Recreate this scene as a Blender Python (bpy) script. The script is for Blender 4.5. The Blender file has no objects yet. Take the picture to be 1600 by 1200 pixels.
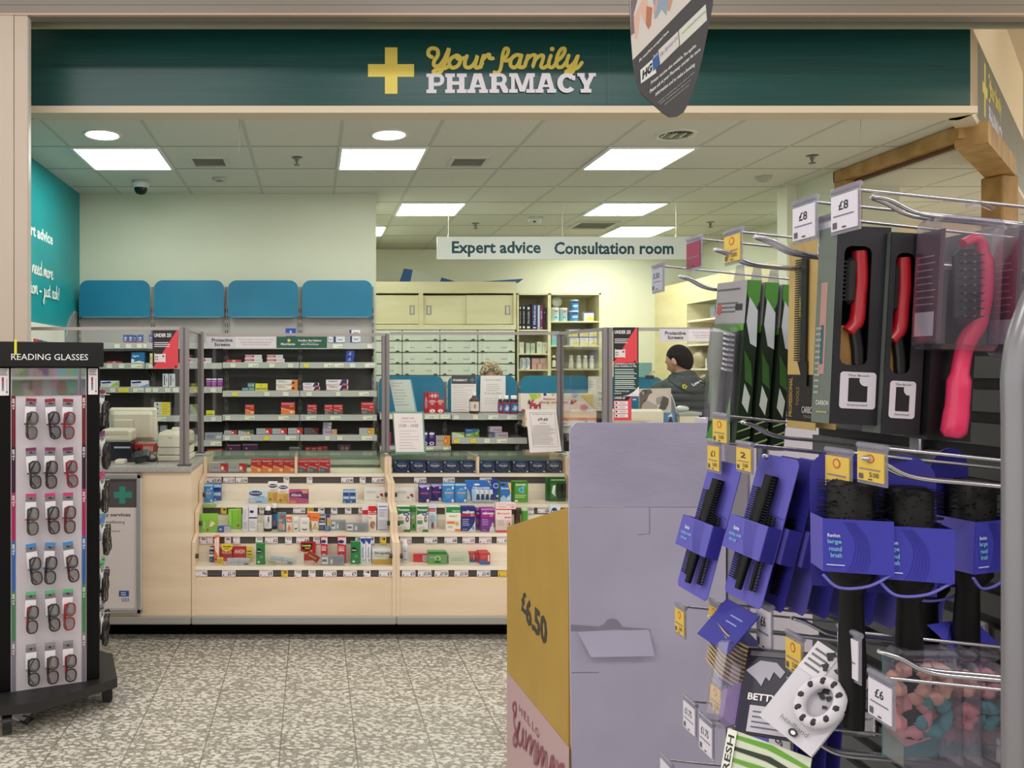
import bpy, math, random
from mathutils import Vector, Matrix, Euler
random.seed(7)
SC = bpy.context.scene
COL = SC.collection
F = 1275.0; CX = 488.0; CY = 577.0; EYE = 1.5

# ---------------------------------------------------------------- camera, world, lights, exposure
cam_d = bpy.data.cameras.new('camera'); cam = bpy.data.objects.new('camera', cam_d); COL.objects.link(cam)
cam.location = (0, 0, EYE); cam.rotation_euler = (math.pi/2, 0, 0)
cam_d.sensor_fit = 'HORIZONTAL'; cam_d.sensor_width = 36.0; cam_d.lens = 36.0*F/1600.0
cam_d.shift_x = (800-CX)/1600.0; cam_d.shift_y = -(600-CY)/1600.0
cam_d.clip_start = 0.05; cam_d.clip_end = 60
SC.camera = cam
SC.view_settings.view_transform = 'Standard'; SC.view_settings.look = 'None'
SC.view_settings.gamma = 1.0; SC.view_settings.use_curve_mapping = False
SC.view_settings.exposure = 0.55
W = bpy.data.worlds.new('world'); SC.world = W; W.use_nodes = True
W.node_tree.nodes['Background'].inputs[0].default_value = (1.0, 0.965, 0.93, 1)
W.node_tree.nodes['Background'].inputs[1].default_value = 1.0
PANEL_E = 11.0; DOWN_E = 16.0

def area(name, loc, sx, sy, power, rot=(0, 0, 0), col=(0.97, 0.97, 1)):
    l = bpy.data.lights.new(name, 'AREA'); l.shape = 'RECTANGLE'; l.size = sx; l.size_y = sy
    l.energy = power; l.color = col
    o = bpy.data.objects.new(name, l); COL.objects.link(o); o.location = loc; o.rotation_euler = rot
    return o
# rows of lamps under the high shop ceiling, over the aisles
for i, (lx, ly) in enumerate([(-1.6, 2.2), (1.6, 2.6), (-2.5, -1.0), (0.6, -1.4), (3.6, -0.6)]):
    area('shop_ceiling_lamp', (lx, ly, 4.05), 2.4, 0.35, 34)
area('shop_ceiling_lamp', (6.3, 3.3, 4.05), 1.6, 0.5, 55, col=(1, 0.84, 0.62))

# ---------------------------------------------------------------- materials
def lin(c):
    c = c/255.0
    return c/12.92 if c <= 0.04045 else ((c+0.055)/1.055)**2.4
def rgb(h):
    h = h.lstrip('#')
    return (lin(int(h[0:2], 16)), lin(int(h[2:4], 16)), lin(int(h[4:6], 16)), 1)
_M = {}
def C(h, rough=0.55, metal=0.0, emit=0.0, spec=0.5):
    k = (h, rough, metal, emit, spec)
    if k in _M: return _M[k]
    m = bpy.data.materials.new('paint_'+h.lstrip('#')); m.use_nodes = True
    b = m.node_tree.nodes['Principled BSDF']
    b.inputs['Base Color'].default_value = rgb(h); b.inputs['Roughness'].default_value = rough
    b.inputs['Metallic'].default_value = metal
    b.inputs['Specular IOR Level'].default_value = spec
    if emit:
        b.inputs['Emission Color'].default_value = rgb(h); b.inputs['Emission Strength'].default_value = emit
    _M[k] = m
    return m
def noisy(name, h1, h2, scale=(1, 1, 1), nscale=4, detail=4, rough=0.5, bump=0.0, lo=0.35, hi=0.65, metal=0.0, bscale=None, spec=0.5):
    m = bpy.data.materials.new(name); m.use_nodes = True; nt = m.node_tree; N = nt.nodes; L = nt.links
    b = N['Principled BSDF']; tc = N.new('ShaderNodeTexCoord'); mp = N.new('ShaderNodeMapping'); mp.inputs['Scale'].default_value = scale
    g = N.new('ShaderNodeNewGeometry')
    L.new(g.outputs['Position'], mp.inputs['Vector'])
    n = N.new('ShaderNodeTexNoise'); n.inputs['Scale'].default_value = nscale; n.inputs['Detail'].default_value = detail
    L.new(mp.outputs[0], n.inputs['Vector'])
    r = N.new('ShaderNodeValToRGB'); r.color_ramp.elements[0].color = rgb(h1); r.color_ramp.elements[1].color = rgb(h2)
    r.color_ramp.elements[0].position = lo; r.color_ramp.elements[1].position = hi
    L.new(n.outputs['Fac'], r.inputs[0]); L.new(r.outputs[0], b.inputs['Base Color'])
    b.inputs['Roughness'].default_value = rough; b.inputs['Metallic'].default_value = metal; b.inputs['Specular IOR Level'].default_value = spec
    if bump:
        n2 = N.new('ShaderNodeTexNoise'); n2.inputs['Scale'].default_value = bscale or nscale*3
        L.new(mp.outputs[0], n2.inputs['Vector'])
        bp = N.new('ShaderNodeBump'); bp.inputs['Strength'].default_value = bump; bp.inputs['Distance'].default_value = 0.004
        L.new(n2.outputs['Fac'], bp.inputs['Height']); L.new(bp.outputs[0], b.inputs['Normal'])
    return m
def glass_mat(name, tint='#eef6f2', refl=0.06, rough=0.03, opac=0.0, film='#ffffff'):
    m = bpy.data.materials.new(name); m.use_nodes = True; nt = m.node_tree; N = nt.nodes; L = nt.links
    for n in list(N): N.remove(n)
    out = N.new('ShaderNodeOutputMaterial'); t = N.new('ShaderNodeBsdfTransparent'); t.inputs[0].default_value = rgb(tint)
    gl = N.new('ShaderNodeBsdfGlossy'); gl.inputs['Roughness'].default_value = rough
    lw = N.new('ShaderNodeLayerWeight'); lw.inputs['Blend'].default_value = 0.25
    mu = N.new('ShaderNodeMath'); mu.operation = 'MULTIPLY_ADD'; mu.inputs[1].default_value = 0.35; mu.inputs[2].default_value = refl
    L.new(lw.outputs['Fresnel'], mu.inputs[0])
    mx = N.new('ShaderNodeMixShader'); L.new(mu.outputs[0], mx.inputs[0]); L.new(t.outputs[0], mx.inputs[1]); L.new(gl.outputs[0], mx.inputs[2])
    last = mx.outputs[0]
    if opac:
        df = N.new('ShaderNodeBsdfDiffuse'); df.inputs[0].default_value = rgb(film)
        m2 = N.new('ShaderNodeMixShader'); m2.inputs[0].default_value = opac
        L.new(last, m2.inputs[1]); L.new(df.outputs[0], m2.inputs[2]); last = m2.outputs[0]
    L.new(last, out.inputs['Surface'])
    return m
MAPLE = noisy('maple_laminate', '#ddc5a6', '#e6d0b4', (1, 1, 7), 1.6, 5, 0.42)
MAPLE_Y = noisy('pale_maple_laminate', '#dad0a4', '#e4dcb6', (1, 1, 5), 1.4, 5, 0.45)
MAPLE_P = noisy('light_maple_shelf', '#ecdfc9', '#f2e7d4', (1, 1, 5), 1.6, 4, 0.4)
TIMBER = noisy('oiled_timber', '#9c7740', '#b99256', (1, 1, 0.5), 9, 6, 0.55)
STONE = noisy('speckled_grey_worktop', '#8d8c88', '#b5b4ae', (1, 1, 1), 260, 2, 0.35)
WALLG = noisy('pale_green_wall_paint', '#ced1ba', '#d2d5bf', (1, 1, 1), 1.5, 2, 0.7)
WALLY = noisy('pale_yellow_wall_paint', '#e6e6cf', '#e9e9d3', (1, 1, 1), 1.5, 2, 0.7)
CEIL = noisy('ceiling_tile', '#d6d5c8', '#dad9cd', (1, 1, 1), 60, 3, 0.85, 0.1, bscale=240)
CEILT = noisy('warm_ceiling_tile', '#c4b496', '#c9b99b', (1, 1, 1), 40, 3, 0.85)
GREEN = noisy('dark_green_fascia_board', '#06413e', '#0a4945', (0.5, 1, 14), 3, 5, 0.36, 0.12, bscale=6)
TEALW = noisy('teal_wall_print', '#0f8b8f', '#15979b', (1, 1, 1), 2, 2, 0.42)
BLUEP = noisy('blue_header_panel', '#0d6f90', '#107797', (1, 1, 1), 3, 2, 0.4)
GREYM = C('#97938f', 0.38, 0.15)
RAIL = C('#a3a49c', 0.35)
CHROME = C('#c9c9d0', 0.22, 0.9)
GLASS = glass_mat('clear_glass', '#fcfdfc', 0.02)
GLASSG = glass_mat('green_edged_glass', '#f0f6f1', 0.06)
PLAST = glass_mat('clear_plastic', '#f0edf4', 0.03, 0.22, 0.07, '#b9b3c6')
LENS = glass_mat('spectacle_lens', '#dcdcdc', 0.10, 0.05)
BLACK = C('#080708', 0.45, 0, 0, .2)

# ---------------------------------------------------------------- mesh builder
def P(px, py, d):
    return Vector(((px-CX)/F*d, d, EYE-(py-CY)/F*d))
def X(px, d): return (px-CX)/F*d
def Z(py, d): return EYE-(py-CY)/F*d
_T = {}
def text_geo(s, bold):
    k = (s, bold)
    if k in _T: return _T[k]
    cu = bpy.data.curves.new('t', 'FONT'); cu.body = s; cu.size = 1; cu.resolution_u = 2; cu.fill_mode = 'FRONT'
    cu.offset = bold
    ob = bpy.data.objects.new('t', cu)
    me = bpy.data.meshes.new_from_object(ob)
    vs = [(v.co.x, v.co.y) for v in me.vertices]; fs = [tuple(p.vertices) for p in me.polygons]
    bpy.data.objects.remove(ob); bpy.data.meshes.remove(me); bpy.data.curves.remove(cu)
    if vs:
        x0 = min(v[0] for v in vs); x1 = max(v[0] for v in vs); y0 = min(v[1] for v in vs); y1 = max(v[1] for v in vs)
        vs = [((a-x0)/max(x1-x0, 1e-6), (b-y0)/max(y1-y0, 1e-6)) for a, b in vs]
    _T[k] = (vs, fs)
    return _T[k]
def smooth_path(pts, n=6):
    out = []
    for i in range(len(pts)-1):
        p0 = pts[max(i-1, 0)]; p1 = pts[i]; p2 = pts[i+1]; p3 = pts[min(i+2, len(pts)-1)]
        for k in range(n):
            t = k/n
            out.append(tuple(0.5*((2*b)+(-a+c)*t+(2*a-5*b+4*c-d)*t*t+(-a+3*b-3*c+d)*t**3) for a, b, c, d in zip(p0, p1, p2, p3)))
    out.append(tuple(pts[-1]))
    return out

class MB:
    def __init__(s):
        s.v = []; s.f = []; s.m = []; s.mats = []; s.mi = {}; s.T = None; s.sm = []
    def mid(s, mat):
        if mat.name not in s.mi: s.mi[mat.name] = len(s.mats); s.mats.append(mat)
        return s.mi[mat.name]
    def add(s, vs, fs, mat, smooth=False):
        b = len(s.v)
        for p in vs:
            p = Vector(p)
            s.v.append(s.T @ p if s.T is not None else p)
        k = s.mid(mat)
        for f in fs: s.f.append(tuple(b+i for i in f)); s.m.append(k); s.sm.append(smooth)
        return s
    def box(s, x0, x1, y0, y1, z0, z1, mat, bev=0.0):
        if x0 > x1: x0, x1 = x1, x0
        if y0 > y1: y0, y1 = y1, y0
        if z0 > z1: z0, z1 = z1, z0
        if bev:
            bev = min(bev, (x1-x0)*.45, (y1-y0)*.45, (z1-z0)*.45)
            vs = []; idx = {}
            for ix, x in enumerate((x0, x1)):
                for iy, y in enumerate((y0, y1)):
                    for iz, z in enumerate((z0, z1)):
                        sx = 1 if ix == 0 else -1; sy = 1 if iy == 0 else -1; sz = 1 if iz == 0 else -1
                        for ax in range(3):
                            q = [x+sx*bev, y+sy*bev, z+sz*bev]; q[ax] = (x, y, z)[ax]
                            idx[(ix, iy, iz, ax)] = len(vs); vs.append(q)
            fs = []
            for ix in (0, 1): fs.append([idx[(ix, a, b, 0)] for a, b in ((0, 0), (1, 0), (1, 1), (0, 1))])
            for iy in (0, 1): fs.append([idx[(a, iy, b, 1)] for a, b in ((0, 0), (1, 0), (1, 1), (0, 1))])
            for iz in (0, 1): fs.append([idx[(a, b, iz, 2)] for a, b in ((0, 0), (1, 0), (1, 1), (0, 1))])
            for a in (0, 1):
                for b in (0, 1):
                    fs.append([idx[(a, b, 0, 0)], idx[(a, b, 1, 0)], idx[(a, b, 1, 1)], idx[(a, b, 0, 1)]])
                    fs.append([idx[(a, 0, b, 0)], idx[(a, 1, b, 0)], idx[(a, 1, b, 2)], idx[(a, 0, b, 2)]])
                    fs.append([idx[(0, a, b, 1)], idx[(1, a, b, 1)], idx[(1, a, b, 2)], idx[(0, a, b, 2)]])
            for a in (0, 1):
                for b in (0, 1):
                    for c in (0, 1): fs.append([idx[(a, b, c, 0)], idx[(a, b, c, 1)], idx[(a, b, c, 2)]])
            return s.add(vs, fs, mat)
        vs = [(x0, y0, z0), (x1, y0, z0), (x1, y1, z0), (x0, y1, z0), (x0, y0, z1), (x1, y0, z1), (x1, y1, z1), (x0, y1, z1)]
        return s.add(vs, [(0, 3, 2, 1), (4, 5, 6, 7), (0, 1, 5, 4), (1, 2, 6, 5), (2, 3, 7, 6), (3, 0, 4, 7)], mat)
    def poly(s, pts, mat): return s.add(pts, [tuple(range(len(pts)))], mat)
    def prism(s, pts, off, mat, mat2=None, smooth=False):
        n = len(pts); off = Vector(off); a = [Vector(p) for p in pts]; b = [p+off for p in a]
        s.add(a+b, [tuple(range(n)), tuple(range(2*n-1, n-1, -1))], mat)
        return s.add(a+b, [(i, (i+1) % n, n+(i+1) % n, n+i) for i in range(n)], mat2 or mat, smooth)
    def tube(s, pts, r, mat, n=8, caps=True, closed=False):
        pts = [Vector(p) for p in pts]; N = len(pts); rr = r if isinstance(r, (list, tuple)) else [r]*N
        vs = []; up = None
        for i, p in enumerate(pts):
            t = (pts[(i+1) % N] if (closed or i < N-1) else p) - (pts[i-1] if (closed or i > 0) else p)
            t.normalize()
            if up is None:
                up = Vector((0, 0, 1)) if abs(t.z) < 0.9 else Vector((1, 0, 0))
            a = up-t*up.dot(t)
            if a.length < 1e-5: a = t.orthogonal()
            a.normalize(); up = a; b = t.cross(a)
            for k in range(n):
                an = 2*math.pi*k/n; vs.append(p+(a*math.cos(an)+b*math.sin(an))*rr[i])
        fs = []
        for i in range(N if closed else N-1):
            j = (i+1) % N
            for k in range(n): fs.append((i*n+k, i*n+(k+1) % n, j*n+(k+1) % n, j*n+k))
        s.add(vs, fs, mat, True)
        if caps and not closed:
            s.add(vs[:n], [tuple(range(n-1, -1, -1))], mat); s.add(vs[-n:], [tuple(range(n))], mat)
        return s
    def lathe(s, prof, c, mat, n=20, ax='z', smooth=True):
        c = Vector(c); vs = []
        for r, h in prof:
            for k in range(n):
                a = 2*math.pi*k/n
                q = Vector((r*math.cos(a), r*math.sin(a), h))
                if ax == 'y': q = Vector((q.x, h, q.y))
                if ax == 'x': q = Vector((h, q.x, q.y))
                vs.append(c+q)
        fs = []
        for i in range(len(prof)-1):
            for k in range(n): fs.append((i*n+k, i*n+(k+1) % n, (i+1)*n+(k+1) % n, (i+1)*n+k))
        s.add(vs, fs, mat, smooth)
        s.add(vs[:n], [tuple(range(n-1, -1, -1))], mat); s.add(vs[-n:], [tuple(range(n))], mat)
        return s
    def ball(s, c, r, mat, seg=14, ring=9, fn=None):
        r = r if isinstance(r, (tuple, list)) else (r, r, r); c = Vector(c); vs = []
        for i in range(ring+1):
            th = math.pi*i/ring
            for k in range(seg):
                a = 2*math.pi*k/seg
                q = Vector((math.sin(th)*math.cos(a)*r[0], math.sin(th)*math.sin(a)*r[1], math.cos(th)*r[2]))
                if fn: q = fn(q)
                vs.append(c+q)
        fs = [(i*seg+k, i*seg+(k+1) % seg, (i+1)*seg+(k+1) % seg, (i+1)*seg+k) for i in range(ring) for k in range(seg)]
        return s.add(vs, fs, mat, True)
    def mesh(s, name, origin=(0, 0, 0)):
        o = Vector(origin); me = bpy.data.meshes.new(name)
        me.from_pydata([tuple(v-o) for v in s.v], [], s.f)
        for m in s.mats: me.materials.append(m)
        me.polygons.foreach_set('material_index', s.m); me.polygons.foreach_set('use_smooth', s.sm); me.update()
        return me
    def build(s, name, parent=None, origin=None, label=None, cat=None, group=None, kind=None):
        if origin is None:
            if parent is not None: origin = parent.matrix_basis.translation
            else:
                xs = [v.x for v in s.v]; ys = [v.y for v in s.v]; zs = [v.z for v in s.v]
                origin = ((min(xs)+max(xs))/2, (min(ys)+max(ys))/2, min(zs))
        o = bpy.data.objects.new(name, s.mesh(name, origin)); COL.objects.link(o)
        if parent is not None:
            o.parent = parent
        else: o.location = origin
        tag(o, label, cat, group, kind)
        return o
def tag(o, label=None, cat=None, group=None, kind=None):
    if label: o['label'] = label
    if cat: o['category'] = cat
    if group: o['group'] = group
    if kind: o['kind'] = kind
def thing(name, label, cat, loc, group=None):
    o = bpy.data.objects.new(name, None); COL.objects.link(o); o.location = loc; o.empty_display_size = 0.05
    tag(o, label, cat, group)
    return o
def sub(mb, name, parent, label=None):
    """child of a mesh part whose own origin sits at the root's location"""
    r = parent
    while r.parent is not None: r = r.parent
    o = mb.build(name, parent, origin=r.matrix_basis.translation); tag(o, label)
    return o

class Face:
    """draws printed shapes on a flat face; O lower-left corner, U and V its full edges, N outward"""
    def __init__(s, mb, O, U, V, N, eps=0.0002):
        s.mb = mb; s.O = Vector(O); s.U = Vector(U); s.V = Vector(V); s.N = Vector(N).normalized(); s.k = 0; s.eps = eps
    def q(s, u, v, k=None): return s.O+s.U*u+s.V*v+s.N*(s.eps*(s.k if k is None else k))
    def p(s, pts, col):
        s.k += 1; s.mb.poly([s.q(u, v) for u, v in pts], col); return s
    def r(s, u0, v0, u1, v1, col): return s.p([(u0, v0), (u1, v0), (u1, v1), (u0, v1)], col)
    def rr(s, u0, v0, u1, v1, rad, col, n=4):
        a = s.U.length; b = s.V.length; pts = []
        for cu, cv, st in ((u1, v0, -90), (u1, v1, 0), (u0, v1, 90), (u0, v0, 180)):
            cu += (-rad if cu == u1 else rad)/a; cv += (-rad if cv == v1 else rad)/b
            for i in range(n+1):
                an = math.radians(st+90*i/n); pts.append((cu+rad/a*math.cos(an), cv+rad/b*math.sin(an)))
        return s.p(pts, col)
    def e(s, cu, cv, ru, rv, col, n=18):
        return s.p([(cu+ru*math.cos(2*math.pi*i/n), cv+rv*math.sin(2*math.pi*i/n)) for i in range(n)], col)
    def t(s, txt, u0, v0, u1, v1, col, bold=0.0, shear=0.0, rot=False):
        vs, fs = text_geo(txt, bold); s.k += 1
        f = (lambda a, b: s.q(u0+(u1-u0)*(a+shear*b), v0+(v1-v0)*b))
        if rot: f = (lambda a, b: s.q(u1-(u1-u0)*b, v0+(v1-v0)*a))
        s.mb.add([f(a, b) for a, b in vs], fs, col)
        return s
    def l(s, u0, v0, u1, v1, n, col, thick=0.4, rag=0.25):
        rnd = random.Random(int(u0*991+v0*77+n)); s.k += 1
        st = (v1-v0)/n
        for i in range(n):
            a = v1-(i+1)*st+st*(1-thick)/2; x1 = u1-(u1-u0)*rag*rnd.random()
            s.mb.poly([s.q(u0, a), s.q(x1, a), s.q(x1, a+st*thick), s.q(u0, a+st*thick)], col)
        return s
    def s_(s, pts, w, col, n=6, smooth=True):
        """brush stroke: pts in face units, w width in metres"""
        s.k += 1
        pp = smooth_path(pts, n) if smooth else pts
        q = [s.q(u, v)+s.N*(3e-5*i) for i, (u, v) in enumerate(pp)]; L = []; R = []
        for i, p in enumerate(q):
            t = (q[min(i+1, len(q)-1)]-q[max(i-1, 0)])
            if t.length < 1e-9: continue
            t.normalize(); b = s.N.cross(t)*w/2; L.append(p+b); R.append(p-b)
        vs = L+R; m = len(L)
        s.mb.add(vs, [(i, i+1, m+i+1, m+i) for i in range(m-1)], col)
        for c in (q[0]-s.N*2e-5, q[-1]+s.N*2e-5):
            a = s.U.normalized(); b = s.V.normalized()
            s.mb.poly([c+(a*math.cos(k*math.pi/5)+b*math.sin(k*math.pi/5))*w/2 for k in range(10)], col)
        return s
def pface(mb, x0, y0, x1, y1, d, eps=0.0002):
    """face parallel to the shopfront at distance d whose units are photo-scale rows and columns"""
    f = Face(mb, P(0, 0, d), P(1, 0, d)-P(0, 0, d), P(0, 1, d)-P(0, 0, d), (0, -1, 0), eps)
    return f
def draw(fc, items):
    for it in items:
        getattr(fc, it[0])(*it[1:])
# ---------------------------------------------------------------- floor
def floor_mat():
    m = bpy.data.materials.new('terrazzo_floor_tiles'); m.use_nodes = True; nt = m.node_tree; N = nt.nodes; L = nt.links
    b = N['Principled BSDF']; g = N.new('ShaderNodeNewGeometry')
    def vor(scale, seed):
        mp = N.new('ShaderNodeMapping'); mp.inputs['Location'].default_value = (seed, seed*2, 0); mp.inputs['Rotation'].default_value = (0, 0, seed)
        mp.inputs['Scale'].default_value = (1, 1.5, 1); L.new(g.outputs['Position'], mp.inputs['Vector'])
        v = N.new('ShaderNodeTexVoronoi'); v.inputs['Scale'].default_value = scale; L.new(mp.outputs[0], v.inputs['Vector']); return v
    def ramp(src, stops):
        r = N.new('ShaderNodeValToRGB'); r.color_ramp.interpolation = 'LINEAR'
        while len(r.color_ramp.elements) < len(stops): r.color_ramp.elements.new(0.5)
        for e, (p, c) in zip(r.color_ramp.elements, stops): e.position = p; e.color = rgb(c) if isinstance(c, str) else (c, c, c, 1)
        L.new(src, r.inputs[0]); return r
    v1 = vor(42, 0.3); v2 = vor(80, 1.1); n = N.new('ShaderNodeTexNoise'); n.inputs['Scale'].default_value = 160; L.new(g.outputs['Position'], n.inputs['Vector'])
    n2 = N.new('ShaderNodeTexNoise'); n2.inputs['Scale'].default_value = 1.3; L.new(g.outputs['Position'], n2.inputs['Vector'])
    base = ramp(n.outputs['Fac'], [(0.3, '#827d72'), (0.7, '#979286')])
    sep = N.new('ShaderNodeSeparateColor'); L.new(v1.outputs['Color'], sep.inputs[0])
    chipc = ramp(sep.outputs[0], [(0.0, '#dad6ca'), (0.5, '#c6c1b3'), (0.85, '#dedad0'), (1.0, '#858074')])
    k1 = ramp(v1.outputs['Distance'], [(0.44, 1.0), (0.54, 0.0)]); k2 = ramp(v2.outputs['Distance'], [(0.34, 1.0), (0.44, 0.0)])
    m1 = N.new('ShaderNodeMixRGB'); L.new(k2.outputs[0], m1.inputs[0]); L.new(base.outputs[0], m1.inputs[1]); m1.inputs[2].default_value = rgb('#b9b4a8')
    m2 = N.new('ShaderNodeMixRGB'); L.new(k1.outputs[0], m2.inputs[0]); L.new(m1.outputs[0], m2.inputs[1]); L.new(chipc.outputs[0], m2.inputs[2])
    sx = N.new('ShaderNodeSeparateXYZ'); L.new(g.outputs['Position'], sx.inputs[0])
    prev = None
    for ax, off in (('X', 0.13), ('Y', 0.08)):
        a = N.new('ShaderNodeMath'); a.operation = 'ADD'; a.inputs[1].default_value = 30+off; L.new(sx.outputs[ax], a.inputs[0])
        md = N.new('ShaderNodeMath'); md.operation = 'MODULO'; md.inputs[1].default_value = 0.3; L.new(a.outputs[0], md.inputs[0])
        lt = N.new('ShaderNodeMath'); lt.operation = 'LESS_THAN'; lt.inputs[1].default_value = 0.006; L.new(md.outputs[0], lt.inputs[0])
        if prev is None: prev = lt
        else:
            mxm = N.new('ShaderNodeMath'); mxm.operation = 'MAXIMUM'; L.new(prev.outputs[0], mxm.inputs[0]); L.new(lt.outputs[0], mxm.inputs[1]); prev = mxm
    sc = N.new('ShaderNodeMath'); sc.operation = 'MULTIPLY'; sc.inputs[1].default_value = 0.75; L.new(prev.outputs[0], sc.inputs[0])
    m3 = N.new('ShaderNodeMixRGB'); L.new(sc.outputs[0], m3.inputs[0]); L.new(m2.outputs[0], m3.inputs[1]); m3.inputs[2].default_value = rgb('#6d6658')
    L.new(m3.outputs[0], b.inputs['Base Color']); b.inputs['Roughness'].default_value = 0.32
    return m
def struct(mb, name, **k):
    o = mb.build(name, kind='structure', **k); return o
CZ = 2.986
m = MB(); m.box(-6, 9, -4, 12, -0.1, 0, floor_mat()); struct(m, 'floor')
# pharmacy ceiling: cut back along the angled sign wall
XW = 3.92                      # inner side of the right-hand wall
m = MB()
m.prism([(-2.1, 4.72, CZ), (3.79, 4.72, CZ), (9, 9.93, CZ), (9, 12, CZ), (-2.1, 12, CZ)], (0, 0, 0.08), CEIL)
struct(m, 'ceiling')
# shop ceiling in front, high
m = MB(); m.box(-6, 9, -4, 4.3, 4.13, 4.2, CEILT); m.box(4.9, 12, 4.3, 12, 4.13, 4.2, CEILT); struct(m, 'ceiling', )
# suspended grid bars
BAR = C('#bdbdb0', 0.5); GAP = C('#85857a', 0.8)
m = MB()
for k in range(-1, 17):
    x = -1.62+0.6*k
    y0 = 4.72 if x < 3.79 else 4.72+(x-3.79)
    if y0 < 11.9: m.box(x-0.012, x+0.012, y0, 12, CZ-0.0015, CZ+0.001, BAR)
for k in range(0, 12):
    y = 4.84+0.6*k
    x1 = 3.79+(y-4.72)
    m.box(-2.0, min(x1, 9), y-0.006, y+0.006, CZ-0.001, CZ+0.001, GAP)
struct(m, 'trim_1')
# walls
m = MB(); m.box(-2.12, -1.97, 4.62, 12, 0, CZ, TEALW)
f = Face(m, (-1.97, 4.62, 0), (0, 1, 0), (0, 0, 1), (1, 0, 0), 0.0003)     # units = metres
WHT = C('#e9efe9', 0.5)
def wy(px): return -1.97*F/(px-CX)
def wu(px): return wy(px)-4.62
def wv(px, py): return Z(py, wy(px))
zb = Z(371, 5.86); 
f.t('Expert advice', 0.82, 2.415, wu(82.5), 2.525, WHT, 0.03)
# handwritten lines
def script(fc, u, v, h, word, w, col, hw=None, end=None):
    hw = hw or h
    G = {'n': ([(0, .1), (.05, 1), (.08, .2), (.25, .95), (.42, .95), (.45, .1), (.62, .15)], .62),
         'e': ([(0, .35), (.3, .6), (.32, .95), (.12, .95), (.05, .4), (.2, 0), (.5, .2)], .5),
         'd': ([(.45, .9), (.2, .95), (.02, .5), (.15, .02), (.4, .3), (.5, 1.9), (.46, .3), (.65, .1)], .65),
         'm': ([(0, .1), (.05, 1), (.08, .2), (.25, .95), (.35, .9), (.37, .1), (.5, .9), (.62, .9), (.65, .1), (.8, .15)], .82),
         'o': ([(.3, .95), (.08, .8), (.05, .2), (.25, 0), (.42, .3), (.4, .85), (.25, .95), (.6, .8)], .6),
         'r': ([(0, .1), (.08, 1), (.1, .7), (.35, .95), (.4, .8)], .42),
         'i': ([(.05, .95), (.05, .15), (.25, .1)], .25),
         'j': ([(.2, .95), (.18, -.7), (.02, -1.0), (-.05, -.6), (.3, .1)], .32),
         'u': ([(.02, .95), (.05, .1), (.25, .05), (.4, .9), (.42, .15), (.6, .1)], .6),
         's': ([(.35, .95), (.1, .8), (.3, .45), (.3, .1), (.02, .1), (.5, .15)], .48),
         't': ([(.15, 1.6), (.14, .2), (.35, .1)], .36),
         'a': ([(.4, .9), (.15, .95), (.03, .4), (.15, 0), (.38, .35), (.42, .95), (.42, .15), (.6, .1)], .6),
         'k': ([(.05, 1.8), (.05, 0), (.08, .5), (.35, .95), (.15, .5), (.4, .05), (.5, .1)], .52),
         'y': ([(.02, .95), (.08, .3), (.3, .3), (.42, .95), (.38, -.6), (.2, -.95), (.1, -.5), (.5, .15)], .52),
         'f': ([(.0, .3), (.3, 1.6), (.15, 1.8), (.08, 1), (.1, -.8), (.2, -.5), (.35, .2)], .36),
         'l': ([(0, .2), (.25, 1.7), (.12, 1.8), (.08, .2), (.3, .1)], .32),
         '-': ([(.08, .5), (.5, .5)], .6), '!': ([(.2, 1.6), (.1, .5)], .3), ' ': (None, .4)}
    if end is not None: u = end-sum(G[c][1] for c in word)*hw
    for ch in word:
        g, a = G[ch]
        if g: fc.s_([(u+p[0]*hw, v+p[1]*h) for p in g], w, col, 4)
        if ch == '!': fc.e(u+.08*h, v+.05*h, .07*h, .07*h, col, 8)
        if ch == 'i': fc.e(u+.07*h, v+1.35*h, .08*h, .08*h, col, 8)
        if ch == 't': fc.s_([(u-.05*h, v+1.05*h), (u+.35*h, v+1.1*h)], w, col, 2)
        u += a*hw
    return u
script(f, 0, 2.18, 0.055, 'if you need more', 0.013, WHT, .09, wu(82))
script(f, 0, 2.035, 0.055, 'information - just ask!', 0.013, WHT, .09, wu(90.5))
struct(m, 'wall_left')
m = MB(); m.box(-2.0, 0.54, 6.91, 7.05, 0, CZ, WALLG); struct(m, 'wall_middle')
m = MB(); m.box(0.40, 0.54, 7.05, 10.25, 0, CZ, WALLG); struct(m, 'wall_inner')
m = MB(); m.box(0.54, 5.2, 10.12, 10.25, 0, CZ, WALLY); struct(m, 'wall_back')
# right-hand wall behind the consultation room frame
m = MB(); m.box(XW, XW+0.12, 6.13, 6.72, 0, CZ, WALLG); m.box(XW+.12, 4.75, 6.60, 6.72, 0, CZ, WALLG); m.box(4.66, 4.75, 6.72, 10.12, 0, CZ, WALLG); m.box(4.75, 9, 8.3, 8.42, 0, CZ, C('#dcc9a4', .7)); struct(m, 'wall_right')
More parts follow.
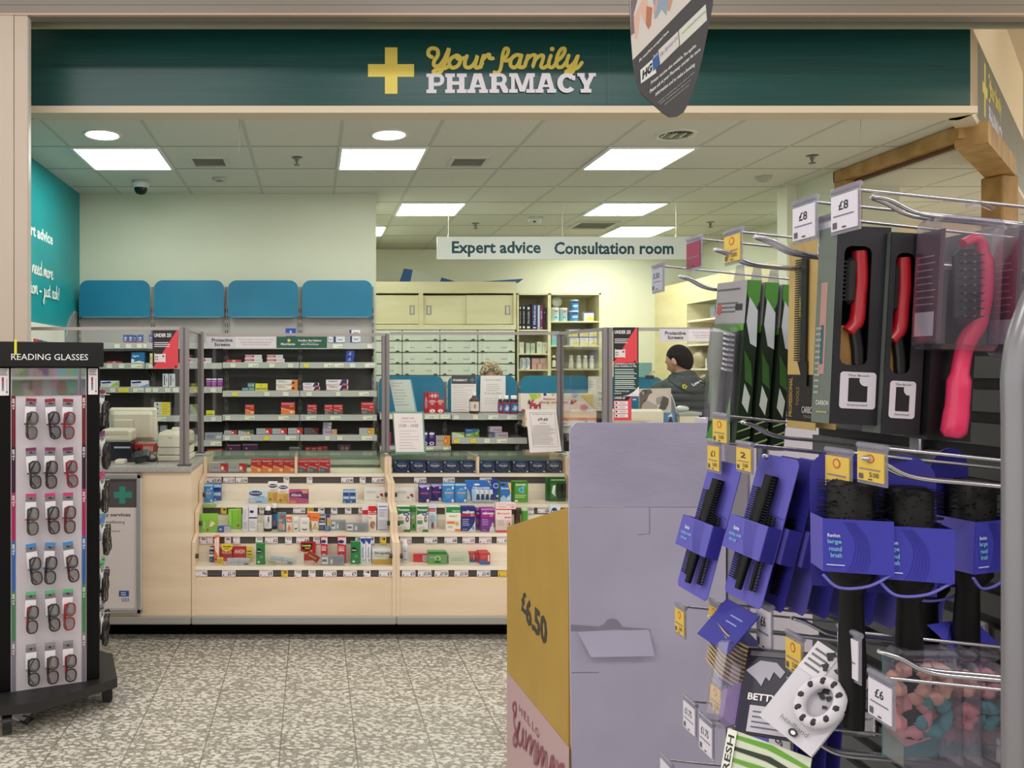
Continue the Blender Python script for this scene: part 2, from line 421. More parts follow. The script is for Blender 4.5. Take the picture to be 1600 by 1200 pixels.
# fascia
m = MB()
FX0, FX1 = -1.63, 3.79; FZ0, FZ1 = 3.005, 3.49
m.box(FX0, FX1, 4.70, 4.80, FZ0, FZ1, GREEN)
YEL = C('#e6cf5d', .5); PW = C('#dad4da', .5)
f = pface(m, 0, 0, 0, 0, 4.70, 0.0002)
def z6(pts, ox=560, s=6.667): return [(ox+a/s, 60+b/s) for a, b in pts]
f.p([(601.5, 74), (621, 74), (621, 100.2), (647, 100.2), (647, 120), (621, 120), (621, 146.5), (601.5, 146.5), (601.5, 120), (575, 120), (575, 100.2), (601.5, 100.2)], YEL)
px = 4.7/F
def st(pts, w=40, ox=560): f.s_(z6(pts, ox), w/6.667*px, YEL, 5)
st([(765, 195), (730, 170), (735, 120), (780, 102), (825, 125), (825, 180), (790, 235), (790, 285), (840, 285), (890, 225), (925, 150), (943, 105), (925, 190), (895, 270), (860, 345), (815, 372), (780, 350), (820, 325), (900, 312), (950, 285)])
st([(1015, 180), (965, 210), (945, 260), (975, 305), (1030, 290), (1060, 240), (1050, 190), (1015, 180), (1040, 215), (1100, 205)])
st([(1130, 185), (1110, 240), (1115, 295), (1165, 300), (1215, 250), (1240, 180), (1225, 240), (1215, 295), (1250, 305), (1290, 260)])
st([(1305, 180), (1285, 240), (1275, 305), (1285, 240), (1330, 185), (1362, 168), (1365, 205), (1400, 210)])
st([(215, 350), (235, 360), (270, 340), (290, 270), (300, 180), (320, 115), (350, 105), (362, 130), (345, 180), (310, 225), (345, 235), (385, 215)], 36, 740)
st([(500, 180), (440, 175), (390, 220), (385, 280), (420, 305), (465, 270), (495, 185), (480, 250), (475, 300), (520, 300)], 40, 740)
st([(565, 180), (545, 250), (530, 300), (550, 230), (600, 180), (645, 180), (635, 230), (615, 300), (640, 230), (690, 182), (725, 185), (715, 240), (700, 295), (730, 308), (770, 285)], 38, 740)
st([(805, 180), (785, 240), (785, 295), (825, 300), (860, 250)], 38, 740)
f.e(*z6([(818, 112)], 740)[0], 3.7, 3.7, YEL, 14)
st([(855, 250), (920, 190), (950, 130), (940, 105), (905, 120), (870, 190), (862, 260), (880, 302), (925, 295), (960, 250)], 38, 740)
st([(990, 180), (970, 240), (975, 290), (1010, 290), (1055, 240), (1085, 180), (1065, 250), (1050, 310), (1020, 360), (975, 375), (960, 350), (1010, 325), (1080, 310), (1125, 255)], 38, 740)
def slab(fn):
    """heavy slab-serif capitals, each drawn with overlapping bars; fn(x0,y0,x1,y1) bar, pg(points) polygon"""
def L6(ox, rects=(), polys=()):
    for a in rects:
        (x0, y0), (x1, y1) = z6([(a[0], a[1]), (a[2], a[3])], ox); f.r(x0, y1, x1, y0, PW)
    for p_ in polys: f.p(z6(p_, ox), PW)
T0, B0 = 368, 572
def arc(cx, cy, rx, ry, a0, a1, n=10): return [(cx+rx*math.cos(math.radians(a0+(a1-a0)*i/n)), cy-ry*math.sin(math.radians(a0+(a1-a0)*i/n))) for i in range(n+1)]
# P
L6(560, [(708, T0, 830, 404), (730, T0, 785, B0), (708, 534, 812, B0), (780, T0, 835, 402), (780, 462, 835, 498)], [arc(830, 433, 64, 65, 90, -90)+arc(830, 433, 22, 30, -90, 90)])
# H
L6(560, [(903, T0, 1003, 406), (922, T0, 978, B0), (903, 534, 1003, B0), (1024, T0, 1127, 406), (1047, T0, 1103, B0), (1024, 534, 1127, B0), (970, 450, 1052, 488)])
# A
def A_(ox, dx): L6(ox, [(1133+dx, 534, 1217+dx, B0), (1255+dx, 534, 1348+dx, B0), (1190+dx, 487, 1290+dx, 514), (1200+dx, T0, 1282+dx, 400)],
                   [[(1200+dx, T0), (1245+dx, T0), (1245+dx, 418), (1200+dx, 545), (1152+dx, 545)], [(1240+dx, T0), (1282+dx, T0), (1333+dx, 545), (1283+dx, 545), (1240+dx, 418)]])
A_(560, 0)
# R
L6(560, [(1362, T0, 1470, 404), (1382, T0, 1438, B0), (1362, 534, 1462, B0), (1430, T0, 1480, 402), (1430, 462, 1480, 496)], [arc(1476, 432, 66, 64, 90, -90)+arc(1476, 432, 22, 30, -90, 90), [(1462, 480), (1518, 470), (1556, 534), (1556, B0), (1505, B0)]])
# M
L6(740, [(367, T0, 440, 406), (387, T0, 425, B0), (367, 534, 455, B0), (560, T0, 634, 406), (577, T0, 618, B0), (545, 534, 634, B0)], [[(410, T0), (452, T0), (503, 500), (550, T0), (592, T0), (530, 560), (478, 560)]])
A_(740, -493)
# C
L6(740, [(1018, 395, 1053, 442)], [arc(966, 471, 101, 103, 40, 320, 20)+arc(966, 471, 44, 58, 320, 40, 14)])
# Y
L6(740, [(1075, T0, 1150, 402), (1190, T0, 1268, 402), (1143, 470, 1198, B0), (1108, 534, 1220, B0)], [[(1085, 385), (1135, 385), (1172, 452), (1172, 500), (1145, 500)], [(1205, 385), (1252, 385), (1198, 500), (1170, 500), (1170, 452)]])
f.r(949, 163, 949.4, 50, C('#2f625d', .5))
struct(m, 'wall_fascia')
CREAM = C('#d9c9b0', .5); BEIGE = noisy('beige_panel', '#b9a999', '#c0b1a1', (1, 1, .3), 3, 3, .45)
m = MB(); m.box(FX0, FX1+0.01, 4.66, 4.80, 2.965, FZ0, CREAM)
struct(m, 'trim_2')
# angled fascia round the corner
TAN = C('#b9a17c', .6)
m = MB()
ang = Matrix.Translation((FX1, 4.70, 0)) @ Matrix.Rotation(math.radians(45), 4, 'Z')
m.T = ang
GG = noisy('side_fascia_board', '#5f6152', '#686a59', (1, 1, 1), 5, 3, .4)
m.box(0, 0.32, 0, 0.1, FZ0, FZ1, TAN); m.box(0.32, 3.6, 0, 0.1, FZ0, FZ1, GG)
m.box(0, 3.6, -0.006, 0.1, FZ0-0.04, FZ0, CREAM)
m.box(0, 3.6, 0.02, 0.12, FZ1, 4.14, C('#ecd7ae', .7))
f2 = Face(m, (0, 0, 0), (1, 0, 0), (0, 0, 1), (0, -1, 0), 0.0003)
for a, b, c, d in ((.64, 3.1, .71, 3.44), (.55, 3.235, .80, 3.305)): f2.r(a, b, c, d, YEL)
f2.s_([(.86, 3.40), (.90, 3.42), (.91, 3.34), (.97, 3.40), (.93, 3.27), (.86, 3.25)], .024, YEL)
f2.t('our family', .97, 3.26, 1.60, 3.42, YEL, .03)
f2.t('PHARMACY', .86, 3.08, 1.66, 3.225, PW, .04)
struct(m, 'wall_fascia_side')
# portal frame nearer the camera: column and header beam
m = MB()
yP = 4.3
m.box(-2.6, X(21, yP), yP+.001, yP+0.04, 0, 3.37, BEIGE); m.box(X(21, yP)+0.003, X(42.5, yP), yP+0.004, yP+0.04, 0, 3.37, BEIGE)
m.box(X(42.5, yP), X(43.5, yP), yP+0.01, yP+0.05, 0, 3.36, C('#c8c2b6', .4)); m.box(-2.6, -2.0, yP+.04, 4.7, 0, 4.13, BEIGE)
struct(m, 'wall_column')
m = MB(); TAUPE = C('#857d74', .45)
m.box(-2.6, 7.2, yP, yP+0.1, 3.372, 4.13, TAUPE); m.box(-2.6, 7.2, yP-0.004, yP+0.02, 3.366, 3.376, C('#bca58d', .45))
m.box(-2.6, 7.2, yP-0.004, yP, 3.42, 3.424, C('#8f857a', .5))
m.box(-1.56, 7.2, 4.40, 4.47, 3.40, 3.6, C('#6a5f53', .5)); m.box(-1.56, 7.2, 4.47, 4.49, 3.371, 3.6, C('#9c9c86', .5)); m.box(-1.6, 7.2, 4.49, 4.9, 3.55, 3.6, C('#6a5f53', .5))
struct(m, 'trim_3')

# ---------------------------------------------------------------- ceiling lamps and fittings
LAMP = C('#f4fbf4', .5, 0, PANEL_E); LWARM = C('#fff6e2', .5, 0, DOWN_E)
def ceiling_panel(cx_, cy_, label):
    t = thing('ceiling_light_panel', label, 'ceiling light', (cx_, cy_, CZ-0.012), 'square ceiling light panels')
    m = MB()
    for a in (-1, 1):
        m.box(cx_-.298, cx_+.298, cy_+a*.298-a*.02, cy_+a*.298, CZ-.014, CZ+.002, C('#e8ebe4', .5))
        m.box(cx_+a*.298-a*.02, cx_+a*.298, cy_-.278, cy_+.278, CZ-.014, CZ+.002, C('#e8ebe4', .5))
    m.build('frame', t); m = MB(); m.box(cx_-.278, cx_+.278, cy_-.278, cy_+.278, CZ-.008, CZ+.002, LAMP); m.build('diffuser', t)
def xc(k): return -1.32+.6*k
ceiling_panel(xc(0), 5.74, 'lit square ceiling panel nearest the teal wall')
ceiling_panel(xc(3), 5.74, 'lit square ceiling panel beneath the middle of the green fascia')
ceiling_panel(xc(6), 5.74, 'lit square ceiling panel below the hanging leaf-shaped poster')
ceiling_panel(xc(4), 7.54, 'lit square ceiling panel over the left end of the hanging sign')
ceiling_panel(xc(7), 7.54, 'lit square ceiling panel over the right end of the hanging sign')
ceiling_panel(xc(8), 8.74, 'lit square ceiling panel farthest back, just above the hanging sign')
ceiling_panel(xc(10)+.12, 7.54, 'lit square ceiling panel seen through the timber frame')
ceiling_panel(xc(3), 8.74, 'lit square ceiling panel in the back dispensary')
ceiling_panel(xc(8), 9.34, 'unseen ceiling panel added behind the hanging sign to brighten the back wall')  # unseen panel, added to brighten the back wall
def downlight(px_, lit, label):
    d = 5.17; x = X(px_, d)
    t = thing('recessed_downlight', label, 'ceiling light', (x, d, CZ-.01), 'round recessed downlights')
    m = MB(); m.lathe([(.10, CZ+.0), (.103, CZ-.006), (.122, CZ-.008), (.126, CZ+.0)], (x, d, 0), C('#d9d8cf', .4), 28)
    m.build('trim_ring', t)
    m = MB()
    if lit: m.lathe([(.001, CZ-.004), (.098, CZ-.004), (.098, CZ-.001)], (x, d, 0), LWARM, 28)
    else:
        m.lathe([(.001, CZ-.003), (.098, CZ-.003), (.098, CZ-.001)], (x, d, 0), C('#5b5a55', .15, .8), 28)
        for k in range(9): m.box(x-.08+.02*k, x-.07+.02*k, d-.05, d+.05, CZ-.006, CZ-.003, C(['#dcdad2', '#3b3a38', '#7d9a9a'][k % 3], .2, .5))
    m.build('reflector', t)
downlight(160, True, 'lit round downlight above the left light panel')
downlight(608, True, 'bright round downlight with bulb below the yellow cross')
downlight(1056, False, 'unlit mirrored round downlight under the leaf-shaped poster')
def vent(x, y, w, label):
    t = thing('ceiling_vent', label, 'air vent', (x, y, CZ-.01), 'square ceiling air vents')
    m = MB(); h = w/2
    for a in (-1, 1):
        m.box(x-h, x+h, y+a*h-a*.03, y+a*h, CZ-.012, CZ, C('#cdccc0', .5)); m.box(x+a*h-a*.03, x+a*h, y-h+.03, y+h-.03, CZ-.012, CZ, C('#cdccc0', .5))
    m.build('frame', t); m = MB(); m.box(x-h+.03, x+h-.03, y-h+.03, y+h-.03, CZ-.003, CZ, C('#57574e', .6))
    for k in range(5): m.box(x-h+.03, x+h-.03, y-h+.05+k*(w-.08)/5, y-h+.06+k*(w-.08)/5, CZ-.009, CZ-.003, C('#8a897e', .5))
    m.build('grille', t)
vent(X(327, 5.83), 5.83, .28, 'small ceiling vent right of the left light panel')
vent(X(731, 5.83), 5.83, .28, 'small ceiling vent between the middle and right light panels')
vent(X(927, 8.4), 8.4, .42, 'dark ceiling vent behind the hanging sign')
def sprinkler(px_, py_, label):
    d = (CZ-EYE)*F/(CY-py_+6); x = X(px_, d)
    m = MB(); S = C('#6f6f68', .3, .7)
    m.lathe([(.002, CZ-.002), (.04, CZ-.002), (.04, CZ-.0)], (x, d, 0), S, 14); m.lathe([(.016, CZ-.012), (.010, CZ-.03), (.005, CZ-.05)], (x, d, 0), S, 10)
    m.lathe([(.022, CZ-.056), (.022, CZ-.05)], (x, d, 0), S, 12)
    m.build('sprinkler_head', label=label, cat='sprinkler', group='fire sprinkler heads')
sprinkler(464, 252, 'brass sprinkler head left of the middle light panel')
sprinkler(1269, 249, 'sprinkler head on the ceiling left of the timber frame')
sprinkler(743, 355, 'dark sprinkler head above the word Expert')
sprinkler(1110, 353, 'dark sprinkler head right of the hanging sign')
# CCTV dome
d = 6.45; c = P(220, 280, d)
t = thing('security_camera', 'white and black dome security camera beside the teal wall', 'security camera', (c.x, d, CZ))
m = MB(); m.lathe([(.001, CZ), (.068, CZ), (.066, CZ-.04), (.05, CZ-.055)], (c.x, d, 0), C('#c9ccc6', .35), 20); m.build('housing', t)
m = MB(); m.lathe([(.052, CZ-.05), (.05, CZ-.075), (.035, CZ-.10), (.001, CZ-.108)], (c.x, d, 0), C('#0c0c0e', .1), 20); m.build('dome', t)
c = P(343, 283, 6.35)
m = MB(); m.lathe([(.001, CZ), (.06, CZ), (.055, CZ-.012), (.045, CZ-.02)], (c.x, 6.35, 0), C('#bdbdb0', .5), 20); m.lathe([(.03, CZ-.02), (.001, CZ-.028)], (c.x, 6.35, 0), C('#7d7f7c', .5), 16)
m.build('motion_sensor', label='round tilted ceiling sensor right of the dome camera', cat='sensor')
c = (X(836, 8.0), 8.0)
m = MB(); m.lathe([(.001, CZ), (.075, CZ), (.07, CZ-.03), (.05, CZ-.06), (.001, CZ-.065)], (c[0], c[1], 0), C('#d2d2c4', .5), 20); m.box(c[0]-.03, c[0]-.01, c[1]-.06, c[1]-.05, CZ-.055, CZ-.04, C('#222222'))
m.build('smoke_detector', label='white smoke detector between the sprinkler and the dark vent', cat='smoke detector')
c = (X(1193, 6.3), 6.3)
m = MB(); m.lathe([(.001, CZ), (.07, CZ), (.06, CZ-.015), (.03, CZ-.04), (.001, CZ-.045)], (c[0], c[1], 0), C('#b4b4a4', .5), 6); m.build('motion_sensor', label='small grey ceiling sensor near the right-hand wall', cat='sensor')
for px_, lb in ((374, 'thin hanging hook below the left part of the fascia'), (1345, 'thin hanging hook near the timber frame corner')):
    m = MB(); x = X(px_, 4.78); m.tube([(x, 4.78, CZ), (x, 4.78, CZ-.22)], .0018, C('#8f8f86', .4, .5), 5); m.box(x-.006, x+.006, 4.776, 4.784, CZ-.012, CZ, C('#d7d7cf')); m.build('hanging_hook', label=lb, cat='hook', group='thin ceiling hooks')

# hanging sign
d = 7.3; t = thing('hanging_sign', 'white hanging sign reading Expert advice and Consultation room', 'sign', (X(880, d), d, Z(405, d)))
m = MB(); m.box(X(683, d), X(1084, d), d, d+.02, Z(405, d), Z(370, d), C('#f0f5ee', .35))
f = pface(m, 0, 0, 0, 0, d, .0003); NV = C('#124d5a', .5)
f.t('Expert advice', 706, 401.5, 845, 377, NV, .028); f.t('Consultation room', 866, 397.5, 1052.5, 378, NV, .028)
m.build('panel', t)
for px_ in (701, 879, 1057):
    m = MB(); m.tube([(X(px_, d), d+.01, Z(371, d)), (X(px_, d), d+.01, CZ)], .003, C('#dcdccb'), 6); m.lathe([(.008, Z(373, d)), (.008, Z(367, d))], (X(px_, d), d+.01, 0), C('#c9c9bd'), 8); m.build('suspension_wire', t)

# timber frame of the consultation room
t = thing('timber_frame', 'oak-coloured timber frame round the consultation room corner', 'timber frame', (3.98, 5.0, 0))
def beam(name, a, b, w, h):
    a = Vector(a); b = Vector(b); dr = (b-a).normalized(); s = Vector((0, 0, 1)).cross(dr).normalized()*w/2; u = Vector((0, 0, 1))*h
    m = MB(); m.prism([a-s, a+s, a+s+u, a-s+u], b-a, TIMBER); m.build(name, t)
    return m
beam('beam', (3.99, 4.95, CZ-.085), (3.99, 6.14, CZ-.085), .14, .08)
beam('beam', (3.98, 4.93, CZ-.13), (4.90, 5.80, CZ-.13), .16, .13)
m = MB(); m.T = Matrix.Translation((4.85, 5.76, 0)) @ Matrix.Rotation(math.radians(14), 4, 'Z'); m.box(-.075, .075, -.075, .075, 0, CZ-.13, TIMBER, .008); m.build('post', t)
m = MB(); m.box(3.925, 4.06, 6.02, 6.14, 0, CZ-.085, TIMBER, .004); m.build('post', t)
m = MB(); m.box(4.0, 4.03, 5.0, 6.1, CZ-.11, CZ-.085, C('#5a3a22', .5)); m.build('track', t)

# hanging leaf-shaped poster, near the camera
d = 2.3
t = thing('hanging_poster', 'leaf-shaped dark grey flu vaccine poster hanging in front of the fascia', 'poster', (X(1050, d), d, Z(182, d)))
out = [(986, 60), (984, 0), (982, -120), (1004, -220), (1060, -300), (1120, -220), (1118, -100), (1114, 8), (1098, 88), (1090, 120), (1074, 165), (1068, 176), (1058, 182), (1046, 183), (1034, 175), (1006, 150), (1001, 144), (994, 124), (989, 96)]
m = MB(); DG = C('#3d3c3e', .45); m.prism([P(a, b, d) for a, b in out][::-1], (0, .004, 0), DG)
f = pface(m, 0, 0, 0, 0, d, .0002)
PH = C('#d9d2cd', .5)
f.p([(988.5, 94), (986, 60), (984, 0), (982, -120), (1004, -220), (1060, -300), (1112, -233), (1080, 0)], PH)
f.p([(985, 0), (996, 0), (990, 22), (993, 50), (986, 56)], C('#7b6c72'))
f.p([(990, 30), (1003, 0), (1012, 0), (1016, 42), (1013, 46), (1009, 38), (1000, 20), (998, 45), (995, 62), (992, 60)], C('#e0b9a6'))
f.p([(1010, 10), (1019, 12), (1017, 40), (1013, 46), (1009, 38)], C('#b8775c'))
f.p([(1020, 0), (1044, 0), (1041, 24), (1034, 14), (1026, 28), (1022, 30), (1024, 16)], C('#93a6bd'))
f.p([(1043, 0), (1051, 0), (1046, 18), (1042, 14)], C('#c69a86')); f.p([(1024, 0), (1028, 0), (1024, 22), (1021, 20)], C('#d7a893'))
f.p([(1000, 110), (1020, 92), (1022, 92), (1025, 114), (1001, 131)], C('#e8e8e4')); 
f.p([(1019, 94), (1027.5, 80), (1030, 102), (1020, 112)], C('#2e5f9e'))
f.p([(1028, 79), (1059, 49), (1061, 72), (1031, 102)], PH); f.p([(1060, 48), (1102, 7), (1104, 32), (1062, 72)], C('#dadcd4'))
def lt(txt, x0, y0, x1, y1, h, col, bold=0.0):
    vs, fs = text_geo(txt, bold); f.k += 1
    m.add([f.q(x0+(x1-x0)*a+b*h*0.06, y0+(y1-y0)*a-b*h) for a, b in vs], fs, col)
LTX = C('#e6e6e6', .5)
lt('Flu vouchers accepted here', 998, 100, 1044, 53, 7, LTX, .02)
lt('HG', 1003, 126, 1018, 112, 15, C('#16171a'), .05)
lt('Boots', 1020, 93, 1027, 86, 6, C('#dfe8f5'))
lt('Flu Xpress Ltd', 1031, 93, 1058, 64, 10, C('#7a86b8')); lt('healthy', 1065, 57, 1078, 44, 7, C('#a9b545')); lt('performance', 1078, 44, 1101, 22, 7, C('#8e9aa0'))
lt('Private vaccine also available. Fee applies.', 1016, 135, 1087, 75, 7.5, LTX, .02)
lt('Please ask at your Pharmacy counter for more', 1014, 149, 1093, 82, 8, LTX, .02)
lt('information and to make a booking.', 1023, 153, 1085, 105, 8, LTX, .02)
for a in ((1027, 163, 1084, 115), (1030, 165, 1078, 127), (1037, 166, 1075, 135)):
    lt('available at participating stores subject to stock', *a, 3, C('#c9c9c9'))
m.build('board', t)
m = MB(); m.tube([P(1060, -296, d), (X(1060, d), d, 4.13)], .0015, C('#dcdcdc'), 5); m.build('hanging_wire', t)

def goods_mat():
    m = bpy.data.materials.new('rows_of_packaged_goods'); m.use_nodes = True; nt = m.node_tree; N = nt.nodes; L = nt.links; b = N['Principled BSDF']
    g = N.new('ShaderNodeNewGeometry'); mp = N.new('ShaderNodeMapping'); mp.inputs['Scale'].default_value = (9, 0, 3.3); L.new(g.outputs['Position'], mp.inputs['Vector'])
    v = N.new('ShaderNodeTexVoronoi'); v.distance = 'CHEBYCHEV'; v.inputs['Scale'].default_value = 1.0; L.new(mp.outputs[0], v.inputs['Vector'])
    h = N.new('ShaderNodeHueSaturation'); h.inputs['Saturation'].default_value = .6; h.inputs['Value'].default_value = .35; L.new(v.outputs['Color'], h.inputs['Color']); L.new(h.outputs[0], b.inputs['Base Color'])
    return m
m = MB(); m.box(-1.5, 6, -2.6, -2.5, 0, 2.1, goods_mat())
for k in range(7): m.box(-1.5, 6, -2.5, -2.42, .1+.32*k, .13+.32*k, C('#b9b7b2', .4))
struct(m, 'wall_rear')
# ================================================================ fixtures
TK = C('#e6dfe2', .5); TKD = C('#2a2626', .6); TKY = C('#e0bd3e', .5); RAILD = C('#4b4745', .45); TKC = C('#e4e7d0', .5)
def ticket(par, x0, x1, y0, y1, d, txt='', col=TK, small=False):
    m = MB(); m.box(X(x0, d), X(x1, d), d-.002, d, Z(y1, d), Z(y0, d), col)
    f = pface(m, 0, 0, 0, 0, d-.002)
    w = x1-x0; h = y1-y0
    if txt:
        if w > 14: f.t(txt, x1-.58*w if len(txt) > 3 else x1-.36*w, y1-.14*h, x1-.04*w, y0+.36*h, TKD, .03)
        else: f.t(txt, x0+.25*w, y0+.5*h, x1-.12*w, y0+.15*h, TKD, .02)
    f.r(x0+.06*w, y0+.14*h, x0+.55*w, y0+.09*h, C('#b9afb3')); f.r(x0+.08*w, y1-.1*h, x0+.16*w, y1-.3*h, TKD); f.r(x0+.3*w, y1-.12*h, x0+.5*w, y1-.17*h, C('#8d8589'))
    o = sub(m, 'price_ticket', par)
    if col is TKY: o['label'] = 'yellow price ticket'

# ---- stepped display counter units
D0, D1, D2, D3 = 5.0, 4.80, 4.64, 4.50
ZS = [0.861, 0.706, 0.568, 0.413]
def clamp_disc(par, x, y, z):
    m = MB(); m.lathe([(.001, -.008), (.013, -.008), (.013, .008), (.001, .008)], (x, y, z), C('#3a3532', .4), 14, 'x'); sub(m, 'glass_clamp', par)
def display_unit(x0, x1, label, tick, div):
    t = thing('display_counter', label, 'shop counter', ((x0+x1)/2, 4.75, 0), 'stepped maple display counters')
    m = MB()
    # sides, stepped profile
    prof = [(D3, .10), (D3, .545), (D2-.02, .575), (D2-.02, .69), (D1-.02, .72), (D1-.02, .835), (D0-.02, .865), (D0-.02, .965), (5.35, .965), (5.35, .10)]
    for xa in (x0, x1-.02): m = MB(); m.prism([(xa, a, b) for a, b in prof], (.02, 0, 0), MAPLE); m.build('side_panel', t)
    m = MB(); m.box(x0+.02, x1-.02, D3+.005, D3+.02, .10, ZS[3]-.075, MAPLE); m.build('front_panel', t)
    zs = [ZS[0], ZS[1], ZS[2], ZS[3]]; ds = [D0, D1, D2, D3]
    back = [5.33, D0+.02, D1+.02, D2+.02]
    for i in range(4):
        m = MB(); m.box(x0+.02, x1-.02, ds[i], back[i], zs[i]-.02, zs[i], MAPLE_P); m.build('display_shelf', t)
        # riser below the front edge, dark ticket strip
        m = MB(); m.box(x0+.02, x1-.02, ds[i]+.012, ds[i]+.02, zs[i]-.06, zs[i]-.02, RAILD); m.build('ticket_rail', t)
        if i < 3:
            m = MB(); m.box(x0+.02, x1-.02, ds[i]+.016, ds[i]+.022, zs[i+1], zs[i]-.06, MAPLE_P); m.build('riser_panel', t)
        else: pass
    m = MB(); m.box(x0+.02, x1-.02, D3+.012, D3+.02, ZS[3]-.08, ZS[3]-.055, MAPLE); m.build('rail_strip', t)
    for i in range(4):
        y0, y1 = ((745.5, 754), (793.3, 801.7), (838.8, 848.5), (890.3, 900.5))[i]
        dd = ds[i]+.010
        for a in tick[i]:
            ticket(t, a[0], a[1], y0, y1+(1.0 if a[1]-a[0] < 13 else 0), dd, a[2] if len(a) > 2 else '', TKY if len(a) > 3 else TK)
    # glass case on top
    m = MB(); m.box(x0+.012, x1-.012, D0-.02, 5.34, .968, .976, GLASSG); m.build('glass_top', t)
    m = MB(); m.box(x0+.02, x1-.02, D0+.004, D0+.009, ZS[0], .966, GLASS); m.build('glass_front', t)
    m = MB(); m.box(div-.008, div+.008, D0-.005, 5.3, ZS[0], .966, MAPLE); m.build('case_divider', t)
    m = MB(); m.box(x0+.022, x1-.022, 5.325, 5.34, ZS[0], .966, C('#8f9b90', .3)); m.box(x0+.022, x1-.022, 5.30, 5.325, ZS[0]+.02, ZS[0]+.05, C('#b9c2b6', .3)); m.build('case_back', t)
    for i, (zz, yy) in enumerate(((ZS[1], D1), (ZS[2], D2), (ZS[3], D3))):
        m = MB(); m.box(x0+.022, x1-.022, yy+.006, yy+.010, zz+.002, zz+.075, GLASS); m.build('glass_guard', t)
        clamp_disc(t, x0+.028, yy+.008, zz+.055); clamp_disc(t, x1-.028, yy+.008, zz+.055)
    m = MB(); m.box(x0, x1, D3+.12, D3+.14, 0, .10, C('#030303', .8, 0, 0, .05)); m.build('plinth', t)
    m = MB(); m.box(x0, x1, D3-.015, D3+.005, .095, .14, C('#98968f', .4), .006); m.build('bumper_rail', t)
    return t
L = [[(322, 346, '£3.83'), (349, 367, '£11.29'), (368.5, 387, '£3.96'), (443, 452, '7.49'), (479, 488, '6.29'), (533, 552, '£5.98'), (562, 571, '9.49'), (581, 600, '£5.99')],
     [(345, 354, '4', 1), (368, 376, '4', 1), (405, 412.5, '£9'), (458, 477, '£6'), (480, 490, '3.75', 1), (497, 507, '4'), (517, 527, '5'), (539, 549, '5'), (560, 570, '2')],
     [(312, 322.5, '5'), (323.5, 333, ''), (351, 361, '6'), (364, 375, ''), (399.5, 410.5, '0.50'), (414, 434, '£2'), (445.5, 456, '0.75'), (463, 483, '£4'), (489.5, 500, '4.50'), (555, 565, '2'), (575, 585, '3'), (593.5, 603.5, '4', 1)],
     [(302.5, 324, '39p'), (347, 368, '£2.19'), (405, 426.5, '£5'), (439.5, 450, '2', 1), (460, 471, '7.50'), (482, 493, '5.50'), (505, 526, '£5'), (536.5, 557.5, '£7'), (568, 579, '4'), (592, 613, '£3')]]
R = [[(647, 666, '£34.99'), (692, 710.5, '£19.99'), (749.5, 768, '£18.99')],
     [(823, 834, '£24'), (840, 858, '£24')],
     [(625, 643, '£16'), (663, 683, '£4'), (694.5, 714, '£8'), (722.5, 742, '£10'), (748.5, 768, '£10'), (776, 795, '£9')],
     [(628, 649, '£5'), (653, 674, '£3.50'), (679, 700.5, '£7.50'), (710, 731.5, '£3.50'), (745, 766, '£2.45'), (778, 799, '£2', 1)]]
XL0, XL1, XR1 = -.665, .462, 1.565
display_unit(XL0, XL1, 'left stepped display counter with red medicine boxes in its glass case', L, X(462.5, 5.0))
display_unit(XL1+.001, XR1, 'right stepped display counter with dark blue boxes in its glass case', R, X(746.5, 5.0))

# ---- straight counters left and right
def counter(x0, x1, label, right_end=True):
    t = thing('service_counter', label, 'shop counter', ((x0+x1)/2, 4.8, 0), 'straight maple service counters')
    m = MB(); m.box(x0, x1, D3+.005, D3+.025, .12, .93, MAPLE); m.box(x1-.02, x1, D3+.025, 5.35, .12, .93, MAPLE); m.box(x0, x0+.02, D3+.025, 5.35, .12, .93, MAPLE); m.build('body', t)
    m = MB(); m.box(x0, x1+.002, D3-.01, 5.35, .932, .962, STONE, .003); m.build('worktop', t)
    m = MB(); m.box(x0, x1, D3-.015, D3+.005, .095, .14, C('#98968f', .4), .006); m.build('bumper_rail', t)
    m = MB(); m.box(x0, x1, D3+.12, D3+.14, 0, .10, C('#030303', .8, 0, 0, .05)); m.build('plinth', t)
    return t
counter(-1.96, XL0-.003, 'left maple counter with speckled grey top holding tills and printers')
counter(XR1+.004, 3.35, 'right maple counter mostly hidden behind the lilac cardboard display')
# base boards under the counter run: kick already black

# poster frame on the left counter
d = 4.49
t = thing('poster_frame', 'silver snap frame with pharmacy services poster on the left counter front', 'poster frame', (X(180, d), d, Z(958, d)))
m = MB(); SIL = C('#b7b5b3', .3, .5); xa, xb = X(120, d), X(222, d); za, zb = Z(958.5, d), Z(740, d); w = .030
for b in ((xa, xb, zb-w, zb), (xa, xb, za, za+w), (xa, xa+w, za, zb), (xb-w, xb, za, zb)): m.box(b[0], b[1], d-.014, d+.012, b[2], b[3], SIL, .006)
m.build('frame', t)
m = MB(); m.box(xa+.02, xb-.02, d, d+.005, za+.02, zb-.02, C('#d9cfcb', .5)); f = pface(m, 0, 0, 0, 0, d)
f.r(126, 793, 213, 749, C('#4c4749')); TC = C('#2f8573')
f.r(186.5, 787, 195.8, 760, TC); f.r(178, 778, 206, 768.5, TC)
f.t('Pharmacy services', 132, 808.5, 204, 801.5, C('#3b3437'), .02); f.t('Health and wellbeing', 128, 819, 195, 813.5, C('#6a6265')); f.t('advice when you need', 128, 832, 187, 828, C('#6a6265'))
f.r(186, 932, 201.5, 923, C('#2b4f96')); f.r(190.5, 939.5, 201.5, 935, C('#2b4f96')); f.t('NHS', 191.3, 939, 200.7, 935.5, TK, .03); f.l(189, 931, 199, 924.5, 2, TK)
m.build('poster', t)

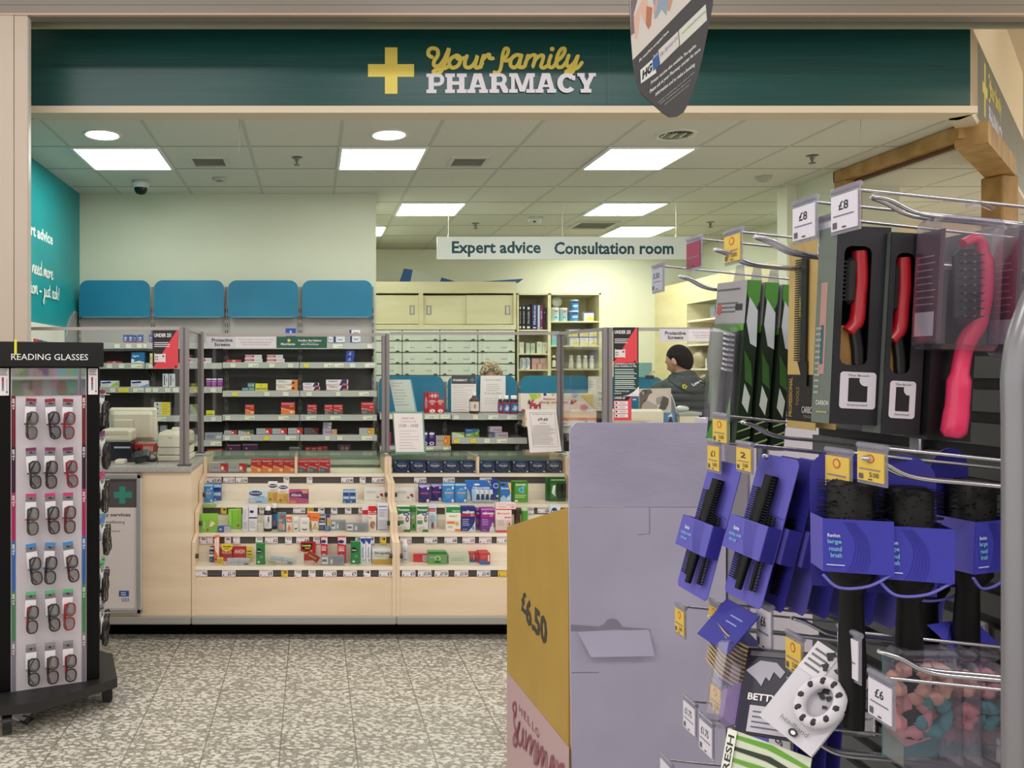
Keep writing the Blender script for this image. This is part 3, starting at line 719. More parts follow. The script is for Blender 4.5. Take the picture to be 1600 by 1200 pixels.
# ---- protective screens
GP = C('#8d8686', .4, .3)
def screen(name_pts, z0s, z1, label, posts, extra=None, zbase=.97):
    """name_pts: list of (x,y) corners; glass panes between, aluminium posts at corners"""
    t = thing('protective_screen', label, 'counter screen', (name_pts[0][0], name_pts[0][1], zbase), 'clear counter screens with grey posts')
    for i in range(len(name_pts)-1):
        a = Vector((*name_pts[i], 0)); b = Vector((*name_pts[i+1], 0)); dr = (b-a).normalized(); n = Vector((-dr.y, dr.x, 0))*.003
        m = MB(); m.prism([a-n+Vector((0, 0, z0s[i])), b-n+Vector((0, 0, z0s[i])), b-n+Vector((0, 0, z1)), a-n+Vector((0, 0, z1))], n*2, GLASS); m.build('glass_pane', t)
        m = MB(); n2 = n*3; m.prism([a-n2+Vector((0, 0, z1-.004)), b-n2+Vector((0, 0, z1-.004)), b-n2+Vector((0, 0, z1+.014)), a-n2+Vector((0, 0, z1+.014))], n2*2, C('#a8a19c', .4, .3)); m.build('top_rail', t)
    for (x, y, w, z0) in posts:
        m = MB(); m.box(x-w/2, x+w/2, y-.014, y+.02, z0, z1+.014, GP, .003); m.box(x-w*.08, x+w*.08, y-.018, y-.014, z0, z1+.01, C('#5f595c', .4)); 
        m.build('post', t)
        m = MB(); m.box(x-w/2-.012, x+w/2+.012, y-.025, y+.03, z0-.003, z0+.003, C('#55514f', .4)); m.build('post_foot', t)
    return t
ZG = 1.722
screen([(-1.7, 4.56), (-.715, 4.56), (-.70, 5.08)], [1.02, 1.06], ZG, 'left protective screen running from the column to the corner post', [(-.715, 4.56, .05, .967), (-.695, 5.08, .035, .982)])
screen([(-.66, 5.10), (.455, 5.10)], [1.20], ZG-.01, 'middle left protective screen above the red medicine boxes', [(.458, 5.11, .048, .982)])
screen([(.485, 5.10), (1.55, 5.10), (1.572, 4.97), (1.635, 4.56), (3.3, 4.56)], [1.20, 1.06, 1.06, 1.04], ZG-.003, 'right protective screen folding forward to the right counter', [(1.552, 5.11, .036, .982), (1.645, 4.55, .05, .967)])

# signs stuck on the screens
def sheet(name, cat, label, x0, y0, x1, y1, d, col, fn, group=None, thick=.0015):
    m = MB(); m.box(X(x0, d), X(x1, d), d-thick, d, Z(y1, d), Z(y0, d), col); f = pface(m, 0, 0, 0, 0, d-thick)
    fn(f); return m.build(name, label=label, cat=cat, group=group)
RED = C('#d8404a', .45); NAVYT = C('#173a36', .5); GRN = C('#1c5a42', .5); PAPER = C('#e6dfe0', .6); INK = C('#2c2b2e', .6); INKL = C('#9a9396', .6)
def under25(x0, y0, s):
    def fn(f):
        w = 39*s; h = 58*s
        f.p([(x0, y0+h), (x0+w, y0+h), (x0+w, y0), (x0+w*.94, y0)], RED)
        f.t('UNDER 25?', x0+w*.06, y0+h*.18, x0+w*.73, y0+h*.08, TK, .03); f.l(x0+w*.06, y0+h*.45, x0+w*.68, y0+h*.30, 3, TK)
        f.rr(x0+w*.07, y0+h*.83, x0+w*.5, y0+h*.62, .008, C('#ddd3d3')); f.r(x0+w*.11, y0+h*.78, x0+w*.2, y0+h*.68, INK); f.e(x0+w*.155, y0+h*.73, w*.03, h*.035, TK); f.r(x0+w*.38, y0+h*.7, x0+w*.45, y0+h*.66, INK)
        f.r(x0+w*.86, y0+h*.98, x0+w*.94, y0+h*.93, INK)
    return fn
sheet('age_check_notice', 'notice', 'red and black UNDER 25? notice on the left counter screen', 238.5, 516, 279, 573, 4.55, C('#17141a', .45), under25(238.5, 516, 1.03))
sheet('age_check_notice', 'notice', 'red and black UNDER 25? notice above the green safety notice', 958, 511.5, 997.5, 565, 4.54, C('#17141a', .45), under25(958, 511.5, .97))
def banner(ox, oy):
    def fn(f):
        f.r(ox+45, oy+17.5, ox+107.5, oy, C('#ddd8da')); 
        f.t('Protective', ox+8, oy+8.3, ox+40.5, oy+2.6, INK, .03); f.t('Screens', ox+12, oy+15, ox+36.5, oy+9.5, INK, .03)
        for i, s in enumerate(("We've installed screens for the safety", 'of our valued customers and our', 'Morrisons key workers')):
            f.t(s, ox+50+i*3, oy+6+i*4, ox+105-i*3.5, oy+3.2+i*4, C('#9b8b90'))
        f.r(ox+109, oy+17.8, ox+188, oy, GRN)
        f.t('Morrisons', ox+116, oy+13.5, ox+138, oy+9.6, TK, .03); f.p([(ox+128.5+3.6*(1 if k % 2 == 0 else .45)*math.sin(k*math.pi/5), oy+6-3.6*(1 if k % 2 == 0 else .45)*math.cos(k*math.pi/5)) for k in range(10)], C('#dcd94e'))
        f.t('Feeding the Nation', ox+143, oy+8.6, ox+179, oy+4.4, TK, .03); f.t('#MoreThanOurJob', ox+147, oy+14, ox+175, oy+10.8, TK, .02); f.r(ox+150, oy+10, ox+170, oy+9.7, TK)
    return fn
sheet('screen_banner', 'banner', 'white and green Protective Screens banner over the left display counter', 322, 526, 512, 543.8, 5.09, C('#cfcbd0', .5), banner(323, 526))
sheet('screen_banner', 'banner', 'white and green Protective Screens banner in front of the man', 1030, 514, 1243, 534, 4.54, C('#cfcbd0', .5), banner(1031, 515))
def safety(f):
    f.t('Coronavirus (COVID-19)', 960, 570.5, 992, 566.5, TK, .03); f.t('Safety Guidelines at Tills.', 960, 574, 995, 570.8, TK, .03)
    for a, b, n in ((576, 579, 1), (580, 585, 2), (586, 592.5, 2), (593.5, 602, 3), (603, 608, 2)): f.l(960.5, b, 995, a, n, C('#b9c7c0'), .55, .15)
    f.t('Thank you for your', 960, 613, 983, 609.5, TK, .02); f.t('patience', 960, 616, 971, 613.5, TK, .02)
    f.p([(974, 619), (982, 617), (990, 612), (998, 604), (998, 619)], TK); f.t('Morrisons', 986, 617.5, 996, 615.5, C('#c9a24e'))
sheet('safety_notice', 'notice', 'dark green safety guidelines notice on the right screen', 958.5, 565.3, 998, 619, 4.54, NAVYT, safety)
def u25s(f):
    f.p([(959, 626), (959, 619), (986, 619), (981, 626)], C('#17141a')); f.t('UNDER 25?', 960, 623.4, 977, 619.6, TK, .03)
    for k in range(4): f.r(960, 632.5+6.6*k, 981, 627+6.6*k, C('#e5dadb')); f.r(961.5, 631+6.6*k, 964.5, 628.5+6.6*k, INK); f.l(967, 631.5+6.6*k, 979, 628+6.6*k, 2, INKL)
sheet('age_check_notice', 'notice', 'small red age check notice at the bottom of the right screen', 959, 619.2, 986.5, 657, 4.545, RED, u25s)

# ---- wall shelving bays
SHD = 6.45; PEG = C('#514f4d', .55); PEG_LIT = C('#a9a5a0', .5); SLOT = C('#141414', .6)
def bay(x0, x1, zs, header, label, tickets=(), upper_light=None, ztop=2.0, group='metal shelving bays with blue header panels', SHD=6.45):
    t = thing('shelving_bay', label, 'shelving', ((x0+x1)/2, 6.7, 0), group)
    yb = 6.80
    m = MB(); zl = upper_light
    m.box(x0, x1, yb, yb+.02, .1, zl, PEG);  # shelf shade put into the colour: darker grey below the top shelf, lit grey above
    if ztop > zl: m.box(x0, x1, yb, yb+.02, zl, ztop, PEG_LIT)
    m.build('back_panel', t)
    x0 += .001; x1 -= .001
    for xx in (x0+.008, x1-.008):
        m = MB(); m.box(xx-.008, xx+.008, yb-.02, yb+.02, 0, header[0]-.05 if header else ztop, GREYM)
        for k in range(int((ztop-.9)/.06)): m.box(xx-.003, xx+.003, yb-.0205, yb-.018, .95+.06*k, .985+.06*k, SLOT)
        m.build('upright', t)
    for z in zs:
        m = MB(); m.box(x0+.004, x1-.004, SHD+.012, yb, z-.022, z-.002, GREYM); m.prism([(x0+.002, SHD, z-.047), (x0+.002, SHD+.012, z-.047), (x0+.002, SHD+.02, z), (x0+.002, SHD+.012, z)], (x1-x0-.004, 0, 0), RAIL)
        for xx in (x0+.012, x1-.016): m.prism([(xx, yb-.02, z-.02), (xx, yb-.02, z-.10), (xx, SHD+.06, z-.025)], (.004, 0, 0), C('#4b4a48', .5))
        m.build('shelf', t)
    m = MB(); m.box(x0, x1, SHD, yb, .02, .12, GREYM); m.build('base_shelf', t)
    if header:
        za, zb_ = header[1], header[0]; w = x1-x0-.03; xa = x0+.015; yy = yb-.06
        r = .07; pts = [(xa, yy, za), (xa+w, yy, za)]
        for cx_, st_ in ((xa+w-r, 0), (xa+r, 90)):
            for i in range(7):
                an = math.radians(st_+90*i/6); pts.append((cx_+r*math.cos(an), yy, zb_-r+r*math.sin(an)))
        m = MB(); m.prism(pts, (0, .006, 0), BLUEP); m.build('header_panel', t)
        m = MB(); m.box(xa+.03, xa+w-.03, yy-.006, yy, za-.004, za+.004, C('#5f8f9f', .4)); m.build('header_clip', t)
    for (a, b, zz, col, txt) in tickets:
        dd = SHD-.001; m = MB()
        m.box(X(a, dd), X(b, dd), dd-.002, dd, zz-.042, zz-.010, {'w': TKC, 'y': C('#e6d83a', .5)}[col])
        ff = Face(m, (X(a, dd), dd-.002, zz-.042), (X(b, dd)-X(a, dd), 0, 0), (0, 0, .032), (0, -1, 0))
        if txt: ff.t(txt, .45, .22, .92, .55, TKD, .01)
        else: ff.r(.25, .6, .8, .66, C('#b0ad9c'))
        o = m.build('price_ticket', t)
        if col == 'y': o['label'] = 'yellow price ticket'
def bx(px): return X(px, 6.78)
def gz(py): return Z(py, 6.45)
ZA = [gz(535.5), gz(567), gz(604.5), gz(649.5), gz(688)]
ZB = [gz(536), gz(566), gz(610.5), gz(648), gz(679.5)]
HD = (Z(438, 6.74), Z(495.5, 6.74))
zlA = ZA[0]-.02
def tk(l, z): return [(a, b, z, c, s) for a, b, c, s in l]
x_ = [bx(123), bx(239), bx(354), bx(469), bx(584.5)]
bay(x_[0], x_[1], ZA, HD, 'wall shelving bay beside the teal wall', tk([(179, 187, 'w', ''), (197, 205, 'w', ''), (214, 222, 'w', ''), (224, 229, 'w', '')], ZA[0])+tk([(167, 175, 'w', ''), (186, 194, 'w', ''), (205, 222, 'w', '1.99'), (232, 239, 'w', '')], ZA[1])+tk([(172, 180, 'w', ''), (185, 201, 'y', ''), (208, 224, 'w', '4.25'), (227, 236, 'w', '')], ZA[2])+tk([(215, 226, 'w', '')], ZA[3]), zlA)
bay(x_[1], x_[2], ZA, HD, 'second wall shelving bay behind the corner post', tk([(258, 274, 'w', '2.79')], ZA[1])+tk([(239, 247, 'w', ''), (258, 266, 'w', ''), (270, 279, 'w', ''), (329, 337, 'w', ''), (303, 308, 'y', '')], ZA[2])+tk([(245, 260, 'w', '10.49'), (330, 337, 'w', '')], ZA[3])+tk([(329, 345, 'w', '4.59')], ZA[4]), zlA)
bay(x_[2], x_[3], ZB, HD, 'third wall shelving bay above the red boxes', tk([(360, 368, 'w', ''), (388, 404, 'w', '10.29'), (421, 429, 'w', ''), (450, 458, 'w', '')], ZB[1])+tk([(363, 372, 'y', ''), (413, 421, 'w', ''), (442, 451, 'w', '')], ZB[2])+tk([(352, 360, 'w', ''), (382, 398, 'w', '7.49'), (435, 451, 'w', '7.99')], ZB[3])+tk([(351, 359, 'w', ''), (375, 391, 'w', '16'), (413, 421, 'y', ''), (446, 462, 'w', '10.29')], ZB[4]), zlA)
bay(x_[3], x_[4], ZB, HD, 'fourth wall shelving bay at the right end of the pale wall', tk([(520, 535, 'w', '9.79'), (574, 581, 'w', '')], ZB[0])+tk([(475, 483, 'y', ''), (506, 521, 'w', '12'), (522, 537, 'w', '7.4'), (547, 555, 'w', ''), (570, 586, 'w', '8.29')], ZB[1])+tk([(479, 487, 'w', ''), (525, 532, 'w', ''), (561, 576, 'w', '10.99')], ZB[2])+tk([(478, 494, 'w', '6.49'), (516, 532, 'w', '6.29'), (567, 582, 'w', '8.99')], ZB[3])+tk([(508, 515, 'w', ''), (527, 535, 'w', ''), (565, 581, 'w', '4.96')], ZB[4]), zlA)
# rounded end panel of the shelving run beside the teal wall
m = MB(); e = [(6.80, .0), (6.80, Z(488, 6.8)), (6.75, Z(487, 6.8)), (6.6, Z(500, 6.7)), (6.5, Z(525, 6.5)), (6.44, Z(570, 6.45)), (6.44, 0)]
m.prism([(bx(121)-.02, a, b) for a, b in e], (.015, 0, 0), C('#8f8f88', .45)); m.build('shelving_end_panel', label='curved grey end panel between the shelving and teal wall', cat='end panel')
# low shelving, right
HL = (Z(587, 6.74), Z(645, 6.74))
y_ = [bx(588), bx(695), bx(808), bx(922)]
zc1 = gz(646)
bay(y_[0], y_[1], [zc1, gz(697), gz(735)], HL, 'low shelving bay behind the framed opening hours notice', tk([(604, 613, 'w', ''), (664, 679, 'w', '19.29'), (679, 686, 'w', ''), (688, 703, 'w', '')], zc1)+tk([(666, 677, 'w', '1.19'), (693, 701, 'w', '2.09')], gz(697)), zc1, zc1+.02, 'low metal shelving bays')
bay(y_[1], y_[2], [zc1-.004, gz(684)], HL, 'low shelving bay holding the PHARMACY notice', tk([(709, 717, 'w', ''), (739, 747, 'w', ''), (763, 778, 'w', '10.59'), (792, 807, 'w', '10.39')], zc1-.004)+tk([(709, 718, 'y', ''), (735, 743, 'y', ''), (757, 765, 'w', ''), (776, 792, 'w', '8.59')], gz(684)), zc1, zc1+.02, 'low metal shelving bays')
bay(y_[2], y_[3], [gz(666)], HL, 'low shelving bay behind the orange allergy display', (), zc1, zc1+.02, 'low metal shelving bays', SHD=6.36)
bay(bx(922), bx(1036), [gz(666)], (Z(589, 6.74), Z(640, 6.74)), 'low shelving bay with blue panel left of the man', (), zc1, zc1+.02, 'low metal shelving bays')
m = MB(); a = P(1014, 590, 6.66); m.box(a.x-.03, a.x+.035, 6.64, 6.67, Z(592.5, 6.66), Z(586.5, 6.66), C('#2a3136', .4), .003); m.tube([P(1016, 586, 6.65), P(1018, 582, 6.65), P(1021, 579, 6.65), P(1023, 582, 6.65)], .006, C('#bcae97', .3, .8), 6)
m.build('bulldog_clip', label='black bulldog clip on the blue panel left of the man', cat='clip')

# ---- wall cupboards with sliding doors
d = 9.50; xa, xb = X(500, d), X(806.5, d)
xa = .56
t = thing('sliding_cupboard', 'long pale maple sliding-door cupboard above the white drawers', 'cupboard', ((xa+xb)/2, d, Z(514, d)))
m = MB(); m.box(xa, xb, d, d+.5, Z(458, d), Z(440, d), MAPLE_Y); m.box(xa, xb, d, d+.5, Z(515, d), Z(507, d), MAPLE_Y); m.box(xa, xb, d+.45, d+.5, Z(507, d), Z(458, d), MAPLE_Y)
m.box(xb-.03, xb, d, d+.45, Z(507, d), Z(458, d), MAPLE_Y); m.box(X(654.5, d), X(661, d), d, d+.45, Z(507, d), Z(458, d), MAPLE_Y); m.build('body', t)
for a, b, yy, hx, lb in ((560, 654.5, .02, 644, 'left'), (661, 729.5, .045, 670, 'middle'), (729, 804, .02, 793, 'right')):
    m = MB(); m.box(max(X(a, d+yy), xa), X(b, d+yy), d+yy, d+yy+.02, Z(506, d), Z(461, d), MAPLE_Y); o = m.build('sliding_door', t)
    m = MB(); q = X(hx, d+yy); m.box(q-.028, q+.028, d+yy-.004, d+yy, Z(491.5, d), Z(477, d), C('#8d8778', .4, .5)); m.box(q-.016, q+.016, d+yy-.006, d+yy-.004, Z(490, d), Z(478.5, d), C('#c9c3b4', .3, .5)); sub(m, 'recessed_handle', o)

# ---- bank of white pharmacy drawers
def drawer_face(xa, xb, za, zb, dd, par, lb):
    m = MB(); DW = C('#dde1d2', .4); m.box(xa+.004, xb-.004, dd, dd+.4, za+.006, zb-.004, DW, .006)
    h = zb-za; w = xb-xa
    for s in (xa+.06, xb-.09): m.box(s, s+.03, dd-.004, dd, za+.015, zb-.012, C('#e2e6da', .4))
    f = Face(m, (xa, dd, za), (w, 0, 0), (0, 0, h), (0, -1, 0), .0006)
    if lb: f.r(.2, .42, .32, .46, C('#5e6355')); f.r(.62, .42, .78, .46, C('#5e6355'))
    o = m.build('drawer', par)
    m = MB()
    for s in (xa+.055, xb-.055):
        m.prism([(s+.024*math.cos(a_), dd-.012, za+.008+.018*math.sin(a_)) for a_ in [math.pi*j_/8 for j_ in range(9)]], (0, .012, 0), C('#4d5248', .5))
    sub(m, 'drawer_pull', o)
d = 9.50; cols = [570, 628.5, 687.5, 746.5, 805]
t = thing('drawer_bank', 'bank of pale green-white pharmacy drawers under the sliding cupboard', 'drawers', (1.5, d, 0))
m = MB(); m.box(.56, X(805.5, d), d+.02, d+.5, 0, Z(515.5, d), C('#5d6154', .5)); m.build('carcass', t)
rows = [515.5, 533, 551, 569, 587, 605, 623, 641, 659]
for i in range(4):
    for j in range(8):
        drawer_face(max(X(cols[i], d), .57), X(cols[i+1], d), Z(rows[j+1], d), Z(rows[j], d), d, t, j > 0)

# flat blue and white boards lying on the cupboard
d = 9.7; m = MB(); BLU = C('#1d4f86', .5); zt = Z(440, 9.5)
a = [(624, 441), (631, 419.5), (645, 421.5), (641, 441)]
m.prism([P(*p, d) for p in a], (0, .02, 0), BLU); m.prism([P(*p, d) for p in [(641, 441), (645, 421.5), (690, 433.5), (687, 441)]], (0, .02, 0), C('#b9bcb3', .5)); m.prism([P(*p, d) for p in [(687, 441), (690, 433.5), (712, 440), (712, 441)]], (0, .02, 0), BLU)
m.build('display_board', label='blue and white board leaning on top of the cupboard', cat='board')
m = MB(); m.prism([P(*p, d) for p in [(750, 440), (818, 435.5), (811, 441)]], (0, .3, 0), BLU); m.build('display_board', label='dark blue board lying flat at the right end of the cupboard', cat='board')

# ---- open shelf unit with books and tubs
d = 9.62; t = thing('open_shelf_unit', 'pale maple open shelf unit with books, tubs and bottles', 'shelf unit', (X(877, d), d, 0))
m = MB(); SH = MAPLE_Y; xa, xm, xb = X(808, d), X(858.5, d), X(939, d); zt = Z(458, d)
m.box(xa, xa+.02, d, d+.48, 0, zt, SH); m.box(xm-.018, xm+.018, d, d+.48, 0, zt, SH); m.box(xb-.022, xb, d, d+.48, 0, zt, SH); m.box(xa, xb, d, d+.48, zt-.02, zt, SH); m.box(xa, xb, d+.46, d+.48, 0, zt, SH); m.build('carcass', t)
SHZ_L = [Z(515, d), Z(552, d), Z(577, d), Z(604, d)]; SHZ_R = [Z(501.5, d), Z(539.5, d), Z(576, d), Z(604, d)]
for z in SHZ_L: m = MB(); m.box(xa+.02, xm-.018, d, d+.46, z-.018, z, SH); m.build('shelf', t)
for z in SHZ_R: m = MB(); m.box(xm+.018, xb-.022, d, d+.46, z-.018, z, SH); m.build('shelf', t)

# ---- dispensary shelving along the far right side
XS = 4.25; t = thing('dispensary_shelving', 'tall pale dispensary shelving behind the man', 'shelf unit', (XS+.2, 8.8, 0))
def dpt(px): return XS*F/(px-CX)
ZT = Z(451, dpt(1024)); MY2 = noisy('yellow_maple_panel', '#dccf9c', '#e6dbac', (1, 1, 5), 1.4, 4, .5)
m = MB(); m.box(XS, XS+.02, dpt(1072), dpt(1023), 0, ZT, MY2); m.build('end_panel', t)
m = MB(); m.box(XS, XS+.02, 7.35, dpt(1072), ZT-.26, ZT, MY2); m.build('pelmet', t)
m = MB(); m.box(XS+.38, XS+.4, 7.35, 10.1, 0, ZT, C('#8f8c72', .6)); m.box(XS, XS+.4, dpt(1072)-.02, dpt(1072), 0, ZT-.26, MAPLE_Y); m.box(XS, XS+.4, 8.35, 8.37, 0, ZT-.26, MAPLE_Y); m.box(XS, XS+.4, 7.35, 7.37, 0, ZT-.26, MAPLE_Y); m.build('carcass', t)
DZ = [2.05, 1.78, 1.51, 1.24, .97]
for z in DZ: m = MB(); m.box(XS+.01, XS+.39, 7.36, dpt(1072)-.02, z-.02, z, MAPLE_P); m.build('shelf', t)
# white wall post with pinned papers at the end of the right-hand wall
m = MB(); m.box(3.84, 3.925, 6.60, 6.74, 0, CZ, C('#e6e6cf', .5)); struct(m, 'trim_4')
def papers(f): f.l(1219, 590, 1244, 545, 9, C('#a7ada0'), .2); f.r(1222, 585, 1244, 584, INK)
sheet('pinned_notice', 'notice', 'white papers pinned to the wall right of the dispensary shelving', 1219, 533, 1262, 650, 6.595, C('#e9ece2', .5), papers)
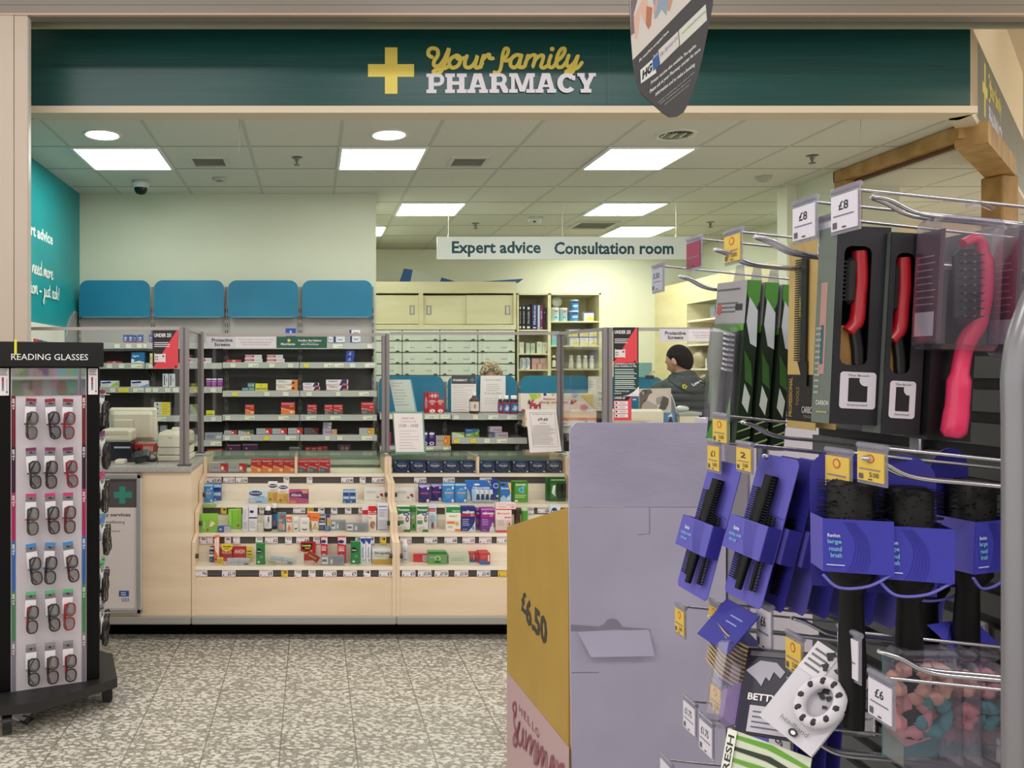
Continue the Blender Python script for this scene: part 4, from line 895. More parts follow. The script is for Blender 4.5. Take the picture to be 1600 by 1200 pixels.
# ================================================================ goods
def K(h): return C('#'+h, .42)
WT = K('e8e4e4'); R1 = K('c8262c'); OR = K('e8813a'); NVY = K('1f2d6b'); PUR = K('6d2a78'); YE = K('e9d43c'); GRY = K('a9a9ad'); DKG = K('5d5d63'); LIME = K('8ec63a'); GRN2 = K('2d7a3c'); BLU2 = K('2f6fb5'); LBL = K('a9cbe8'); PNK = K('e2788a'); TEA = K('7aa7a3'); BRN = K('4a2a18'); GLD = K('c8a04a'); CRM = K('efe9d8')
ART = {
 'sol': ('c8262c', [('p', [(0, .48), (.55, .36), (1, .22), (1, 0), (0, 0)], OR), ('p', [(0, .55), (.5, .42), (1, .26), (1, .22), (.5, .36), (0, .48)], K('f0c9a0')), ('e', .78, .22, .2, .16, K('f3b45a')), ('e', .74, .2, .1, .07, WT), ('t', 'Solpadeine', .06, .8, .92, .93, WT, .02), ('t', 'MAX', .62, .62, .92, .74, K('e8c04a'), .03)]),
 'solb': ('c8262c', [('p', [(0, .48), (.55, .36), (1, .22), (1, 0), (0, 0)], DKG), ('p', [(0, .52), (.5, .44), (1, .26), (1, .22), (.5, .38), (0, .46)], K('e8b79a')), ('e', .78, .24, .15, .09, K('a8202a')), ('t', 'Solpadeine', .06, .8, .92, .93, WT, .02), ('t', 'Plus', .66, .58, .92, .68, WT, .02), ('l', .06, .06, .5, .3, 4, GRY)]),
 'nur': ('b3b3b6', [('p', [(.55, 1), (1, 1), (1, .12), (.86, .12)], R1), ('e', .7, .48, .13, .34, R1), ('e', .7, .48, .10, .25, K('f0a45a')), ('e', .7, .48, .07, .18, K('f8ecd0')), ('r', 0, 0, 1, .1, K('4b4a86')), ('t', 'Nurofen', .06, .45, .5, .62, K('8f8f98'), .02)]),
 'nurg': ('b3b3b6', [('p', [(.0, 1), (1, 1), (1, .12), (.8, .12), (.6, .6), (.1, .85)], GRN2), ('e', .66, .42, .13, .34, R1), ('e', .66, .42, .10, .25, K('f0c45a'))]),
 'nuro': ('b3a9a6', [('p', [(.6, 1), (1, 1), (1, 0), (.5, 0)], K('e0903a')), ('e', .68, .5, .13, .34, K('c85a20')), ('e', .68, .5, .09, .24, K('f0b45a')), ('t', 'Nurofen', .06, .45, .5, .6, K('c05a3a'), .02)]),
 'nurgo': ('b3b1ac', [('p', [(.62, 1), (1, 1), (1, 0), (.8, 0)], K('c8a83a')), ('e', .66, .42, .12, .36, K('c84a20')), ('e', .66, .42, .08, .24, K('f0d45a'))]),
 'via': ('101a36', [('e', .5, .52, .45, .44, K('3a568f')), ('e', .5, .52, .40, .38, K('16244a')), ('e', .5, .62, .3, .2, K('5672ad')), ('e', .5, .52, .33, .2, K('101a36')), ('t', 'VIAGRA', .22, .5, .78, .66, WT, .03), ('t', 'connect', .36, .36, .64, .44, K('8fa0c8')), ('r', .04, .8, .14, .94, K('9fb0c8')), ('r', .84, .06, .95, .16, WT)]),
 'bla': ('e6dce4', [('r', 0, .1, .35, .55, K('c0382c')), ('l', .42, .2, .9, .8, 3, GRY)]),
 'benb': ('d8e4f0', [('p', [(0, .35), (.55, .5), (1, .4), (1, 0), (0, 0)], LBL), ('e', .38, .72, .34, .2, NVY), ('t', 'Benadryl', .12, .64, .64, .82, WT, .02), ('t', 'Allergy', .45, .42, .85, .55, K('4a5a78'), .01), ('e', .2, .2, .15, .16, K('d8c8d8')), ('r', .42, .05, .7, .15, K('5a92c8'))]),
 'bent': ('eeeae0', [('r', 0, 0, 1, .5, K('dcae3c')), ('e', .5, .82, .46, .1, NVY), ('t', 'Benadryl', .14, .77, .86, .88, WT, .02), ('l', .15, .52, .85, .66, 2, OR), ('e', .25, .14, .14, .07, K('8a7038')), ('r', .5, .1, .9, .4, K('c89a60'))]),
 'all': ('6d2468', [('p', [(0, .78), (.6, .9), (1, .8), (1, 1), (0, 1)], K('c84a78')), ('p', [(.6, 1), (.95, 1), (.95, .74), (.7, .74)], K('e0946a')), ('p', [(0, .45), (.4, .45), (1, .3), (1, 0), (0, 0)], K('c05080')), ('t', 'Allevia', .1, .52, .62, .72, WT, .03), ('e', .2, .1, .18, .12, K('e08a60'))]),
 'opt': ('1f4f9a', [('r', 0, .82, 1, 1, LBL), ('e', .5, .72, .4, .1, K('12306b')), ('r', .05, .3, .95, .5, LBL), ('r', .05, .44, .95, .49, WT), ('e', .24, .08, .14, .06, K('9fc0e8'))]),
 'wht': ('e6e2dc', [('l', .12, .55, .6, .78, 2, GRY), ('e', .82, .46, .08, .1, K('a8242c')), ('e', .86, .36, .05, .07, K('c8343c')), ('r', .6, .2, .7, .36, K('8f8a86')), ('r', .84, .12, .88, .18, INK)]),
 'nyq': ('2d1c66', [('r', 0, .9, 1, 1, K('a8a0d0')), ('p', [(0, .9), (.3, .78), (.6, .86), (1, .88), (1, .92), (0, .95)], K('c8b8d8')), ('e', .5, .55, .34, .3, K('3f2c7a')), ('r', .15, .48, .85, .54, K('e0506a')), ('e', .82, .78, .1, .08, WT), ('e', .8, .1, .12, .09, WT)]),
 'nyqb': ('2f7fc4', [('r', 0, .9, 1, 1, K('a8d0e8')), ('e', .5, .5, .36, .3, K('4a94cf')), ('r', .15, .48, .85, .54, K('f0b08a')), ('e', .84, .78, .09, .07, WT), ('e', .82, .1, .11, .08, WT), ('t', 'pro', .36, .66, .64, .74, WT)]),
 'ncl': ('2a6fc0', [('p', [(.7, 1), (1, 1), (1, .3), (.9, .55)], K('f0d060')), ('t', 'Nicorette', .05, .66, .8, .78, WT, .03), ('e', .25, .9, .2, .06, K('3a2f2a')), ('p', [(0, .2), (.3, .35), (.6, .2), (1, .5), (1, 0), (0, 0)], LBL), ('e', .75, .2, .12, .1, WT)]),
 'ncg': ('4f9a2a', [('r', 0, .93, 1, 1, K('2f6a20')), ('t', 'nicorette', .2, .8, .85, .92, WT, .03), ('p', [(.35, .66), (.75, .78), (.72, .42), (.42, .5)], K('6ac0dc')), ('e', .56, .6, .09, .07, K('2f8fc0')), ('l', .15, .2, .9, .38, 2, K('d8e8a0')), ('r', .12, .02, .34, .1, WT), ('p', [(0, 1), (.12, 1), (.12, 0), (0, 0)], K('2a5a1c'))]),
 'preg': ('e9e4dc', [('p', [(0, 1), (1, 1), (1, .78), (.5, .74), (0, .66)], K('1f7a36')), ('t', 'Pregnacare', .08, .8, .95, .92, WT, .03), ('e', .72, .7, .26, .07, K('23408f')), ('t', 'max', .58, .67, .86, .73, WT, .03), ('l', .06, .5, .5, .6, 2, K('c08a7a')), ('r', .05, .3, .5, .45, K('5c9a64')), ('e', .78, .5, .13, .12, K('3a2a26')), ('e', .79, .5, .07, .07, K('e0b79e')), ('p', [(.58, .1), (.66, .36), (.9, .4), (1, .3), (1, .1)], WT), ('e', .45, .12, .35, .09, K('e0ccc8')), ('r', .5, 0, 1, .08, K('2f7a3c'))]),
 'ost': ('efe9dc', [('r', 0, .76, 1, 1, K('2a8a42')), ('t', 'Osteocare', .4, .8, .95, .88, K('c8e8c0'), .02), ('t', 'Vitamin D', .2, .58, .75, .66, K('7a7a5a'), .01), ('r', .05, .3, .6, .4, OR), ('e', .75, .3, .12, .08, K('e8b23c')), ('r', .6, 0, 1, .08, OR), ('l', .1, .12, .5, .22, 2, GRY)]),
 'wel': ('232a78', [('t', 'wellman', .08, .72, .92, .86, WT, .04), ('r', 0, .6, 1, .7, K('b82040')), ('t', '50+', .66, .61, .9, .69, K('f0c0a0'), .03), ('l', .08, .2, .6, .52, 4, K('aab0dc')), ('p', [(1, .66), (.97, .4), (.8, .18), (.5, 0), (1, 0)], K('d8dae8')), ('e', .84, .12, .1, .07, K('7f94c8')), ('t', 'vitabiotics', .08, .05, .42, .1, WT)]),
 'wow': ('7a2a90', [('r', 0, .92, 1, 1, K('d070b8')), ('t', 'wellwoman', .08, .74, .95, .86, WT, .04), ('r', 0, .64, 1, .72, K('c02860')), ('t', '50+', .66, .65, .9, .72, K('f0c0a0'), .03), ('l', .08, .26, .62, .56, 4, K('c8a0d8')), ('e', .85, .3, .08, .09, K('e8c8b8')), ('p', [(.6, 0), (.7, .22), (.9, .24), (1, .15), (1, 0)], WT), ('t', 'vitabiotics', .08, .05, .36, .1, WT)]),
 'men': ('f0dcd4', [('t', 'Menopace', .1, .78, .9, .9, K('e0607a'), .02), ('r', .55, .64, .98, .7, K('e0607a')), ('l', .1, .3, .6, .56, 4, K('c8a8a4')), ('r', 0, 0, 1, .1, K('e0505e')), ('e', .82, .4, .12, .12, K('f0b0b8')), ('e', .86, .36, .05, .05, K('8a2030')), ('p', [(.7, .1), (.85, .2), (1, .12), (1, .1)], WT)]),
 'lim': ('86c63a', [('t', 'Eurax', .18, .2, .28, .75, K('d8f0b0'), .02), ('e', .66, .5, .22, .28, K('c87a3a')), ('e', .66, .5, .19, .24, K('8ec63a')), ('p', [(.5, .3), (.66, .62), (.86, .5), (.7, .3)], K('e0f0c8')), ('e', .44, .12, .06, .07, R1)]),
 'limt': ('8acb3c', [('t', 'Aspirin', .08, .1, .2, .9, K('d8f0b0'), .02, 0, True), ('r', .3, 0, .34, 1, K('6aa82a')), ('r', .76, .5, .8, 1, K('c89a3a')), ('e', .78, .18, .1, .06, R1)]),
 'navw': ('e4e0e2', [('e', .35, .78, .25, .06, NVY), ('r', 0, .5, 1, .56, K('2a3a8a')), ('l', .1, .1, .8, .4, 4, GRY)]),
 'wtall': ('dcd8e0', [('l', .1, .5, .7, .92, 6, GRY), ('r', .1, .1, .8, .4, K('bfb8c4'))]),
 'smb': ('3a52a0', [('r', .5, 0, 1, 1, K('c8c4d8')), ('e', .2, .5, .12, .2, LBL), ('l', .55, .2, .95, .8, 3, GRY)]),
 'tea': ('5d8a86', [('e', .6, .8, .3, .1, K('b03a6a')), ('e', .35, .3, .2, .22, K('d88a8a')), ('e', .7, .25, .16, .2, K('e0a0a0')), ('l', .1, .55, .7, .68, 2, K('c8dcd8'))]),
 'ora': ('e8e0d8', [('r', 0, .62, 1, 1, K('e0603a')), ('t', 'Nitwa', .1, .7, .9, .84, WT, .03), ('p', [(.1, .1), (.5, .5), (.9, .2), (.7, .05)], K('e0885a')), ('p', [(.3, 0), (.7, 0), (.8, .2)], K('c8c860'))]),
 'eye': ('e9e5e0', [('l', .25, .6, .85, .76, 2, K('8a7460')), ('e', .5, .24, .28, .14, INK), ('e', .5, .3, .28, .1, WT)]),
 'nav': ('1c2a58', [('r', 0, .85, 1, 1, K('d8c8b0')), ('r', 0, .36, 1, .52, WT), ('t', 'Olbas', .1, .6, .9, .74, WT, .02), ('l', .1, .08, .9, .28, 2, K('8fa0c8'))]),
 'navg': ('2a3a80', [('r', .3, .3, 1, .85, K('c8a04a')), ('e', .4, .2, .35, .18, K('5a8ab8'))]),
 'gry': ('8f9297', [('r', .03, .15, .3, .9, K('d8d8d8')), ('l', .05, .2, .27, .85, 1, K('6a6a70')), ('r', .4, .2, .5, .65, K('d0d4d4')), ('l', .55, .1, .97, .9, 4, K('7a7d84'), .35)]),
 'els': ('ece2dc', [('p', [(0, 1), (1, 1), (1, .8), (.5, .76), (0, .8)], R1), ('r', .05, .64, .95, .76, R1), ('t', 'Elastoplast', .12, .67, .88, .73, WT, .03), ('l', .06, .46, .5, .56, 2, OR), ('e', .55, .22, .36, .16, K('b0785a')), ('e', .8, .16, .13, .07, WT), ('e', .8, .16, .06, .035, K('8a4a3a'))]),
 'wlbl': ('e2dfe6', [('r', .1, .88, .9, .93, K('6a7cb0')), ('r', .1, .76, .9, .79, K('6a7cb0')), ('r', .1, .5, .9, .74, K('cfcfd8')), ('l', .14, .5, .7, .72, 5, GRY), ('r', .1, .1, .9, .4, K('c9cbd4')), ('r', .1, .02, .9, .05, K('6a7cb0'))]),
 'wred': ('d8e0ea', [('r', 0, .7, .9, .84, R1), ('t', 'Germoloids', .1, .74, .8, .8, WT, .02), ('e', .5, .4, .4, .18, K('a8c4dc')), ('e', .5, .12, .2, .14, K('9a4a5a'))]),
 'ore': ('e0704a', [('p', [(0, .9), (1, 1), (1, .2), (.7, .3), (.2, .5)], K('f0dcd4')), ('t', 'Calpol', .4, .5, .55, .9, OR, .02, 0, True), ('e', .35, .14, .16, .04, INK)]),
 'and': ('b4242a', [('t', 'ANADIN', .1, .55, .9, .85, K('e8c8c0'), .03), ('r', 0, .05, 1, .2, K('c85a5a'))]),
 'yel': ('ddc62c', [('l', .1, .2, .9, .85, 3, K('5a5a2a')), ('r', .5, .1, .8, .5, K('c0b868'))]),
 'flat': ('b7bac0', [('r', 0, .4, 1, .46, K('6f7f96')), ('r', .5, 0, .52, 1, K('8a8f98')), ('r', .75, .05, .95, .3, DKG)]),
 'cov': ('1f7a3a', [('p', [(.08, .72), (.3, .8), (.6, .72), (.75, .64), (.6, .56), (.08, .5)], K('0f1a1a')), ('t', 'Covonia', .12, .6, .6, .68, WT, .02), ('l', .4, .3, .85, .42, 2, K('7ab88a')), ('e', .25, .12, .16, .06, WT), ('r', .1, .02, .8, .2, K('2a7d40')), ('e', .3, .12, .14, .05, K('d8e8d8'))]),
 'lem': ('b8201e', [('p', [(.05, .92), (.82, .92), (.75, .62), (.4, .5), (.1, .6)], K('1a1410')), ('t', 'Lemsip', .12, .72, .7, .86, K('e8e070'), .04), ('t', 'MAX', .3, .6, .66, .7, K('e8c030'), .03), ('p', [(0, .5), (.35, .42), (.8, .55), (.8, .5), (.35, .36), (0, .44)], K('e8d8b0'))]),
 'cal': ('c0283c', [('p', [(0, 1), (1, 1), (1, .72), (.1, .76)], K('d8cccc')), ('e', .4, .84, .36, .07, K('2a2f6b')), ('l', .08, .5, .9, .68, 3, K('f0a8b0')), ('r', .08, .46, .8, .52, K('e0b0b0')), ('e', .45, .2, .34, .14, K('e8c8c8')), ('e', .45, .2, .2, .1, K('b03a4a')), ('t', 'Calpol', .1, .54, .7, .62, WT, .02)]),
 'aci': ('e0e2e8', [('p', [(0, 1), (1, 1), (.9, .82), (.6, .74), (.3, .84), (0, .9)], K('2340a0')), ('t', 'Zovirax', .3, .2, .55, .65, K('2340a0'), .03, 0, True), ('e', .6, .1, .2, .05, GRY)]),
 'stre': ('cfd0c8', [('r', 0, 0, 1, .32, K('c0983a')), ('p', [(0, 1), (1, 1), (1, .88), (0, .9)], WT), ('t', 'Strepsils', .12, .62, .95, .82, K('4a4c50'), .03), ('t', 'Honey & Lemon', .12, .48, .6, .57, K('6a6a60')), ('e', .9, .4, .1, .1, GLD)]),
 'grn': ('6f9a68', [('r', 0, .78, 1, 1, K('2f7a2a')), ('p', [(0, 0), (.5, 0), (.35, .2), (0, .24)], K('6aa83a')), ('e', .52, .45, .16, .22, K('c8d0a0')), ('e', .52, .45, .1, .14, K('5a9a4a')), ('l', .1, .5, .4, .6, 1, WT), ('p', [(.3, .1), (.7, .1), (.6, .3), (.4, .3)], K('1f6a2a'))]),
 'gwf': ('c0c8b0', [('l', .1, .3, .9, .7, 2, K('9aa48a'))]),
 'rbl': ('c42c30', [('p', [(0, .42), (1, .2), (1, 0), (0, 0)], K('3f66a8')), ('l', .08, .5, .75, .85, 4, K('e09090'), .3), ('r', .78, .3, .92, .85, K('e8d8d8'))]),
 'redf': ('c8303a', [('r', .65, .1, 1, .9, K('d8c8cc')), ('l', .7, .2, .95, .8, 3, K('8a6a70'), .4)]),
 'hed': ('c0202a', [('e', .5, .84, .45, .1, K('e8c8c8')), ('t', 'hedex', .15, .78, .85, .9, R1, .03), ('l', .3, .6, .7, .72, 2, WT), ('e', .5, .16, .36, .13, WT), ('p', [(.4, .08), (.5, .24), (.6, .08)], R1)]),
 'hedt': ('c0202a', [('r', .04, .1, .96, .9, K('b82030')), ('e', .38, .5, .1, .3, WT), ('e', .66, .5, .1, .3, WT), ('t', 'HEDEX', .1, .3, .95, .7, K('e0a0a8'), .02)]),
 'hedp': ('3a1f6a', [('e', .5, .86, .4, .09, WT), ('l', .25, .55, .75, .75, 2, K('b0a0d0')), ('e', .5, .16, .36, .12, WT), ('e', .5, .16, .2, .06, K('3a1f6a'))]),
 'mag': ('a81f6a', [('t', 'Feminax', .3, .15, .6, .9, WT, .03, 0, True), ('e', .4, .15, .25, .1, WT)]),
 'gwh': ('c8d0b8', [('p', [(.2, 1), (1, 1), (1, .3), (.7, .7)], K('8aa03a')), ('l', .1, .2, .4, .5, 2, GRY)]),
 'mig': ('2a5f94', [('p', [(0, .45), (.5, .55), (1, .9), (1, 0), (0, 0)], K('7aa05a')), ('e', .8, .45, .2, .35, K('2f4a1c')), ('e', .8, .45, .15, .26, K('8ab03a')), ('l', .1, .2, .5, .4, 1, WT), ('l', .08, .75, .5, .9, 1, LBL)]),
 'pan': ('a9a5b4', [('t', 'Anadin', .3, .3, .95, .6, K('c04a5a'), .03), ('r', 0, 0, .1, 1, K('6a6a8a'))]),
 'blb': ('2f479a', [('r', 0, 0, 1, .14, K('c0304a')), ('e', .5, .6, .3, .12, LBL), ('l', .25, .2, .75, .45, 1, WT)]),
 'nyt': ('d4d6e6', [('r', 0, 0, .18, 1, NVY), ('r', 0, 0, 1, .12, K('5a66b0')), ('e', .58, .5, .34, .38, WT), ('t', 'Nytol', .36, .34, .8, .68, K('2a3060'), .03)]),
 'blk': ('2340a4', [('l', .3, .3, .7, .62, 2, WT), ('e', .5, .76, .1, .1, LBL)]),
 'igh': ('1f6ea6', [('p', [(0, 0), (.6, .2), (1, .05), (1, 0)], WT), ('t', 'light', .1, .5, .6, .76, K('c8e4f4'), .02), ('p', [(0, .4), (.25, .3), (.15, 0), (0, 0)], K('d8ecf4'))]),
 'rdf': ('b8343a', [('r', .4, .1, .6, .9, K('d8a0a0'))]),
 'wred2': ('dcd6d8', [('r', 0, .3, .55, .85, K('b8303e')), ('l', .06, .45, .5, .7, 1, WT), ('l', .6, .3, .95, .8, 2, GRY)]),
 'ben2': ('e0e2ee', [('p', [(0, .75), (.55, .9), (.6, .6), (.1, .5)], K('23357a')), ('p', [(.55, 0), (1, .1), (1, .9), (.75, .6)], K('9ec83a')), ('l', .08, .15, .5, .4, 2, GRY)]),
 'ben3': ('e0e2ee', [('p', [(0, .75), (.55, .9), (.6, .6), (.1, .5)], K('23357a')), ('p', [(.5, 0), (1, 0), (1, .5)], K('6f9ad0')), ('l', .08, .15, .5, .4, 2, GRY)]),
 'wstr': ('dcdcde', [('r', .2, .1, .42, .9, K('3a5a6a')), ('p', [(.6, .3), (.9, .5), (.6, .8)], K('8aa8b0'))]),
 'prp': ('84288a', [('r', 0, .84, 1, 1, WT), ('r', 0, .6, 1, .66, K('e0b0e0')), ('l', .1, .2, .8, .5, 2, K('c078c8'))]),
 'grt': ('5c8a82', [('t', 'NIQ', .1, .3, .6, .7, K('b8d4cc'), .02), ('e', .8, .5, .12, .25, K('b8d4cc'))]),
 'yl2': ('e2d834', [('r', .1, .15, .9, .35, K('8a8a2a'))]),
 'vol': ('ece6e0', [('p', [(.75, 1), (1, 1), (1, 0), (.45, 0), (.7, .2)], K('e08a3a')), ('p', [(0, .12), (.4, .05), (.75, .4), (.75, .34), (.4, 0), (0, 0)], OR), ('t', 'Voltarol', .08, .66, .4, .86, INK, .02), ('t', 'Emulgel', .08, .4, .52, .6, K('c87a4a'), .01), ('e', .8, .45, .07, .22, K('2a3540'))]),
 'vol2': ('e8e0e6', [('p', [(.72, 1), (.95, 1), (.95, 0), (.6, 0)], K('2a2560')), ('p', [(.8, .4), (1, .3), (1, 0), (.7, 0)], K('c85a4a')), ('t', 'Voltarol', .1, .6, .5, .85, INK, .02), ('p', [(0, .2), (.3, .1), (.6, .3), (.55, .2), (.3, 0), (0, .05)], K('e0906a'))]),
 'pile': ('e0e0d4', [('p', [(.5, 1), (1, 1), (1, 0), (.45, 0)], YE), ('e', .22, .5, .06, .28, INK), ('e', .38, .4, .04, .2, GRY), ('l', .55, .4, .9, .6, 1, K('6a6a2a'))]),
 'boxg': ('9a9da0', [('l', .08, .2, .6, .7, 2, K('5a5d9a')), ('r', .65, .2, .95, .6, K('c8cacc'))]),
 'dpur': ('4a1f4a', [('r', 0, .9, 1, 1, K('a88a9a')), ('e', .26, .5, .05, .12, K('b890b0')), ('r', .1, 0, .7, .1, K('6a6ab0'))]),
 'dred': ('8a2024', [('l', .1, .3, .8, .7, 1, K('d8a03a'))]),
 'dre2': ('8a2a30', [('l', .1, .25, .8, .85, 2, K('c87a80'))]),
 'gly': ('5a6060', [('r', 0, .8, 1, 1, K('7a8484'))]),
 'drk': ('4a2f38', [('e', .35, .5, .16, .3, K('7a5a60')), ('e', .7, .5, .12, .25, K('8a6a6a'))]),
 'nurd': ('6a6870', [('p', [(.55, 1), (1, 1), (1, .12), (.86, .12)], K('701c24')), ('e', .66, .45, .12, .32, K('7a3028')), ('e', .66, .45, .09, .24, K('a8705a'))]),
 'plain': ('d0ccc0', []),
}
def box_art(m, x0, x1, y0, y1, z0, z1, art):
    col, items = ART[art]; c = K(col)
    m.box(x0, x1, y0, y1, z0, z1, c)
    draw(Face(m, (x0, y0, z0), (x1-x0, 0, 0), (0, 0, z1-z0), (0, -1, 0)), items)
ROWS = []   # each: (place, group, [(desc, art, px0, px1, pytop, d, zbase, depth, yaw)])
ORD = ['leftmost', 'second from left', 'third from left', 'fourth from left', 'fifth from left', 'sixth from left', 'seventh from left', 'eighth from left']
def row(place, group, items, name='medicine_box', cat='medicine box'):
    cnt = {}
    for it in items: cnt[it[0]] = cnt.get(it[0], 0)+1
    seen = {}
    for it in items:
        desc, art, a, b, yt, d, zb = it[:7]; dp = it[7] if len(it) > 7 else .05
        if art in ART:
            m = MB(); x0, x1 = X(a, d)+.0006, X(b, d)-.0006
            if x0 > x1: continue
            box_art(m, x0, x1, d, d+dp, zb+.0008, max(Z(yt, d), zb+.01), art)
        n = cnt[desc]; k = seen.get(desc, 0); seen[desc] = k+1
        w = desc.split()
        if n == 1: lab = desc+' '+place
        elif n == 2: lab = ('left ', 'right ')[k]+desc+' of two '+place
        else: lab = (ORD[k] if k < n-1 else 'rightmost')+f' of {["","","","three","four","five","six","seven","eight"][n]} '+plural(desc)+' '+place
        if len(lab.split()) > 16: lab = lab.replace(' from left of', ' of')
        if len(lab.split()) > 16: lab = lab.replace(' visible', '')
        if len(lab.split()) > 16: print('LONG', lab)
        m.build(name, label=lab, cat=cat, group=group)
def plural(s): return s[:-1]+'es' if s.endswith('box') and False else (s+'es' if s.endswith('x') else s+'s')
# --- glass cases
zg = ZS[0]; d = 5.035
row('in the left glass case', 'boxes in the glass cases', [('grey and red painkiller box', 'nur', 327.5, 356, 724, d, zg, .05), ('grey and red painkiller box', 'nur', 356.5, 385, 724, d, zg, .05)] +
    [('red box with orange swirl', 'sol', 392+17.2*k, 409+17.2*k, 718, d, zg, .06) for k in range(4)] +
    [('red and black capsule box', 'solb', 465.2+17.1*k, 482+17.1*k, 718, d, zg, .06) for k in range(3)] +
    [('small gold and red box', 'bla', 331, 350, 722.5, 5.25, zg, .04)])
row('in right glass case, left half', 'boxes in the glass cases', [('dark blue oval-logo box', 'via', 615+25.9*k, 640.6+25.9*k, 720, d, zg, .08) for k in range(5)])
row('in right glass case, right half', 'boxes in the glass cases', [('dark blue oval-logo box', 'via', a, b, 720, d, zg, .08) for a, b in ((749.3, 773.8), (774.2, 798.5), (800.5, 826.5), (827.2, 852.8), (853.4, 878.4))])
# --- tier 1
z1 = ZS[1]; g1 = 'remedies on the upper counter shelf'
row('on the left counter top shelf', g1, [('blue and pink tall box', 'nyqb', 319, 332.5, 757, 4.86, z1), ('small navy and pink box', 'opt', 333.5, 345.5, 757, 4.93, z1, .04), ('pale blue allergy box', 'benb', 388, 418, 765, 4.84, z1, .03),
    ('white and gold allergy box', 'bent', 418.6, 433.6, 753.5, 4.87, z1, .04), ('white and gold allergy box', 'bent', 434.4, 450.6, 756, 4.84, z1, .04), ('purple allergy box', 'all', 451.5, 482.5, 765.5, 4.83, z1, .03),
    ('slim blue eye drop box', 'opt', 536, 545.8, 766, 4.85, z1, .04), ('slim blue eye drop box', 'opt', 546.2, 556, 766, 4.85, z1, .04), ('wide white test kit box', 'wht', 569, 602, 762, 4.93, z1, .05)])
row('on the right counter top shelf', g1, [('wide white test kit box', 'wht', 617, 649, 762, 4.9, z1, .05), ('dark purple lozenge box', 'nyq', 654.5, 672, 757, 4.86, z1, .04), ('dark purple lozenge box', 'nyq', 673, 691, 756, 4.92, z1, .04),
    ('bright blue lozenge box', 'nyqb', 691.8, 710.6, 756, 4.86, z1, .04), ('bright blue lozenge box', 'nyqb', 711.2, 730.4, 756, 4.86, z1, .04), ('blue quick mist box', 'ncl', 781.5, 798.8, 754.5, 4.88, z1, .04), ('green gum box', 'ncg', 801, 825.2, 752.5, 4.87, z1, .05)])
m = MB(); d = 4.85; D_ = (0, .03, 0)
m.prism([P(727, 751, d), P(760, 751, d), P(768, 760, d), P(771.5, 783, d), P(737, 783, d), P(735, 770, d), P(729, 758, d)], D_, K('2a6cc0'))
f = pface(m, 0, 0, 0, 0, d); f.t('Nicorette', 739, 764, 765, 760, WT, .03); f.e(745, 757, 5, 1.6, WT); f.p([(737, 764), (768, 765), (771, 783), (738, 783)], LBL)
for k in range(4): f.p([(743+7.5*k, 765), (747+7.5*k, 765), (750+7*k, 781), (744+7*k, 781)], WT); f.p([(744.5+7.5*k, 772), (749+7.3*k, 772), (750+7*k, 781), (744+7*k, 781)], K('2a2f5a'))
m.build('inhaler_pack', label='blue arched pack with four white pens on the right top shelf', cat='medicine pack')
m = MB(); d = 4.89; m.prism([P(767, 751, d), P(773, 748, d), P(780.5, 752, d), P(781, 781, d), P(772, 781, d)], (0, .02, 0), K('1f3f9a')); f = pface(m, 0, 0, 0, 0, d); f.e(775, 759, 4.5, 4, WT); f.e(775, 759, 3.5, 3, K('2a50b0')); f.p([(779, 750), (781, 752), (781, 781), (778, 781)], GRN2); f.e(777, 775, 2, 1.5, WT)
m.build('medicine_pack', label='blue and green carded pack beside the arched pen pack', cat='medicine pack')
m = MB(); d = 4.9
for off in (0, 1): m.box(X(854+off*5, d), X(884, d), d+.02-.02*off, d+.03-.02*off, z1+.0008, Z(746.5+off*2, d), K('1f5a24'))
f = pface(m, 0, 0, 0, 0, d-.001); f.t('nicorette', 861, 751, 883, 748.5, K('c8e0b0'), .02); f.rr(861, 778, 869, 756, .01, K('2f7a34')); f.p([(862, 770), (864, 759), (868, 758), (867, 771), (869, 776), (865, 773)], WT)
for q in (870.5, 877.5): m.box(X(q, d), X(q+6, d), d-.018, d-.0, Z(778, d), Z(755, d), K('1a1f18'), .004)
m.build('medicine_pack', label='dark green blister pack with two black devices, top shelf', cat='medicine pack')
# --- tier 2
z2 = ZS[2]; g2 = 'remedies on the middle counter shelf'
row('on the left counter middle shelf', g2, [('wide lime green box', 'lim', 312.5, 340, 803.5, 4.67, z2, .03), ('flat lime green box', 'lim', 316, 338, 797, 4.78, z2+.13, .02), ('tiny blue and white box', 'smb', 340.5, 360, 822.5, 4.66, z2, .03), ('tall lime green box', 'limt', 356.5, 377, 796.5, 4.76, z2, .035),
    ('slim white tall box', 'wtall', 379, 388, 793.5, 4.69, z2, .03), ('white and navy tall box', 'navw', 388.6, 402, 791, 4.70, z2, .035), ('tiny plain white box', 'plain', 402.5, 411.5, 818, 4.68, z2, .03),
    ('grey-green box with pink dots', 'tea', 433.5, 447, 802, 4.68, z2, .04), ('orange and white tube box', 'ora', 447.5, 456, 807, 4.67, z2, .03), ('small white box with black logo', 'eye', 457.5, 467, 809, 4.70, z2, .04), ('small white box with black logo', 'eye', 468.5, 483.5, 810.5, 4.68, z2, .04),
    ('navy and white box', 'nav', 498.5, 508.2, 806, 4.72, z2, .03), ('navy and gold box', 'navg', 508.8, 516, 805, 4.70, z2, .03), ('flat grey toothpaste box', 'gry', 516.8, 540.5, 814, 4.72, z2, .04), ('flat grey toothpaste box', 'gry', 541.2, 575, 818, 4.68, z2, .035),
    ('white plaster box with red top', 'els', 575.5, 588, 790.5, 4.72, z2, .03), ('tall white and blue box', 'wlbl', 590, 606.5, 787.5, 4.72, z2, .04)])
m = MB()
